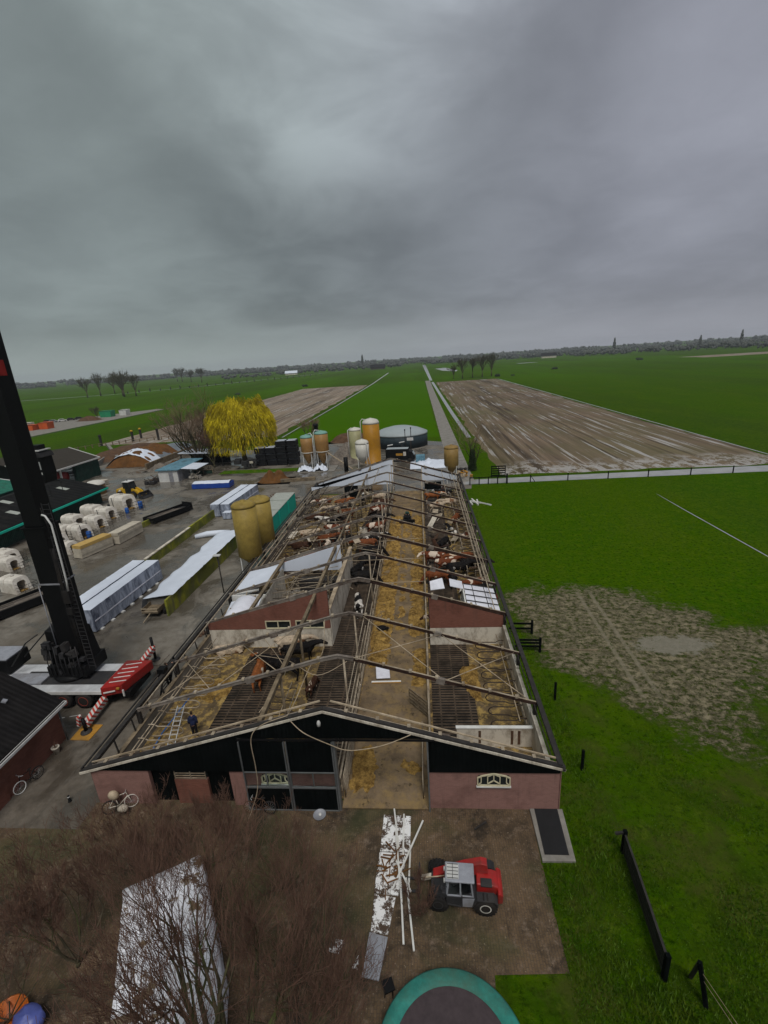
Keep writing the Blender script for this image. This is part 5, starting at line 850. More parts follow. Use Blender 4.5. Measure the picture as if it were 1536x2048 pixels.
# big round manure tank with tensioned cover
t = T('manure_tank', 'large round dark steel tank with a pale grey cover', 'tank', (-5.3, 125.5, 0)); RR = 7.0; build('wall', MB().lathe(-5.3, 125.5, [(RR, 0), (RR, 3.3)], 64), 'tank_wall', t); build('cover', MB().lathe(-5.3, 125.5, [(RR+.06, 3.1), (RR+.06, 3.5), (RR*.7, 4.4), (RR*.35, 5.0), (0, 5.25)], 64), 'tank_cover', t)
for x, h_, hd in ((-7.4, 2.4, 'l'), (-4.6, 3.0, 'l'), (-3.8, 5.6, 'p'), (-2.6, 3.6, 's'), (-2.4, 6.0, 'p')):
    y = 112 if hd != 'p' else 113; t = T('lamp_post' if hd == 'l' else 'sign_post' if hd == 's' else 'vent_pipe', {'l': 'short post with a flat lamp head, %s of the two before the tank' % ('left' if x < -6 else 'right'), 's': 'post with a small white sign in front of the round tank', 'p': 'tall thin vent pipe, %s of the two before the tank' % ('left' if x < -3 else 'right')}[hd], 'post', (x, y, 0))
    build('shaft', MB().tube([(x, y, 0), (x, y, h_)], .09, 8), 'dark_steel', t)
    if hd == 'l': build('head', MB().rbox((x, y, h_+.05), (1.3, .5, .15), (0, -.15, 0)), 'white_paint', t)
    elif hd == 's': build('sign', MB().rbox((x, y-.12, h_+.1), (1.5, .05, .7)), 'white_paint', t)
    else: build('cap', MB().lathe(x, y, [(.15, h_), (.15, h_+.3), (0, h_+.35)], 8), 'dark_steel', t)
# dark box van with pale roof behind the barn
t = T('dark_van', 'black box van with a grey roof behind the barn end', 'van', (0, 0, 0)); build('body', MB().box(-2.9, 2.2, -1.1, 1.1, .5, 2.9), 'black_paint', t, bev=.12); build('roof', MB().box(-2.7, 2.1, -1.0, 1.0, 2.92, 3.0), 'tank_cover', t, bev=.03); build('cab', MB().prism([(2.2, .5), (3.5, .5), (3.5, 1.4), (3.0, 2.3), (2.2, 2.5)], -1.05, 1.05, 'y'), 'black_paint', t, bev=.08); build('windscreen', MB().rbox((3.3, 0, 1.9), (.03, 1.8, .8), (0, R(-28), 0)), 'tank_cover', t)
build('side_mark', MB().rbox((.2, -1.125, 1.75), (1.5, .02, .5)), 'mat_orange', t); build('rear_panel', MB().rbox((1.4, -1.125, 1.9), (.6, .02, .9)), 'white_plastic', t)
for x in (-2.0, 2.5):
    for y in (-1.0, 1.0): build('wheel', MB().lathe(x, .42, [(0, y-.12), (.42, y-.12), (.42, y+.12), (0, y+.12)], 14, axis='y'), 'black_rubber', t)
place(t, (-5.0, 104.5, .02), R(-6))
t = T('blue_tote', 'pale blue box beside the pile of sheeting behind the barn', 'box', (-.4, 103, 0)); build('box', MB().box(-1.3, .7, 102.3, 103.7, .1, 1.6), 'blue_roofing', t, bev=.1); build('base', MB().box(-1.2, .6, 102.4, 103.6, 0, .1), 'dark_steel', t)
tag(build('sheet_pile', MB().grid(-2.5, 6.0, 96, 104.5, 26, 18, lambda x, y: .04+max(0, 1.0*(1-((x-2)/4.2)**2-((y-100)/4.0)**2))*(.7+.9*mnoise.noise(Vector((x, y, 3))))), 'tarp_white'), 'crumpled pile of white sheeting behind the barn', 'sheeting')
tag(build('soil_heap', MB().grid(-27, -13, 132, 142, 26, 16, heapf(-20, 137, 6, 4.5, 2.4, 7)), 'soil_heap'), 'dark brown soil heap at the meadow edge', 'heap')
tag(build('rubble_heap', MB().grid(-22, -13.5, 104, 128, 26, 50, lambda x, y: .02+max(0, 2.2*(1-((x+17.6)/4.2)**2)*min(1, (y-104)/3)*(1-max(0, (y-122)/6)))*(.8+.6*mnoise.noise(Vector((x*.9, y*.9, 3))))), 'rubble'), 'long heap of pale rubble and roots between the silos', 'heap')
# black wrapped bales, stacked rows
t0 = None; rnd = random.Random(1)
def bale():
    t = T('wrapped_bale', 'black film wrapped bale in the stack by the willow', 'bale', group='black wrapped bales stacked by the willow'); build('film', MB().lathe(0, .75, [(0, -1.1), (.55, -1.1), (.72, -1.0), (.75, -.6), (.75, .6), (.72, 1.0), (.55, 1.1), (0, 1.1)], 14, axis='x') if False else MB().rbox((0, 0, .75), (2.4, 1.2, 1.3)), 'black_film', t, bev=.16); build('snow_sheet', MB().rbox((0, 0, 1.42), (2.0, .7, .03), (0, 0, .1)), 'tarp_white', t); return t
b0 = bale(); n_ = 0
for ix in range(4):
    for iz in range(4 if ix > 1 else 3):
        for iy in range(2):
            o = b0 if n_ == 0 else copy_tree(b0); o.location = (-37.2+ix*2.5+rnd.uniform(-.1, .1), 106.5+iy*1.5-(iz*.1), .02+iz*1.42); o.rotation_euler = (0, 0, rnd.uniform(-.05, .05)); n_ += 1; o['label'] = 'black wrapped bale, %s layer, %s column from the willow, %s row' % (['bottom', 'second', 'third', 'top'][iz], ['first', 'second', 'third', 'fourth'][ix], ['front', 'back'][iy])
t = T('machine_stack', 'dark farm implements parked under the willow branches', 'implement', (-39.5, 104.5, 0)); g = MB(); 
for k in range(14): g.rbox((-39.8+rnd.uniform(-2.2, 2.2), 104+rnd.uniform(-.6, .6), rnd.uniform(.5, 2.2)), (rnd.uniform(.4, 1.4), .8, rnd.uniform(.4, 1.2)))
build('frame', g, 'machine_dark', t); build('panels', MB().rbox((-40.5, 103.3, 1.2), (.7, .1, .9)).rbox((-38.6, 103.3, 1.6), (.8, .1, .5)), 'weathered_white', t)
t = T('white_roofed_lean_to', 'open dark lean-to with pale roof behind the bare bush', 'shed', (-52.5, 112, 0)); build('roof', slopebox(MB(), -58, -47, 108, 114, 3.5, 3.1, .12), 'tarp_white', t); build('back_wall', MB().box(-57.5, -47.5, 113.2, 113.4, 0, 3.1), 'black_boards', t)
for x in (-57.5, -54, -50.5, -47.5): build('post', MB().bar((x, 108.4, 0), (x, 108.4, 3.1), .25), 'dark_steel', t)
t = T('garden_trellis', 'dark wooden frame and netting under the willow', 'trellis', (-49, 98, 0)); g = MB()
for x in (-51, -48.6, -46.4): g.bar((x, 100, 0), (x, 100, 1.9), .12)
g.bar((-51, 100, 1.9), (-46.4, 100, 1.9), .12).bar((-51, 100, 1.0), (-46.4, 100, 1.0), .08); build('frame', g, 'old_timber', t); build('netting', MB().box(-50.9, -46.5, 100.05, 100.07, .2, .95), 'green_cladding', t)
# lamp post beside the barn
t = T('street_lamp', 'slim yard lamp with flat white head beside the barn', 'lamp', (-20.9, 42.7, 0)); build('shaft', MB().tube([(-20.9, 42.7, 0), (-20.9, 42.7, 4.2)], .06, 8), 'dark_steel', t); build('lamp_head', MB().rbox((-20.9, 42.6, 4.28), (.75, .45, .14)), 'lamp_glass', t, bev=.05)
t = T('milk_tank', 'large white milk tank lying inside the roofless dairy room', 'tank', (-16.2, 36, .1)); build('shell', MB().lathe(-16.1, 1.25, [(0, 33.5), (.8, 33.6), (1.3, 33.95), (1.4, 34.5), (1.4, 37.0), (1.25, 37.35), (0, 37.45)], 28, axis='y'), 'white_foil', t); build('support', MB().box(-16.9, -15.3, 34.1, 34.4, .1, .5).box(-16.9, -15.3, 36.6, 36.9, .1, .5), 'dark_steel', t); build('hatch', MB().lathe(-16.1, 35.2, [(.3, 2.4), (.3, 2.55), (0, 2.6)], 16), 'aluminium', t)
# ---------------------------------------------------------------- wheels and machines
def wheel(t, x, y, r, w, hub='white_paint', lug=True):
    o = build('wheel', MB().lathe(x, r, [(r*.5, y-w/2), (r*.9, y-w/2), (r, y-w*.3), (r, y+w*.3), (r*.9, y+w/2), (r*.5, y+w/2)], 24, axis='y'), 'black_rubber', t)
    build('rim', MB().lathe(x, r, [(0, y-w*.3), (r*.35, y-w*.32), (r*.42, y-w*.5), (r*.52, y-w*.51), (r*.52, y+w*.51), (r*.42, y+w*.5), (r*.35, y+w*.3), (0, y+w*.3)], 20, axis='y'), hub, o)
    if lug:
        g = MB()
        for k in range(18):
            a = 2*PI*k/18; c, s_ = math.cos(a), math.sin(a)
            for sg in (-1, 1): g.rbox((x+c*r*1.0, y+sg*w*.22, r+s_*r*1.0), (.07, w*.42, .09), (0, -a, 0))
        build('tread', g, 'black_rubber', o)
    return o
# telehandler, front towards -X
t = T('telehandler', 'compact red and grey telehandler parked on the brown paving', 'telehandler', (0, 0, 0))
build('chassis', MB().box(-1.5, 1.55, -.42, .42, .42, .85), 'machine_dark', t, bev=.04)
build('hood', MB().prism([(.75, .7), (1.75, .7), (1.85, .95), (1.8, 1.22), (1.55, 1.32), (.75, 1.36)], -.42, .42, 'y'), 'machine_red', t, bev=.06)
build('tail', MB().prism([(1.75, .5), (2.0, .55), (2.02, 1.05), (1.86, 1.2), (1.75, 1.15)], -.7, .62, 'y'), 'machine_red', t, bev=.05); build('engine_grille', MB().box(.95, 1.5, -.5, -.1, 1.3, 1.39), 'machine_dark', t, bev=.02)
build('cab_base', MB().prism([(-.75, .55), (.55, .55), (.75, .95), (.6, 1.25), (-.75, 1.2)], -.98, -.12, 'y'), 'machine_dark', t, bev=.04)
c = build('cab', MB().box(-.68, .52, -.9, -.14, 1.2, 2.14), 'clear_glass', t); build('driver_seat', MB().box(-.1, .35, -.75, -.3, 1.12, 1.3).box(.25, .4, -.75, -.3, 1.3, 1.8), 'black_cloth', t, bev=.04); build('cab_interior', MB().box(-.66, .5, -.88, -.16, 1.0, 1.12), 'black_paint', t); build('steering_wheel', MB().tube([(-.35+.12*math.cos(q*.7), -.52+.18*math.sin(q*.7), 1.5) for q in range(10)], .02, 5), 'black_paint', t); g = MB()
for x, x2 in ((-.72, -.6), (.56, .46), (-.05, -.05)):
    for y in (-.93, -.12): g.bar((x, y, 1.15), (x2, y, 2.18), .07, .07)
g.bar((-.72, -.93, 1.22), (.56, -.93, 1.22), .06).bar((-.72, -.12, 1.22), (-.72, -.93, 1.22), .06); build('cab_frame', g, 'machine_grey', c)
build('cab_roof', MB().box(-.78, .62, -1.0, -.05, 2.17, 2.27), 'machine_grey', c, bev=.04); build('roof_window', MB().box(-.7, -.12, -.88, -.16, 2.275, 2.3), 'lamp_glass', c)
g = MB()
for k in range(5): g.box(-.68, -.14, -.86+k*.165, -.845+k*.165, 2.302, 2.325)
g.box(-.42, -.4, -.88, -.16, 2.302, 2.33); build('roof_guard', g, 'machine_dark', c)
g = MB()
for a, b in (((-.68, -1.0, .7), (-.02, -1.0, .6)), ((-.68, -1.0, .7), (-.72, -.97, 1.3)), ((-.02, -1.0, .6), (.02, -.97, 1.3)), ((-.6, -.98, 2.1), (-.2, -.98, 2.16))): g.bar(a, b, .05)
build('door_frame', g, 'machine_dark', c)
build('mirror', MB().rbox((-.95, -1.05, 1.75), (.06, .2, .3)).bar((-.7, -.95, 1.8), (-.95, -1.05, 1.9), .03), 'machine_dark', c)
build('work_lamp', MB().rbox((-.8, -.85, 2.1), (.08, .16, .1)).rbox((-.8, -.3, 2.1), (.08, .16, .1)), 'lamp_glass', c)
b_ = build('boom', MB().prism([(1.3, 1.95), (1.35, 1.4), (-1.35, .62), (-1.45, .72), (-1.4, .95), (.2, 1.75), (1.0, 2.02)], .1, .5, 'y'), 'machine_red', t, bev=.03)
build('boom_extension', MB().prism([(-1.3, .68), (-1.95, .42), (-2.05, .55), (-1.3, .86)], .16, .38, 'y'), 'weathered_white', b_, bev=.02); build('boom_hose', MB().tube([(-.6, .1, 1.1), (-1.2, .05, 1.0), (-1.8, .1, .8), (-2.0, .2, .6)], .03, 6), 'pale_timber', b_)
build('side_panel', MB().prism([(.05, .6), (.5, .62), (.62, 1.2), (.05, 1.15)], -1.0, -.985, 'y'), 'machine_grey', t); build('lift_ram', MB().tube([(-.2, .27, .7), (-1.0, .27, .75)], .06, 8), 'aluminium', b_)
build('fork_carriage', MB().box(-2.18, -2.08, -.5, .75, .1, .75).box(-2.16, -2.1, -.5, .75, .9, .95), 'machine_dark', t); build('fork', MB().box(-3.1, -2.16, -.2, -.08, .06, .11), 'machine_dark', t); build('fork', MB().box(-3.1, -2.16, .42, .54, .06, .11), 'machine_dark', t)
build('front_panel', MB().prism([(-1.35, .75), (-.75, .95), (-.75, 1.25), (-.95, 1.3), (-1.35, 1.05)], -.9, -.15, 'y'), 'machine_dark', t, bev=.04)
for x, y in ((-1.15, -.78), (-1.15, .8), (1.15, -.8), (1.15, .82)):
    wheel(t, x, y, .54 if x > 0 else .5, .4, 'silo_cap' if x > 0 else 'machine_dark')
    if x > 0: build('mudguard', MB().prism([(x-.56, .92), (x-.4, 1.1), (x+.4, 1.1), (x+.58, .92), (x+.6, .75), (x+.55, .75), (x+.52, .9), (x+.37, 1.04), (x-.38, 1.04), (x-.52, .88)], y-.22, y+.22, 'y'), 'machine_dark', t)
t.scale = (.84,)*3; place(t, (1.0, 14.4, .02), R(-3))
# yellow wheel loader facing +X
t = T('wheel_loader', 'yellow wheel loader with a dark cab and raised bucket arms', 'loader', (0, 0, 0))
build('engine_hood', MB().prism([(-2.6, .8), (-.5, .8), (-.5, 1.8), (-2.4, 1.7), (-2.65, 1.4)], -.85, .85, 'y'), 'machine_yellow', t, bev=.08); build('front_frame', MB().prism([(.4, .5), (1.9, .5), (1.9, 1.0), (1.1, 1.5), (.4, 1.3)], -.45, .45, 'y'), 'machine_yellow', t, bev=.06)
c = build('cab', MB().prism([(-.8, .9), (.7, .9), (.85, 1.7), (.45, 3.0), (-.7, 3.0)], -.75, .75, 'y'), 'window_glass', t, bev=.04); g = MB()
for y in (-.76, .76): g.bar((-.8, y, .9), (-.7, y, 3.0), .1).bar((.7, y, .9), (.85, y, 1.7), .09).bar((.85, y, 1.7), (.45, y, 3.0), .08).bar((-.8, y, 1.6), (.8, y, 1.6), .07)
build('cab_frame', g, 'dark_steel', c); build('cab_roof', MB().box(-.85, .65, -.85, .85, 3.0, 3.13), 'white_paint', c, bev=.05); build('beacon', MB().lathe(-.3, 0, [(.08, 3.13), (.08, 3.4), (0, 3.42)], 8), 'dark_steel', c); build('mirror', MB().rbox((.9, -1.0, 2.5), (.1, .2, .5)), 'dark_steel', c)
for y in (-.55, .55): build('lift_arm', MB().prism([(.4, 1.7), (.4, 1.4), (1.9, .9), (2.9, .3), (3.0, .55), (2.0, 1.4), (1.2, 1.8)], y-.1, y+.1, 'y'), 'machine_yellow', t, bev=.03)
build('bucket', MB().prism([(2.8, .05), (4.0, .05), (4.0, .12), (3.0, .2), (2.9, .9), (3.1, 1.15), (2.95, 1.2), (2.7, .8)], -1.25, 1.25, 'y'), 'machine_dark', t); build('bucket_side', MB().prism([(2.8, .05), (4.0, .05), (3.1, 1.15), (2.8, .9)], -1.28, -1.24, 'y').prism([(2.8, .05), (4.0, .05), (3.1, 1.15), (2.8, .9)], 1.24, 1.28, 'y'), 'machine_dark', t)
for x in (-1.6, 1.4):
    for y in (-.95, .95): wheel(t, x, y, .68, .45, 'machine_yellow')
build('silencer', MB().tube([(-1.9, -.9, 1.2), (-1.3, -1.1, 1.5)], .2, 10), 'white_plastic', t)
place(t, (-55.2, 83.0, .02), R(-12))
# ---------------------------------------------------------------- cattle
def cow_mesh(pose):
    g = MB(); z0 = 0 if pose != 'lie' else -.78
    # trunk: chest deep, belly narrowing, hips wide; cow faces +X
    g.ell((.62, 0, 1.02+z0), (.52, .31, .42)); g.ell((.1, 0, 1.0+z0), (.72, .36, .42)); g.ell((-.45, 0, 1.05+z0), (.62, .34, .36)); g.ell((-.85, 0, 1.14+z0), (.32, .27, .25)); g.ell((.35, 0, 1.22+z0), (.75, .2, .2))
    g.tube([(-.9, 0, 1.33+z0), (-.2, 0, 1.36+z0), (.6, 0, 1.36+z0)], [.12, .12, .14], 8)
    g.ell((-.95, .2, 1.27+z0), (.12, .1, .1)); g.ell((-.95, -.2, 1.27+z0), (.12, .1, .1))
    hd = {'stand': (1.62, 0, 1.3), 'graze': (1.5, 0, .42), 'turn': (1.35, .5, 1.35), 'lie': (1.4, .15, .75)}[pose]; nb = Vector((.85, 0, 1.2+z0)); hv = Vector(hd)
    g.tube([nb, nb.lerp(hv, .5)+Vector((0, 0, .06)), hv], [.27, .2, .15], 10)
    fw = {'stand': Vector((.85, 0, -.5)), 'graze': Vector((.55, 0, -.8)), 'turn': Vector((.5, .75, -.4)), 'lie': Vector((.8, .3, -.4))}[pose].normalized()
    g.tube([hv-fw*.08, hv+fw*.12, hv+fw*.3, hv+fw*.46, hv+fw*.52], [.13, .145, .115, .1, .07], 10)
    sd_ = fw.cross(Vector((0, 0, 1))).normalized()
    for s_ in (-1, 1): g.tube([hv+sd_*.1*s_, hv+sd_*.22*s_+Vector((0, 0, .02)), hv+sd_*.31*s_-Vector((0, 0, .02))], [.05, .06, .03], 6)
    if pose != 'lie':
        for s_ in (-1, 1):
            y = .19*s_; k = .07 if s_ > 0 else -.05
            g.tube([(.72, y, 1.0), (.74+k, y, .72), (.72+k, y, .42), (.70+k, y, .12), (.74+k, y, .03)], [.15, .1, .062, .048, .07], 8)
            g.tube([(-.78, y*1.05, 1.1), (-.66-k, y*1.1, .78), (-.93-k, y, .5), (-.86-k, y, .14), (-.82-k, y, .03)], [.2, .14, .068, .05, .07], 8)
        g.ell((-.5, 0, .68), (.2, .15, .13))
    else:
        for s_ in (-1, 1): g.tube([(.7, .2*s_, .25), (1.05, .28*s_, .12), (.8, .34*s_, .07)], [.14, .08, .06], 8); g.tube([(-.7, .25*s_, .3), (-.3, .42*s_, .15), (-.75, .46*s_, .08)], [.2, .12, .07], 8)
    g.tube([(-1.1, 0, 1.3+z0), (-1.2, .02, 1.1+z0), (-1.19, .05, .75+max(z0, -.5)), (-1.17, .05, .5+max(z0, -.4))], [.045, .035, .03, .045], 6)
    return g
cow_cache = {}
def cow(x, y, rz, pose, hide, lb, k=1.0, z=.08):
    key = (pose, hide); grp = 'cattle in the roofless barn'
    if key not in cow_cache:
        if pose not in cow_cache:
            tmp = blob('tmp', cow_mesh(pose), 'hide_black', vox=.045, it=2); dg = bpy.context.evaluated_depsgraph_get(); me = bpy.data.meshes.new_from_object(tmp.evaluated_get(dg)); bpy.data.objects.remove(tmp)
            me.name = 'cow'; [setattr(p, 'use_smooth', True) for p in me.polygons]; cow_cache[pose] = me
        me = cow_cache[pose].copy(); me.materials.clear(); me.materials.append(m_(hide)); cow_cache[key] = me
    o = bpy.data.objects.new('cow', cow_cache[key]); C.objects.link(o); o.location = (x, y, z); o.rotation_euler = (0, 0, rz); o.scale = (k*1.1,)*3; tag(o, lb, 'cow', grp); return o
ch, rp, bl, bk, cr_, db, wf = 'hide_chestnut', 'hide_red_pied', 'hide_black', 'hide_black_pied', 'hide_cream', 'hide_dark_brown', 'hide_white_face'
COWS = [
 (-12.3, 28.2, R(95), 'turn', wf, 'chestnut cow with pale face in the front left pen'), (-10.7, 28.9, R(170), 'stand', bl, 'large black cow beside the chestnut one in the front pen', 1.12), (-10.0, 30.9, R(15), 'stand', bl, 'second black cow, close by the parlour windows'), (-10.9, 31.9, R(5), 'stand', cr_, 'pale red-headed cow close under the parlour window'), (-16.2, 32.1, R(10), 'lie', cr_, 'cream calf lying against the white base of the cross wall'), (-8.2, 27.1, R(80), 'graze', db, 'small dark brown calf by the timber beam in the middle alley', .65),
 (-6.2, 38.0, R(100), 'graze', bk, 'black and grey cow by the milk room end of the left alley'), (-6.3, 43.6, R(5), 'graze', bl, 'black cow reaching through the left feed rail, nearest of these'), (-7.3, 45.0, R(60), 'stand', bl, 'black cow standing behind the nearest feeding black cow'), (-6.1, 47.4, R(2), 'stand', bl, 'black cow at the left feed rail by the thin white rod'), (-6.0, 50.3, R(3), 'graze', bl, 'big black cow feeding, third along the left rail'), (-7.0, 52.6, R(190), 'stand', ch, 'brown faced cow between black cows in the left alley'), (-6.3, 54.4, R(10), 'stand', bk, 'grizzled black cow in the left alley beyond the brown faced one'), (-6.4, 58.6, R(15), 'turn', rp, 'red and white cow behind the slanted pen rails'),
 (-6.2, 62.2, R(355), 'stand', bl, 'black cow left of the quad rider'), (-6.6, 66.0, R(20), 'stand', rp, 'white spotted cow in the far left alley'), (-6.5, 69.4, R(0), 'stand', db, 'dark brown cow at the far end of the left alley'), (-7.2, 72.8, R(170), 'turn', cr_, 'pale cow at the very end of the left alley'),
 (-14.6, 46.6, R(4), 'stand', wf, 'orange brown cow nearest the white dairy partition'), (-12.0, 46.3, R(175), 'graze', cr_, 'pale cow feeding next to the white dairy partition', .9), (-12.8, 49.2, R(8), 'stand', ch, 'chestnut cow in the second row from the dairy'), (-15.7, 49.0, R(330), 'lie', cr_, 'cream calf lying in the left cubicles'), (-14.9, 52.3, R(185), 'stand', db, 'very dark cow in the left pen under the third far rafter'), (-11.7, 51.6, R(80), 'turn', rp, 'red pied cow turning beside the timber posts'), (-12.2, 54.6, R(20), 'stand', ch, 'chestnut cow among the dark ones in the left pen'), (-9.9, 54.0, R(200), 'stand', bl, 'black cow by the pale drinking trough'), (-15.0, 56.6, R(10), 'stand', cr_, 'pale fawn cow near the left cubicles'), (-12.0, 58.3, R(0), 'graze', rp, 'red pied cow with head down in the far left pen'), (-10.2, 58.8, R(95), 'stand', wf, 'bright brown cow beside the drinking trough'), (-13.4, 61.5, R(160), 'stand', bk, 'black pied cow with white flank in the far left pen'), (-15.6, 62.8, R(15), 'stand', db, 'dark brown cow near the left wall far along'),
 (-11.2, 65.0, R(10), 'stand', ch, 'reddish cow behind the black pied one'), (-13.7, 66.8, R(185), 'turn', cr_, 'light fawn cow, far left pen'), (-12.6, 70.2, R(30), 'stand', wf, 'orange brown cow by the dark hatch'), (-15.6, 70.8, R(200), 'stand', rp, 'red pied cow in the far corner of the left pen'), (-9.6, 71.9, R(90), 'stand', bk, 'black pied cow near the end gable'), (-10.4, 75.6, R(0), 'stand', db, 'dark cow directly before the left end gable'),
 (1.6, 34.6, R(175), 'stand', db, 'dark cow in the shaded store box behind the cross wall'), (1.7, 36.3, R(0), 'stand', bl, 'black cow in the shaded store box'),
 (4.2, 39.7, R(20), 'stand', bk, 'black and white cow nearest the white ribbed roof'), (4.3, 41.2, R(200), 'turn', rp, 'red and white cow between the pied cow and the group'), (5.2, 38.7, R(150), 'stand', ch, 'brown cow tight in the right cubicle near the ribbed roof'), (1.2, 43.4, R(180), 'graze', ch, 'brown cow with head low at the right feed rail'), (2.6, 43.2, R(95), 'stand', bl, 'dark cow standing with legs showing in the right alley'), (3.4, 45.2, R(10), 'stand', bl, 'black cow in the middle of the right herd'), (4.9, 46.0, R(355), 'stand', bl, 'black cow against the right cubicles'), (2.2, 46.4, R(15), 'stand', rp, 'red cow with a broad white shoulder in the right herd'), (3.9, 47.6, R(190), 'stand', ch, 'chestnut cow with white mark in the right herd'), (1.0, 48.1, R(170), 'turn', rp, 'red pied cow looking over the right feed rail'), (1.3, 50.3, R(100), 'stand', db, 'dark brown cow behind the right herd'), (2.1, 52.0, R(60), 'graze', bl, 'black cow alone in the right alley beyond the herd'),
 (3.6, 57.8, R(110), 'lie', bk, 'black pied cow lying in the right alley', 1.0), (4.8, 55.8, R(10), 'lie', rp, 'red pied cow lying on straw in the right cubicles'), (4.2, 60.6, R(250), 'stand', ch, 'brown cow at the right cubicles half way to the end'), (1.9, 66.6, R(10), 'stand', cr_, 'white cow across the right alley'), (3.9, 68.3, R(190), 'stand', cr_, 'second pale cow beside the white one on the right'), (1.5, 72.2, R(0), 'stand', wf, 'orange brown cow at the far end of the right rail'), (3.4, 73.4, R(170), 'stand', bl, 'black cow at the far end of the right alley')]
for c in COWS: cow(*c)
tag(blob('calf', (lambda g: [g.ell((-3.85, 34.9, .42), (.42, .3, .22)), g.ell((-3.45, 34.8, .45), (.2, .14, .13)), g.ell((-4.2, 35.1, .38), (.15, .12, .12))] and g)(MB()), 'hide_black', vox=.04), 'small black animal curled on the fodder in the feed alley', 'calf')
# ---------------------------------------------------------------- people
def person(loc, rz, lb, shirt, pose='stand', lean=0, hair='hair_brown', cap=None):
    t = T('person', lb, 'person', (0, 0, 0)); g = MB(); hip = Vector((0, 0, .92)); sh = Vector((lean, 0, 1.42)); hd = Vector((lean*1.25, 0, 1.66))
    if pose == 'sit': hip = Vector((0, 0, .8)); sh = Vector((.12, 0, 1.3)); hd = Vector((.16, 0, 1.54))
    g.tube([hip-Vector((0, 0, .06)), hip+Vector((0, 0, .08)), hip.lerp(sh, .5), sh-Vector((0, 0, .06)), sh+Vector((0, 0, .04))], [.15, .155, .14, .17, .09], 12)
    g.tube([sh+Vector((0, -.17, -.03)), sh+Vector((0, .17, -.03))], .075, 8); g.tube([sh, hd-Vector((0, 0, .08))], [.06, .055], 8)
    g.ell(hd, (.095, .08, .12)); g.ell(hd+Vector((.09, 0, -.01)), (.03, .018, .025)); g.ell(hd+Vector((.07, 0, -.07)), (.04, .04, .03))
    arms = {'stand': [((.02, .25, 1.15), (.14, .24, .92)), ((-.02, -.25, 1.14), (.05, -.25, .88))], 'climb': [((.28, .24, 1.4), (.5, .16, 1.62)), ((.26, -.24, 1.25), (.48, -.16, 1.35))], 'sit': [((.2, .24, 1.1), (.45, .2, 1.02)), ((.2, -.24, 1.1), (.45, -.2, 1.02))]}[pose]
    legs = {'stand': [((.03, .1, .5), (.0, .11, .08)), ((-.02, -.1, .5), (-.05, -.12, .08))], 'climb': [((.2, .11, .62), (.12, .12, .28)), ((.05, -.1, .5), (.08, -.11, .05))], 'sit': [((.4, .2, .75), (.42, .26, .36)), ((.4, -.2, .75), (.42, -.26, .36))]}[pose]
    for s_, (e, h_) in zip((1, -1), arms):
        g.tube([sh+Vector((0, .18*s_, -.03)), e, h_], [.06, .047, .034], 8); hv = Vector(h_); d = (hv-Vector(e)).normalized(); g.ell(hv+d*.05, (.045, .03, .045))
        for q in range(4): o_ = Vector((.0, (q-1.5)*.018, 0)); g.tube([hv+d*.07+o_, hv+d*(.12+.012*(q % 2))+o_+Vector((.01, 0, -.005)), hv+d*.15+o_+Vector((.02, 0, -.02))], [.010, .009, .008], 5)
        g.tube([hv+d*.03, hv+d*.06+Vector((.02, -.035*s_, 0)), hv+d*.09+Vector((.03, -.045*s_, 0))], [.012, .011, .009], 5)
    for s_, (k_, f_) in zip((1, -1), legs): g.tube([hip+Vector((0, .09*s_, -.02)), k_, f_], [.095, .068, .045], 8); fv = Vector(f_); g.tube([fv, fv+Vector((.05, 0, -.045)), fv+Vector((.17, 0, -.055))], [.045, .045, .035], 8)
    o = blob('body', g, 'skin', t, vox=.014, it=1)
    g = MB(); g.tube([hip+Vector((0, 0, .0)), hip+Vector((0, 0, .1)), hip.lerp(sh, .5), sh-Vector((0, 0, .05)), sh+Vector((0, 0, .05))], [.175, .18, .165, .195, .10], 12); g.tube([sh+Vector((0, -.18, -.03)), sh+Vector((0, .18, -.03))], .095, 8)
    for s_, (e, h_) in zip((1, -1), arms): g.tube([sh+Vector((0, .18*s_, -.03)), e, Vector(e).lerp(Vector(h_), .85)], [.08, .065, .052], 8)
    blob('jacket', g, shirt, t, vox=.02, it=1); g = MB(); g.ell(hip, (.16, .17, .12))
    for s_, (k_, f_) in zip((1, -1), legs): g.tube([hip+Vector((0, .09*s_, 0)), k_, Vector(k_).lerp(Vector(f_), .9)], [.12, .088, .07], 8)
    blob('trousers', g, 'black_cloth', t, vox=.02, it=1)
    blob('boots', (lambda g: [g.tube([Vector(f_)+Vector((0, 0, .1)), Vector(f_)+Vector((.02, 0, -.03)), Vector(f_)+Vector((.18, 0, -.045))], [.06, .058, .042], 8) for k_, f_ in legs] and g)(MB()), 'machine_dark', t, vox=.015, it=1)
    build('hair' if not cap else 'cap', MB().ell(hd+Vector((-.015, 0, .035)), (.105, .092, .11)), cap or hair, t)
    return place(t, loc, rz)
person((-14.9, 23.2, .06), R(110), 'person in dark blue work clothes standing beside the ladder in the front pen', 'navy_cloth', lean=.1)
person((-18.72, 27.3, .78), R(8), 'person in black climbing over the left eave of the barn', 'black_cloth', 'climb', lean=.12)
person((-2.35, 63.5, .12), R(-85), 'person in dark clothes riding the feed pusher in the central alley', 'green_cloth', 'sit', cap='black_cloth')
t = T('access_ladder', 'dark ladder with rails leaning on the outside of the left wall', 'ladder', (-18.8, 27.4, 0)); g = MB()
for y in (26.6, 28.0): g.bar((-19.1, y, 0), (-18.3, y, 2.6), .08, .1); 
build('rail', g, 'black_paint', t); g = MB()
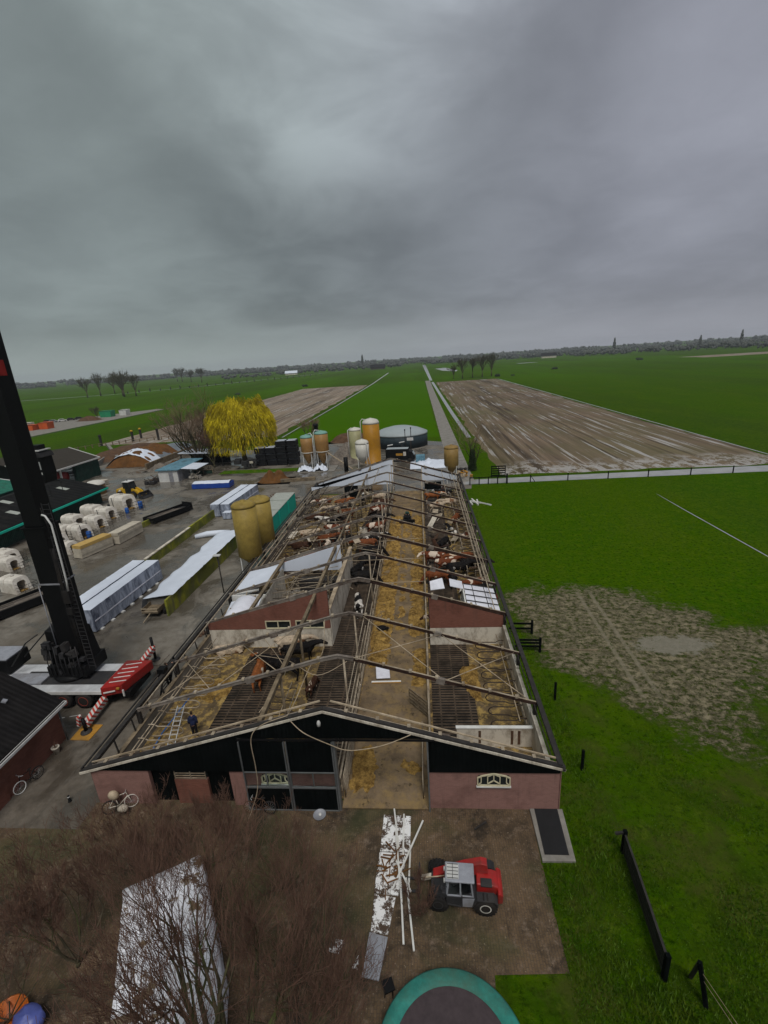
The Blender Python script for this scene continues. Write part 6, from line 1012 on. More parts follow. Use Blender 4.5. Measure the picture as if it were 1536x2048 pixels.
for k in range(7): f_ = (k+.5)/7; g.bar((-19.1+.8*f_, 26.6, 2.6*f_), (-19.1+.8*f_, 28.0, 2.6*f_), .05)
g.rbox((-18.35, 26.5, 2.3), (.5, .5, .9)); build('rung', g, 'black_paint', t)
t = T('aluminium_ladder', 'aluminium ladder leaning over the front left cubicles', 'ladder', (-16, 23, 0)); a, b = Vector((-15.95, 21.9, .1)), Vector((-16.2, 24.4, 1.35)); s_ = Vector((.22, .02, 0)); build('rail', MB().bar(a-s_, b-s_, .04, .09), 'aluminium', t); build('rail', MB().bar(a+s_, b+s_, .04, .09), 'aluminium', t); g = MB()
for k in range(10): p = a.lerp(b, (k+.5)/10); g.bar(p-s_, p+s_, .035)
build('rung', g, 'aluminium', t); tag(build('blue_hose', MB().tube([(-17.0, 21.6, .2), (-17.1, 23.2, .25), (-16.6, 24.8, .7), (-16.3, 26.5, .9)], .045, 6), 'blue_metal'), 'blue strip running beside the aluminium ladder', 'hose')
# small ride-on machine in the alley
t = T('feed_pusher', 'small dark ride-on machine with a pusher blade in the feed alley', 'machine', (0, 0, 0)); build('body', MB().box(-.45, .45, -.8, .6, .35, .85), 'black_paint', t, bev=.08); build('seat', MB().box(-.25, .25, -.1, .4, .85, 1.0), 'black_cloth', t, bev=.04); build('steering', MB().tube([(0, -.7, .8), (0, -.55, 1.15)], .03, 6).tube([(-.35, -.5, 1.15), (.35, -.5, 1.15)], .025, 6), 'dark_steel', t); build('blade', MB().box(-1.1, 1.1, -1.35, -1.2, .05, .6), 'black_paint', t, bev=.03); build('arm', MB().bar((-.3, -1.2, .4), (-.3, -.7, .5), .08).bar((.3, -1.2, .4), (.3, -.7, .5), .08), 'dark_steel', t)
for x in (-.45, .45):
    for y in (-.5, .4): build('wheel', MB().lathe(y, .28, [(0, x-.12), (.28, x-.12), (.28, x+.12), (0, x+.12)], 14, axis='x'), 'black_rubber', t)
place(t, (-2.35, 63.3, .11), 0)
tag(build('white_sheet', MB().rbox((-3.4, 29.1, .3), (1.0, 1.3, .12), (.05, .04, .12)), 'white_foil', bev=.05), 'white insulation block lying in the feed alley', 'block'); t = T('plank', 'white plank with an orange edge on the alley floor', 'plank', (-3.1, 28.2, 0)); build('board', MB().bar((-4.15, 28.2, .16), (-2.05, 28.25, .16), .16, .05), 'white_board', t); build('edge', MB().bar((-4.1, 28.09, .16), (-2.05, 28.14, .16), .05, .06), 'mat_orange', t)
tag(build('plank', MB().bar((-5.4, 59.8, 1.45), (-3.9, 59.9, 1.45), .2, .05), 'pale_timber'), 'pale plank lying across the left feed rail', 'plank')
# ---------------------------------------------------------------- bicycles
def bicycle(lb, frame, tyre):
    t = T('bicycle', lb, 'bicycle', (0, 0, 0)); 
    for x in (-.53, .53):
        g = MB(); n = 28; ring = [(x+.33*math.cos(2*PI*k/n), 0, .35+.33*math.sin(2*PI*k/n)) for k in range(n+1)]; w = build('wheel', g.tube(ring, .024, 6, cap=False), tyre if x > 0 else 'black_rubber', t); g = MB()
        for k in range(14): a = 2*PI*k/14; g.tube([(x, 0, .35), (x+.32*math.cos(a), 0, .35+.32*math.sin(a))], .003, 3)
        build('spokes', g, 'aluminium', w)
    g = MB(); BB, SP, HT, HB_ = (-.08, 0, .3), (-.2, 0, .82), (.36, 0, .88), (.4, 0, .7)
    for a, b in ((BB, SP), (BB, HB_), (SP, HT), (HT, HB_), (BB, (-.53, 0, .35)), (SP, (-.53, 0, .35)), (HB_, (.53, 0, .35))): g.tube([a, b], .018, 6)
    build('frame', g, frame, t); build('handlebar', MB().tube([(.28, -.28, .98), (.36, -.2, 1.0), (.36, .2, 1.0), (.28, .28, .98)], .014, 6).tube([HT, (.36, 0, 1.0)], .014, 6), 'aluminium', t); build('saddle', MB().ell((-.22, 0, .9), (.13, .07, .035)), 'black_rubber', t)
    build('pedals', MB().tube([(-.08, -.1, .16), (-.08, 0, .3), (-.08, .1, .44)], .014, 5).rbox((-.08, -.15, .16), (.09, .09, .02)).rbox((-.08, .15, .44), (.09, .09, .02)), 'dark_steel', t)
    g = MB(); 
    for k in range(7): a = PI*(.15+.1*k); g.bar((-.53+.38*math.cos(a), 0, .35+.38*math.sin(a)), (-.53+.38*math.cos(a+.31), 0, .35+.38*math.sin(a+.31)), .05, .01)
    build('mudguard', g, 'dark_steel', t); return t
place(bicycle('dark bicycle with a white front tyre leaning on the brick outhouse', 'black_paint', 'white_paint'), (-23.0, 19.5, .03), R(-103)).rotation_euler = (R(8), 0, R(-103))
place(bicycle('pale old bicycle at the left corner of the barn front', 'weathered_white', 'white_plastic'), (-16.6, 18.0, .03), R(25)).rotation_euler = (R(-14), 0, R(25)); place(bicycle('rusty bicycle leaning on the pink wall behind the bare twigs', 'rust', 'rust'), (-9.0, 17.95, .03), R(180)).rotation_euler = (R(10), 0, R(178))
t = T('child_seat', 'beige covered child seat standing by the pale bicycle', 'child seat', (-16.9, 18.15, 0)); build('shell', MB().ell((-16.9, 18.1, .95), (.3, .2, .28)), 'pale_timber', t); build('cushion', MB().ell((-16.3, 17.8, .4), (.28, .2, .2), jit=.15), 'weathered_white', t)
t = T('flower_pot', 'pale flower pot with a dead plant beside the outhouse corner', 'pot', (-23.2, 21.8, 0)); build('pot', MB().lathe(-23.2, 21.8, [(.14, .02), (.2, .42), (.23, .44), (.23, .5), (.17, .5), (.15, .3), (0, .3)], 16), 'weathered_white', t); g = MB(); rnd = random.Random(6)
for k in range(14): g.tube([(-23.2, 21.8, .4), (-23.2+rnd.uniform(-.2, .2), 21.8+rnd.uniform(-.2, .2), rnd.uniform(.6, .85))], .012, 4)
build('stems', g, 'twig', t)
t = T('traffic_bollard', 'small dark bollard with white top on the lane between outhouse and barn', 'bollard', (-19.9, 18.5, 0)); build('post', MB().lathe(-19.9, 18.5, [(.12, 0), (.07, .06), (.06, .4), (0, .42)], 10), 'black_paint', t); build('band', MB().lathe(-19.9, 18.5, [(.065, .3), (.065, .36)], 10), 'white_paint', t)
t = T('water_bowl', 'round grey bowl with a white mug before the sliding doors', 'bowl', (-5.85, 17.85, 0)); build('bowl', MB().lathe(-5.85, 17.85, [(.2, .02), (.3, .16), (.33, .17), (.27, .1), (0, .06)], 20), 'machine_grey', t); build('mug', MB().lathe(-5.82, 17.85, [(.07, .07), (.07, .22), (0, .2)], 10), 'white_paint', t)
tag(build('road_line', MB().bar((-26.3, 24.53, .03), (-24.2, 25.05, .03), .06, .01), 'white_paint'), 'thin white dashed line on the paving beside the outhouse', 'line') if False else None
g = MB()
for a, b in ((0, .22), (.36, .62), (.76, 1)): g.bar((-26.3+2.1*a, 24.53+.52*a, .025), (-26.3+2.1*b, 24.53+.52*b, .025), .07, .012)
struct('road_marking', g, 'white_paint')
tag(build('drain_cover', MB().lathe(-19.6, 38.6, [(.8, .02), (.8, .05), (.2, .09), (0, .09)], 12), 'rust'), 'rusty scrap of metal on the yard by the left eave', 'scrap') if False else tag(build('metal_scrap', MB().rbox((-20.0, 34.6, .12), (.7, .4, .14), (.1, .2, .5)).rbox((-19.6, 35.0, .12), (.4, .3, .2), (.2, .1, 1.2)), 'rust'), 'rusty scrap of metal on the yard outside the left eave', 'scrap')
# ---------------------------------------------------------------- boards and laths on the front paving
def board(pts, z, th, mat, lb, nm='foam_board'):
    return tag(build(nm, MB().prism(pts, z, z+th), mat), lb, 'board')
board([(-2.62, 16.1), (-2.56, 17.95), (-1.2, 17.9), (-1.22, 16.1)], .03, .06, 'broken_foam', 'white crumbling insulation board nearest the barn door'); board([(-2.75, 14.3), (-2.64, 16.05), (-1.35, 16.0), (-1.7, 14.2)], .03, .06, 'broken_foam', 'white crumbling insulation board in the middle of the row, under straw'); board([(-2.75, 12.8), (-2.72, 14.25), (-1.8, 14.1), (-2.05, 12.75)], .03, .06, 'broken_foam', 'white crumbling insulation board at the near end'); board([(-2.95, 11.35), (-2.8, 12.8), (-2.05, 12.65), (-2.3, 11.25)], .025, .05, 'machine_grey', 'plain grey board at the end of the white boards', 'grey_board')
g = MB(); rnd = random.Random(8)
for k in range(26): a = rnd.uniform(0, PI); x = -2.05+rnd.gauss(0, .25); y = 15.2+rnd.gauss(0, .45); g.bar((x, y, rnd.uniform(.1, .3)), (x+math.cos(a)*.5, y+math.sin(a)*.5, rnd.uniform(.1, .4)), .03+rnd.random()*.04, .03)
tag(build('debris_heap', g, 'silage'), 'small heap of brown straw and splinters on the middle board', 'debris')
POL = [((-2.05, 18.2), (-1.72, 16.1), .2), ((-.59, 17.49), (-1.95, 14.34), .32), ((-1.55, 17.95), (-1.53, 15.9), .16), ((-1.97, 15.81), (-1.15, 14.3), .24), ((-1.61, 14.8), (-1.41, 12.4), .14), ((-1.37, 14.9), (-1.0, 12.2), .12), ((-1.2, 16.4), (-1.25, 14.4), .08), ((-1.9, 16.9), (-1.55, 14.0), .3)]
PL = ['white lath crossing the far board, left of the far pair', 'longest white lath crossing diagonally towards the telehandler', 'white lath on the far board, right of the far pair', 'short white lath crossing under the diagonal one', 'white lath pointing straight to the near edge', 'near end lath slanting right past the others', 'thin shaded lath nearest the telehandler fork', 'white lath lying along the middle of the board pile']
for (a, b, z), lb in zip(POL, PL): tag(build('lath', MB().bar((*a, z), (*b, z*.5+.05), .075, .05), 'white_board'), lb, 'lath', 'white laths on the boards')
tag(build('foam_scrap', MB().prism([(-4.35, 12.1), (-3.9, 12.0), (-3.75, 12.45), (-4.2, 12.5)], .04, .14), 'broken_foam', bev=.02), 'single square scrap of white foam left of the boards', 'scrap'); tag(build('foam_scrap', MB().prism([(-3.35, 11.6), (-3.1, 11.55), (-3.15, 12.0)], .04, .1), 'broken_foam'), 'tiny triangular white scrap by the grey board', 'scrap')
tag(build('foam_scrap', MB().box(-.15, .02, 14.62, 14.8, .03, .12), 'white_board'), 'tiny white scrap in front of the telehandler', 'scrap')
rnd = random.Random(21); n = 0
# foil covered stack of panels in the bottom left
t = T('foil_covered_stack', 'tall stack covered in white foil behind the bare tree, lower left', 'panel stack', (-10.5, 11.5, 0)); P4 = [(-13.2, 13.2), (-10.5, 14.75), (-7.9, 10.7), (-7.0, 8.3), (-10.2, 7.0), (-11.6, 10.2)]
build('stack', MB().prism([(x*.985-.16, y*.985+.17) for x, y in P4], .05, 1.38), 'panel_cream', t)
g = MB(); cx, cy = -10.3, 10.9; n = 36; rr_ = []
for i in range(n):
    f = i/n*len(P4); a = Vector(P4[int(f)]); b = Vector(P4[(int(f)+1) % len(P4)]); p = a.lerp(b, f % 1); rr_.append(p)
vs = []
for ring, (kk, zz) in enumerate(((1.03, .25), (1.015, .8), (1.0, 1.46), (.75, 1.52), (.5, 1.5), (.25, 1.52))):
    for p in rr_: nn = mnoise.noise(Vector((p.x*1.6, p.y*1.6, ring*.9)))*.06; vs.append((cx+(p.x-cx)*kk+nn, cy+(p.y-cy)*kk+nn, zz+nn))
fs = [(r_*n+i, r_*n+(i+1) % n, (r_+1)*n+(i+1) % n, (r_+1)*n+i) for r_ in range(5) for i in range(n)]+[tuple(range(5*n, 6*n))]; g.add(vs, [tuple(reversed(f)) for f in fs], 0, True); build('foil', g, 'torn_foil', t)
tag(build('rusty_pipe', MB().bar((-11.9, 8.8, 1.35), (-10.2, 9.15, 1.75), .16), 'old_timber'), 'old beam lying across the near corner of the foil covered stack', 'beam'); tag(build('toy_tub', MB().lathe(-15.5, 9.5, [(.5, .02), (.62, .5), (.66, .52), (.6, .5), (.5, .1), (0, .1)], 18), 'orange_plastic'), 'orange tub at the bottom left corner', 'tub'); tag(build('blue_bag', MB().ell((-14.7, 9.5, .35), (.55, .42, .38), n=14, jit=.18), 'purple_tarp'), 'blue crumpled bag beside the orange tub', 'bag')
# trampoline
t = T('trampoline', 'round trampoline with green padding at the bottom edge', 'trampoline', (.3, 8.85, 0)); build('mat', MB().lathe(.3, 8.85, [(1.98, .86), (1.0, .855), (0, .85)], 56, caps=False), 'trampoline_mat', t); build('padding', MB().lathe(.3, 8.85, [(1.93, .87), (1.96, .90), (2.2, .915), (2.42, .90), (2.48, .85), (2.45, .78)], 64, caps=False), 'trampoline_pad', t)
g = MB(); g.tube([(.3+2.4*math.cos(2*PI*k/40), 8.85+2.4*math.sin(2*PI*k/40), .8) for k in range(41)], .035, 6, cap=False); build('frame', g, 'aluminium', t)
for k in range(4): a = PI/4+k*PI/2; x, y = .3+2.35*math.cos(a), 8.85+2.35*math.sin(a); build('leg', MB().tube([(x-.4*math.sin(a), y+.4*math.cos(a), .8), (x-.35*math.sin(a), y+.35*math.cos(a), .03), (x+.35*math.sin(a), y-.35*math.cos(a), .03), (x+.4*math.sin(a), y-.4*math.cos(a), .8)], .03, 6), 'aluminium', t)
tag(build('garden_stool', MB().rbox((-1.9, 10.9, .5), (.4, .4, .06), (0, 0, .4)).bar((-2.05, 10.8, 0), (-2.0, 10.8, .5), .04).bar((-1.75, 10.8, 0), (-1.75, 10.8, .5), .04).bar((-1.9, 11.1, 0), (-1.9, 11.1, .5), .04), 'black_paint'), 'small black stool beside the trampoline rim', 'stool')
t = T('door_mat', 'black rubber mat on a concrete edge at the barn corner', 'mat', (5.5, 17.3, 0)); build('mat', MB().prism([(4.98, 18.4), (6.1, 18.4), (6.0, 16.1), (4.92, 16.1)], .1, .13), 'black_mat', t); build('concrete_edge', MB().prism([(4.76, 18.42), (6.35, 18.42), (6.22, 15.83), (4.76, 15.8)], 0, .1), 'concrete', t)
tag(build('iron_bar', MB().bar((1.9, 17.3, .05), (2.5, 17.7, .05), .07), 'dark_steel'), 'short dark iron bar on the paving before the pink wall', 'bar')
# ---------------------------------------------------------------- fences and rails
t = T('timber_barrier', 'long dark timber barrier standing in the grass, lower right', 'barrier', (8.2, 14, 0)); P_ = [(8.45, 16.35), (8.35, 15.0), (8.2, 13.3), (8.05, 11.7)]
for k, (a, b) in enumerate(zip(P_[:-1], P_[1:])):
    for z in (.3, .56, .82, 1.08): build('rail', MB().bar((*a, z), (*b, z), .09, .2), 'dark_steel', t)
for x, y in (P_[0], P_[-1]): build('post', MB().bar((x, y, 0), (x, y, 1.35), .16), 'black_boards', t)
build('brace', MB().bar((8.45, 16.35, 1.25), (8.05, 16.4, 1.1), .1), 'dark_steel', t)
t = T('timber_post', 'leaning dark strainer post with a stay, lower right corner', 'post', (9.0, 11.4, 0)); build('post', MB().bar((9.12, 10.98, 0), (8.8, 11.25, 1.85), .13), 'black_boards', t); build('stay', MB().bar((8.8, 11.25, 1.8), (9.02, 11.8, 0), .1), 'dark_steel', t)
t = T('wire_fence', 'wire fence with thin dark posts along the east side of the barn', 'fence', (8, 25, 0)); PP = [(8.5, 16.3), (8.1, 20.9), (8.15, 26.5), (8.3, 31.4)]
for (a, b) in zip(PP[:-1], PP[1:]):
    for z in (.5, .9): build('wire', MB().tube([(*a, z), (*b, z)], .003, 4), 'dark_steel', t)
for x, y in PP[1:3]: build('post', MB().bar((x, y, 0), (x, y, 1.35), .13), 'black_boards', t)
tag(build('fence_wires', MB().tube([(8.85, 11.2, 1.5), (9.9, 8.6, .9)], .01, 4).tube([(8.9, 11.15, 1.2), (9.95, 8.6, .5)], .01, 4), 'pale_timber'), 'pale wires running from the strainer post out of the picture', 'wire')
for k, (x0, x1, y, lb) in enumerate(((6.6, 8.45, 31.9, 'near low dark rail between barn wall and muddy pasture'), (6.6, 8.4, 34.4, 'far low dark rail between barn wall and muddy pasture'))):
    t = T('gate_rail', lb, 'rail', ((x0+x1)/2, y, 0))
    for z in ((.5, .8, 1.05) if k == 0 else (.5, .95)): build('rail', MB().bar((x0, y, z), (x1, y-.1, z), .08, .14), 'black_boards', t)
    build('post', MB().bar((x1, y-.1, 0), (x1, y-.1, 1.25), .16), 'black_boards', t)
tag(build('concrete_edging', MB().bar((8.6, 32.1, .03), (12.8, 31.95, .03), .08, .05), 'old_timber'), 'thin plank edge lying across the mud patch', 'edging')
t = T('ditch_fence', 'dark post and rail fence beside the water at the barn end', 'fence', (11, 81.7, 0))
for k in range(5): build('post', MB().bar((8.3+k*1.6, 81.7, 0), (8.3+k*1.6, 81.7, 1.35 if k < 4 else 1.8), .16 if k < 4 else .26), 'black_boards', t)
build('rail', MB().bar((8.3, 81.7, 1.25), (14.7, 81.7, 1.3), .08, .12), 'black_boards', t)
t = T('slatted_gate', 'small black slatted gate standing beyond the ditch', 'gate', (14.0, 86.3, 0))
for k in range(5): build('slat', MB().bar((12.7, 86.3, .4+k*.42), (15.2, 86.3, .4+k*.42), .08, .2), 'black_boards', t)
for x in (12.7, 14.0, 15.2): build('post', MB().bar((x, 86.3, 0), (x, 86.3, 2.2), .13), 'black_boards', t)
t = T('pasture_fence', 'line of thin dark posts with wire along the water', 'fence', (60, 82.2, 0)); g = MB(); xs = [18.8, 25.2, 32, 38.7, 45.7, 52.6, 60, 68, 76]
for x in xs: build('post', MB().bar((x, 82.0+(x-18)*.012, 0), (x, 82.0+(x-18)*.012, 1.3), .14), 'black_boards', t)
build('wire', MB().tube([(14.7, 82.0, 1.1), (76, 82.7, 1.1)], .02, 4), 'dark_steel', t); build('stay', MB().bar((18.8, 82, 1.2), (19.6, 82, 0), .1), 'black_boards', t)
tag(build('gutter_bars', MB().bar((7.0, 72.0, .1), (7.4, 69.4, .25), .22).bar((7.6, 72.4, .2), (8.3, 69.6, .1), .22).bar((8.4, 72.2, .1), (8.3, 70.0, .3), .2).bar((7.2, 71.0, .3), (8.8, 70.2, .2), .2).bar((8.8, 70.6, .1), (10.2, 69.2, .1), .16), 'white_board'), 'jumble of white bars on the grass beside the barn', 'bars')
# ---------------------------------------------------------------- trees
def branchy(g, p, d, L_, r, lv, rnd, spread=.5, up=.15, n=5, mi=0, mt=1, tw=.006, kids=(3, 4), wob=.14, shrink=.68):
    pts = [Vector(p)]; dd_ = Vector(d).normalized(); k_ = 4 if lv else 2
    for i in range(k_): dd_ = (dd_+Vector((rnd.gauss(0, wob), rnd.gauss(0, wob), rnd.gauss(0, wob)+up*.3))).normalized(); pts.append(pts[-1]+dd_*L_/k_)
    r1 = max(tw, r*.55); g.tube(pts, [r+(r1-r)*i/k_ for i in range(k_+1)], (6 if r > .05 else 4 if r > .015 else 3), mi if r > .022 else mt, cap=False)
    if lv == 0: return
    for k in range(rnd.randint(*kids)):
        f = rnd.uniform(.35, 1) if k else 1; i = min(k_-1, int(f*k_)); q = pts[i].lerp(pts[i+1], f*k_-i); nd = (dd_+Vector((rnd.gauss(0, spread), rnd.gauss(0, spread), rnd.gauss(0, spread*.7)+up))).normalized()
        branchy(g, q, nd, L_*rnd.uniform(shrink*.85, shrink*1.12), r1*rnd.uniform(.6, .95), lv-1, rnd, spread, up, n, mi, mt, tw, kids, wob, shrink)
def split_tree(t, base, limbs, seed, L_, r, lv, mats=('bark', 'twig'), tr=None, **kw):
    rnd = random.Random(seed); g = MB(); bx, by, bz = base
    build('trunk', MB().tube(tr or [(bx, by, 0), (bx, by, bz)], [r*1.6, r*1.3] if not tr else [r*1.6]*len(tr), 10), mats[0], t)
    for dx, dy, dz in limbs: branchy(g, (bx, by, bz), (dx, dy, dz), L_*rnd.uniform(.85, 1.1), r, lv, rnd, **kw)
    return build('crown', g, list(mats), t)
# big bare garden tree in the foreground, its foot just below the picture
t = T('bare_tree', 'large bare tree with brown twigs rising over the lower left foreground', 'tree', (-6.5, 7.2, 0))
split_tree(t, (-6.5, 7.2, 1.0), [(-.1, .3, 1), (.15, .1, 1), (-.35, .5, .9), (.4, .5, .9), (-.7, .4, .8), (.75, .3, .8), (-.9, .7, .6), (.2, .8, .8), (.9, .6, .65), (-.2, .9, .7), (-.5, 1.1, .7), (.5, 1.1, .6), (.0, .5, .9)], 12, 3.1, .12, 5, spread=.34, up=.24, tw=.0055, kids=(3, 4), wob=.10, shrink=.70)
t = T('bare_shrub', 'dense thicket of reddish bare twigs behind the foil covered stack', 'shrub', (-12.5, 12, 0))
split_tree(t, (-14.2, 11.3, .2), [(-.6, .5, .9), (.1, .7, .8), (.8, .3, .9), (-.2, -.1, 1), (.5, .9, .7), (-.9, -.2, .8)], 5, 2.3, .05, 5, spread=.42, up=.3, tw=.0055, kids=(3, 4), wob=.13)
t = T('bare_shrub', 'upright bare twigs growing before the left barn doorway', 'shrub', (-10, 15.6, 0))
split_tree(t, (-10.4, 15.2, .1), [(-.6, .3, .9), (.1, .4, .9), (.6, .1, .9), (-.9, .2, .8), (.9, .3, .7), (-1.2, .2, .6), (1.2, .1, .6)], 8, 1.6, .035, 5, spread=.4, up=.3, tw=.005, kids=(3, 4), wob=.13)
t = T('bare_shrub', 'bare bush at the right of the big tree near the trampoline', 'shrub', (-3.5, 9.6, 0))
split_tree(t, (-3.6, 9.2, .1), [(-.5, .4, 1), (.3, .5, .9), (.7, .1, .8), (-.1, .8, .8), (-.9, .1, .8)], 15, 1.8, .04, 4, ('bark', 'twig'), spread=.42, up=.3, tw=.005, kids=(3, 4), wob=.13)
for k, (x, y, L_, lb) in enumerate(((-13.4, 14.6, 1.7, 'low tangle of reddish twigs left of the doorway bush'), (-6.6, 14.4, 1.7, 'reddish twiggy bush between the big tree and the sliding doors'), (-5.6, 11.6, 1.8, 'brown twiggy bush right beside the foil covered stack'), (-15.6, 9.6, 1.8, 'brown twiggy bush over the orange tub'), (-.75, 13.5, .75, 'small heap of brambles in front of the telehandler wheel'))):
    t = T('bare_shrub', lb, 'shrub', (x, y, 0)); split_tree(t, (x, y, .1), [(math.cos(i*1.9)*.9, math.sin(i*1.9)*.9, .9) for i in range(7)], 60+k, L_, .03, 5 if k in (0, 3) else 4, spread=.42, up=.3, tw=.005, kids=(3, 4), wob=.13)
# golden weeping willow
t = T('weeping_willow', 'round golden yellow weeping willow on the yard', 'tree', (-42.8, 111, 0)); rnd = random.Random(31)
g = MB(); build('trunk', MB().tube([(-42.8, 111, 0), (-43, 111, 2), (-42.7, 111, 4.2)], [.7, .55, .5], 10), 'bark', t)
for k in range(9): a = k*.7; branchy(g, (-42.7, 111, 3.8), (math.cos(a)*.8, math.sin(a)*.8, 1), 4.2, .28, 3, rnd, spread=.4, up=.1, tw=.03, kids=(3, 3))
build('limbs', g, ['bark', 'willow_gold'], t); g = MB()
for k in range(27000):
    a = rnd.uniform(0, 2*PI); rad = 8.1*math.sqrt(rnd.random()); kx = math.cos(a)*rad; ky = math.sin(a)*rad*.85; cl = mnoise.noise(Vector((kx*.42, ky*.42, 2.1)))+.5*mnoise.noise(Vector((kx*1.1, ky*1.1, 5)))
    top = 6.0+8.2*max(0, 1-(rad/8.6)**4)**.5*(1+.34*cl)
    z = top-abs(rnd.gauss(0, 1.8))+rnd.gauss(0, .3) if rnd.random() < .7 else rnd.uniform(3.0, top)
    if cl < -.12 and rnd.random() < .75: continue
    L_ = rnd.uniform(.5, 1.7)*(1 if rad < 6.5 else 1.25); z2 = max(2.8 if rad > 5 else 4.8, z-L_); w = rnd.uniform(.025, .06); dx, dy = rnd.uniform(-.25, .25), rnd.uniform(-.25, .25); b = rnd.uniform(0, PI); cx_, sx_ = math.cos(b)*w, math.sin(b)*w; ox = math.cos(a)*.35; oy = math.sin(a)*.35
    x, y = -42.8+kx, 111+ky
    g.add([(x-cx_, y-sx_, z), (x+cx_, y+sx_, z), (x+dx+ox+cx_, y+dy+oy+sx_, (z+z2)/2+.1), (x+dx+ox-cx_, y+dy+oy-sx_, (z+z2)/2+.1), (x+dx*1.4+ox, y+dy*1.4+oy, z2)], [(0, 1, 2, 3), (3, 2, 4)])
build('crown', g, 'willow_gold', t)
for k, (x, y, s_, lb, mt, n_) in enumerate(((-54, 110, 1.45, 'bare brown multi-stemmed bush left of the golden willow', 'grey_twig', 14), (-49, 107, .8, 'dark bare stems between the blue shed and the willow', 'twig', 6), (-60, 122, .8, 'pale brown bare bush behind the silage clamp', 'grey_twig', 7), (10.2, 93.8, .85, 'thin brown bare tree by the ditch at the barn end', 'grey_twig', 5), (-33, 138, .6, 'bare brown tree top right behind the willow', 'grey_twig', 6))):
    t = T('bare_tree', lb, 'tree', (x, y, 0)); rnd = random.Random(50+k); limbs = [(math.cos(i*2.4)*.5, math.sin(i*2.4)*.5, 1.1) for i in range(n_)]; split_tree(t, (x, y, .8), limbs, 50+k, 4.6*s_, .16*s_, 4, ('bark', mt), spread=.34, up=.1, tw=.018 if k != 3 else .010, kids=(3, 4))
t = T('ivy_post_shrub', 'dark evergreen clump beside the thin tree at the barn end', 'shrub', (9.9, 92.4, 0)); g = MB(); rnd = random.Random(77)
for k in range(1400): a = rnd.uniform(0, 6.28); z = rnd.uniform(.2, 4.2); r_ = (.95-.12*z)*rnd.random()**.4; x, y = 9.9+r_*math.cos(a), 92.4+r_*math.sin(a); g.rbox((x, y, z), (.18, .12, .02), (rnd.uniform(0, 3), rnd.uniform(0, 3), 0))
build('crown', g, 'dark_leaf', t); build('trunk', MB().tube([(9.9, 92.4, 0), (9.9, 92.4, 3.6)], .12, 6), 'bark', t)
rnd = random.Random(41)
for k, (x, y, c_, nm, lb) in enumerate(((8.3, 88.5, 'mat_orange', 'orange_float', 'orange heap of objects by the dark evergreen clump'), (7.3, 90.6, 'dark_steel', 'crate_pile', 'dark pile of crates right of the ochre silo'), (6.8, 87.4, 'pale_timber', 'plank_pile', 'pale splintered planks at the far barn corner'))):
    g = MB()
    for q in range(14): g.rbox((x+rnd.gauss(0, .55), y+rnd.gauss(0, .7), rnd.uniform(.15, 1.1)), (rnd.uniform(.2, .9), rnd.uniform(.2, .6), rnd.uniform(.1, .5)), (rnd.uniform(-.4, .4), rnd.uniform(-.4, .4), rnd.uniform(0, 3)))
    tag(build(nm, g, c_), lb, 'pile')
def far_tree(x, y, h_, w_, seed, lb, grp=None, mt='far_twig', nm='bare_tree', tw=.05, stem=.3):
    t = T(nm, lb, 'tree', (x, y, 0), grp); rnd = random.Random(seed); g = MB()
    build('trunk', MB().tube([(x, y, 0), (x, y, h_*stem)], [h_*.032, h_*.024], 6), 'bark', t); n = 8
    for i in range(n): a = i*2.4; branchy(g, (x, y, h_*stem*.9), (math.cos(a)*w_*(.3+.7*(i % 3)/2), math.sin(a)*w_*(.3+.7*(i % 3)/2), 1), h_*.36, h_*.014, 3, rnd, spread=.34, up=.12, tw=tw, kids=(3, 4))
    build('crown', g, ['bark', mt], t); return t
FT = [(-388, 545, 21, .35, 'left one of the pair of bare trees by the lane'), (-392, 575, 25, .3, 'right one of the pair of bare trees by the lane'), (-411, 633, 24, .35, 'narrow bare tree at the left of the big clump'), (-357, 566, 27, .45, 'tallest bare tree in the lane clump'), (-335, 530, 24, .5, 'broad bare tree in the middle of the lane clump'), (-322, 512, 24, .4, 'bare tree behind the lane clump'), (-311, 516, 22, .45, 'right edge tree of the lane clump'), (-607, 1200, 30, .4, 'wide far tree at the start of the distant row'), (-560, 1130, 30, .3, 'second far tree in the distant row'), (-501, 1052, 26, .35, 'third far tree in the distant row'), (-430, 948, 26, .35, 'rounded far tree ending the distant row')]
for k, (x, y, h_, w_, lb) in enumerate(FT): far_tree(x, y, h_, w_, 100+k, lb, tw=.09 if y < 700 else .14)
ws = ['leftmost and thinnest', 'second from left', 'middle', 'second from right', 'rightmost']
for k, (x, y, h_) in enumerate(((33, 470, 12), (41, 468, 17), (51, 474, 17.5), (60.5, 476, 20), (70, 482, 20))): far_tree(x, y, h_, .32, 140+k, ws[k]+' of the five bare trees behind the ploughed field', 'row of bare trees behind the ploughed field', 'far_twig', tw=.075)
tag(build('field_bush', MB().ell((74, 470, 1.2), (2.6, 1.5, 1.6), jit=.3), 'dark_leaf'), 'low dark bush right of the five bare trees', 'bush')
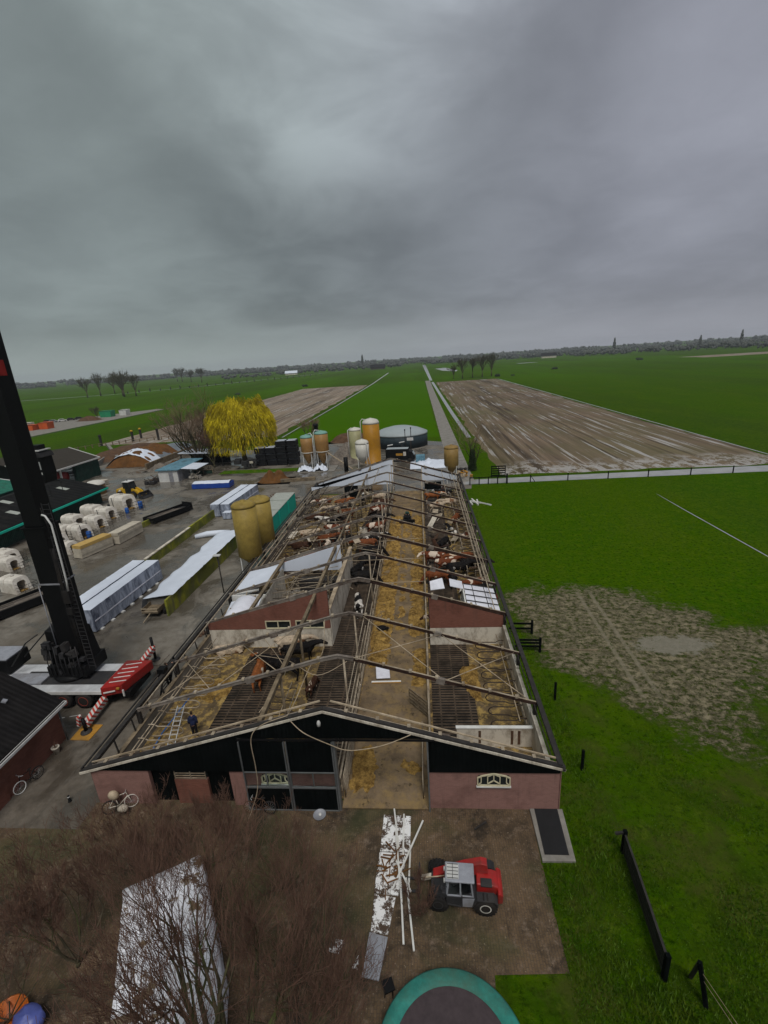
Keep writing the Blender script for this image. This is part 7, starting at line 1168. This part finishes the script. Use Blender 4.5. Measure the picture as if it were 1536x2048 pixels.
# lone poplars standing above the distant wood
for k, (x, y, h_, w_, lb) in enumerate(((505, 1330, 38, 7, 'tall dark poplar in the middle of the right horizon'), (668, 1240, 30, 6, 'shorter dark poplar second from the right on the horizon'), (742, 1210, 36, 6, 'tall dark poplar farthest right on the horizon'), (-180, 1600, 40, 8, 'dark pointed tree left of centre on the horizon'))):
    t = T('poplar', lb, 'tree', (x, y, 0)); g = MB(); rnd = random.Random(k); build('trunk', MB().tube([(x, y, 0), (x, y, h_*.5)], .8, 6), 'bark', t)
    for q in range(260): z = rnd.uniform(.12, 1)*h_; r_ = w_*.5*math.sin(PI*min(1, z/h_*.85+.1))*rnd.random()**.5; a = rnd.uniform(0, 6.28); g.ell((x+r_*math.cos(a), y+r_*math.sin(a), z), (rnd.uniform(.7, 1.3),)*2+(rnd.uniform(1, 2),), n=5)
    build('crown', g, 'far_wood', t)
# distant woods and hedges reading as one mass
def far_wood():
    rnd = random.Random(17); g = MB()
    def clump(x, y, h_):
        g.tube([(x, y, 0), (x, y, h_*.5)], h_*.05, 4)
        for q in range(rnd.randint(5, 8)): g.ell((x+rnd.gauss(0, h_*.42), y+rnd.gauss(0, h_*.2), h_*rnd.uniform(.3, .8)), (h_*rnd.uniform(.18, .34), h_*.26, h_*rnd.uniform(.16, .34)), n=6, jit=.3)
    for az in range(-440, 440):
        a = R(az*.125); dist = 2100+500*mnoise.noise(Vector((az*.03, 0, 0)))
        hh = (14+7*mnoise.noise(Vector((az*.06, 3, 0))))*(1 if az > -190 else .75)
        if mnoise.noise(Vector((az*.045, 9, 0))) > -.32: clump(dist*math.sin(a), dist*math.cos(a), max(7, hh*rnd.uniform(.7, 1.15)))
        if rnd.random() < .45: clump(2700*math.sin(a), 2700*math.cos(a), rnd.uniform(17, 25))
    for (a0, a1, d, h0, dens) in ((-16, -1.5, 1350, 15, 60), (-23, -14, 1250, 13, 30), (1, 17, 1500, 17, 90), (17, 33, 1300, 18, 90), (33, 46, 1150, 17, 60), (-9, 8, 1750, 19, 80)):
        for k in range(dens): a = R(rnd.uniform(a0, a1)); dd2 = d*rnd.uniform(.94, 1.1); clump(dd2*math.sin(a), dd2*math.cos(a), h0*rnd.uniform(.4, .85))
    tag(build('distant_wood', g, 'far_wood'), 'grey green belt of distant trees along the whole horizon', 'wood', kind='stuff')
far_wood()
for k, (x, y, s_, lb) in enumerate(((-97, 1180, 1.2, 'dark farmhouse at the horizon left of centre'), (-300, 1150, 1, 'pale distant farm between the lane trees and the wood'), (330, 1290, 1.3, 'white distant house in front of the right wood'), (110, 1500, 1.3, 'small distant farm near the central horizon'))):
    t = T('far_farmhouse', lb, 'house', (x, y, 0)); w = 14*s_; build('wall', MB().box(x-w, x+w, y-5, y+5, 0, 4*s_), 'weathered_white' if k in (1, 2) else 'brown_roofing', t); build('roof', MB().prism([(y-6, 4*s_), (y+6, 4*s_), (y, 9.5*s_)], x-w-1, x+w+1, 'x'), 'tarp_white' if k == 1 else 'tile_roof', t)
# cattle and bushes far out on the fields
for k, (x, y, r_, lb) in enumerate(((-160, 420, 1.6, 'tiny dark bush on the left meadow near the stubble field'), (-118, 500, 2, 'dark gate spot at the far stubble corner'), (150, 560, 2.2, 'small dark bush left on the wide right meadow'), (300, 700, 3, 'small dark bush on the wide right meadow, middle'), (440, 640, 3, 'small dark bush far right on the meadow'), (88, 470, 1.2, 'tiny dark clump at the ditch corner'))): tag(build('field_bush', MB().ell((x, y, r_*.4), (r_*1.6, r_, r_*.7), jit=.35), 'dark_leaf'), lb, 'bush')
t = T('far_fence', 'row of distant dark posts along the lane', 'fence', (-330, 640, 0)); 
for k in range(26): build('post', MB().bar((-372+k*7.5, 600+k*13, 0), (-372+k*7.5, 600+k*13, 2.6+.9*(k % 3)), 1.0), 'dark_steel', t)
# far storage yard on the left
def car(x, y, rz, body, lb, cat='car'):
    t = T('parked_'+cat, lb, cat, (0, 0, 0)); build('body', MB().prism([(-2.1, .35), (2.1, .35), (2.15, .8), (1.3, .95), (.8, 1.45), (-1.2, 1.5), (-2.0, .95)], -.85, .85, 'y'), body, t, bev=.06); build('window', MB().prism([(-1.75, .98), (1.15, .98), (.75, 1.38), (-1.15, 1.42)], -.86, .86, 'y'), 'window_glass', t)
    for a in (-1.3, 1.3):
        for b in (-.8, .8): build('wheel', MB().lathe(a, .33, [(0, b-.1), (.33, b-.1), (.33, b+.1), (0, b+.1)], 12, axis='y'), 'black_rubber', t)
    return place(t, (x, y, .03), rz)
for x, y, rz, b, lb in ((-205, 250.5, .6, 'dark_steel', 'dark grey car at the left of the far parked row'), (-200.8, 249.5, .5, 'machine_grey', 'silver car second in the far parked row'), (-197.5, 252, .7, 'white_paint', 'white car third in the far parked row'), (-195, 255.5, .7, 'dark_steel', 'black car fourth in the far parked row'), (-193.5, 260, .8, 'dark_steel', 'black car at the right end of the far parked row'), (-192, 221, .3, 'white_paint', 'white car left of the orange containers')): car(x, y, rz, b, lb)
for x0, x1, y, h_, m1, lb in ((-186.5, -182.3, 215, 2.6, 'far_orange', 'left one of two orange skips on the far yard'), (-182, -177.2, 218, 3.2, 'far_orange', 'larger right one of two orange skips on the far yard'), (-183.5, -176.5, 266, 3.6, 'far_green', 'green container on the far yard'), (-175.5, -171, 272, 3.2, 'white_paint', 'white container right of the green one on the far yard'), (-204, -199, 232, 2.2, 'weathered_white', 'pale skip behind the rope at the far left')):
    t = T('skip_container', lb, 'container', ((x0+x1)/2, y, 0)); build('body', MB().prism([(x0+.3, 0), (x1-.3, 0), (x1, h_), (x0, h_)], y-2.2, y+2.2, 'y'), m1, t, bev=.05); build('rim', MB().box(x0-.1, x1+.1, y-2.3, y-2.15, h_-.15, h_+.05), 'dark_steel', t)
for x, y, w, h_, mt, lb in ((-180, 250, 6.5, 2.4, 'soil_heap', 'brown earth heap in front of the green container'), (-207, 224, 5, 1.6, 'dark_steel', 'dark scrap heap at the left of the far yard')): tag(build('far_heap', MB().grid(x-w, x+w, y-4, y+4, 16, 10, lambda a, b: .03+max(0, h_*(1-((a-x)/w)**2-((b-y)/4)**2))*(1+.3*mnoise.noise(Vector((a*.5, b*.5, 0))))), mt), lb, 'heap')
far_tree(-188, 268, 7, .8, 200, 'low bare bush between far cars and earth heap', mt='grey_twig', tw=.04, stem=.1)
# ---------------------------------------------------------------- haze
hz = build('haze', MB().box(-3600, 3600, -60, 3600, -1, 60), 'concrete'); hz['kind'] = 'stuff'; hz['label'] = 'thin grey haze over the flat land'
hz['category'] = 'haze'
hm = bpy.data.materials.new('haze_air'); hm.use_nodes = True; nt = hm.node_tree; nt.nodes.clear(); o_ = nt.nodes.new('ShaderNodeOutputMaterial'); v_ = nt.nodes.new('ShaderNodeVolumePrincipled'); v_.inputs['Density'].default_value = .00013; v_.inputs['Color'].default_value = (.82, .88, .95, 1); v_.inputs['Anisotropy'].default_value = 0; nt.links.new(v_.outputs[0], o_.inputs['Volume']); hz.data.materials.clear(); hz.data.materials.append(hm)
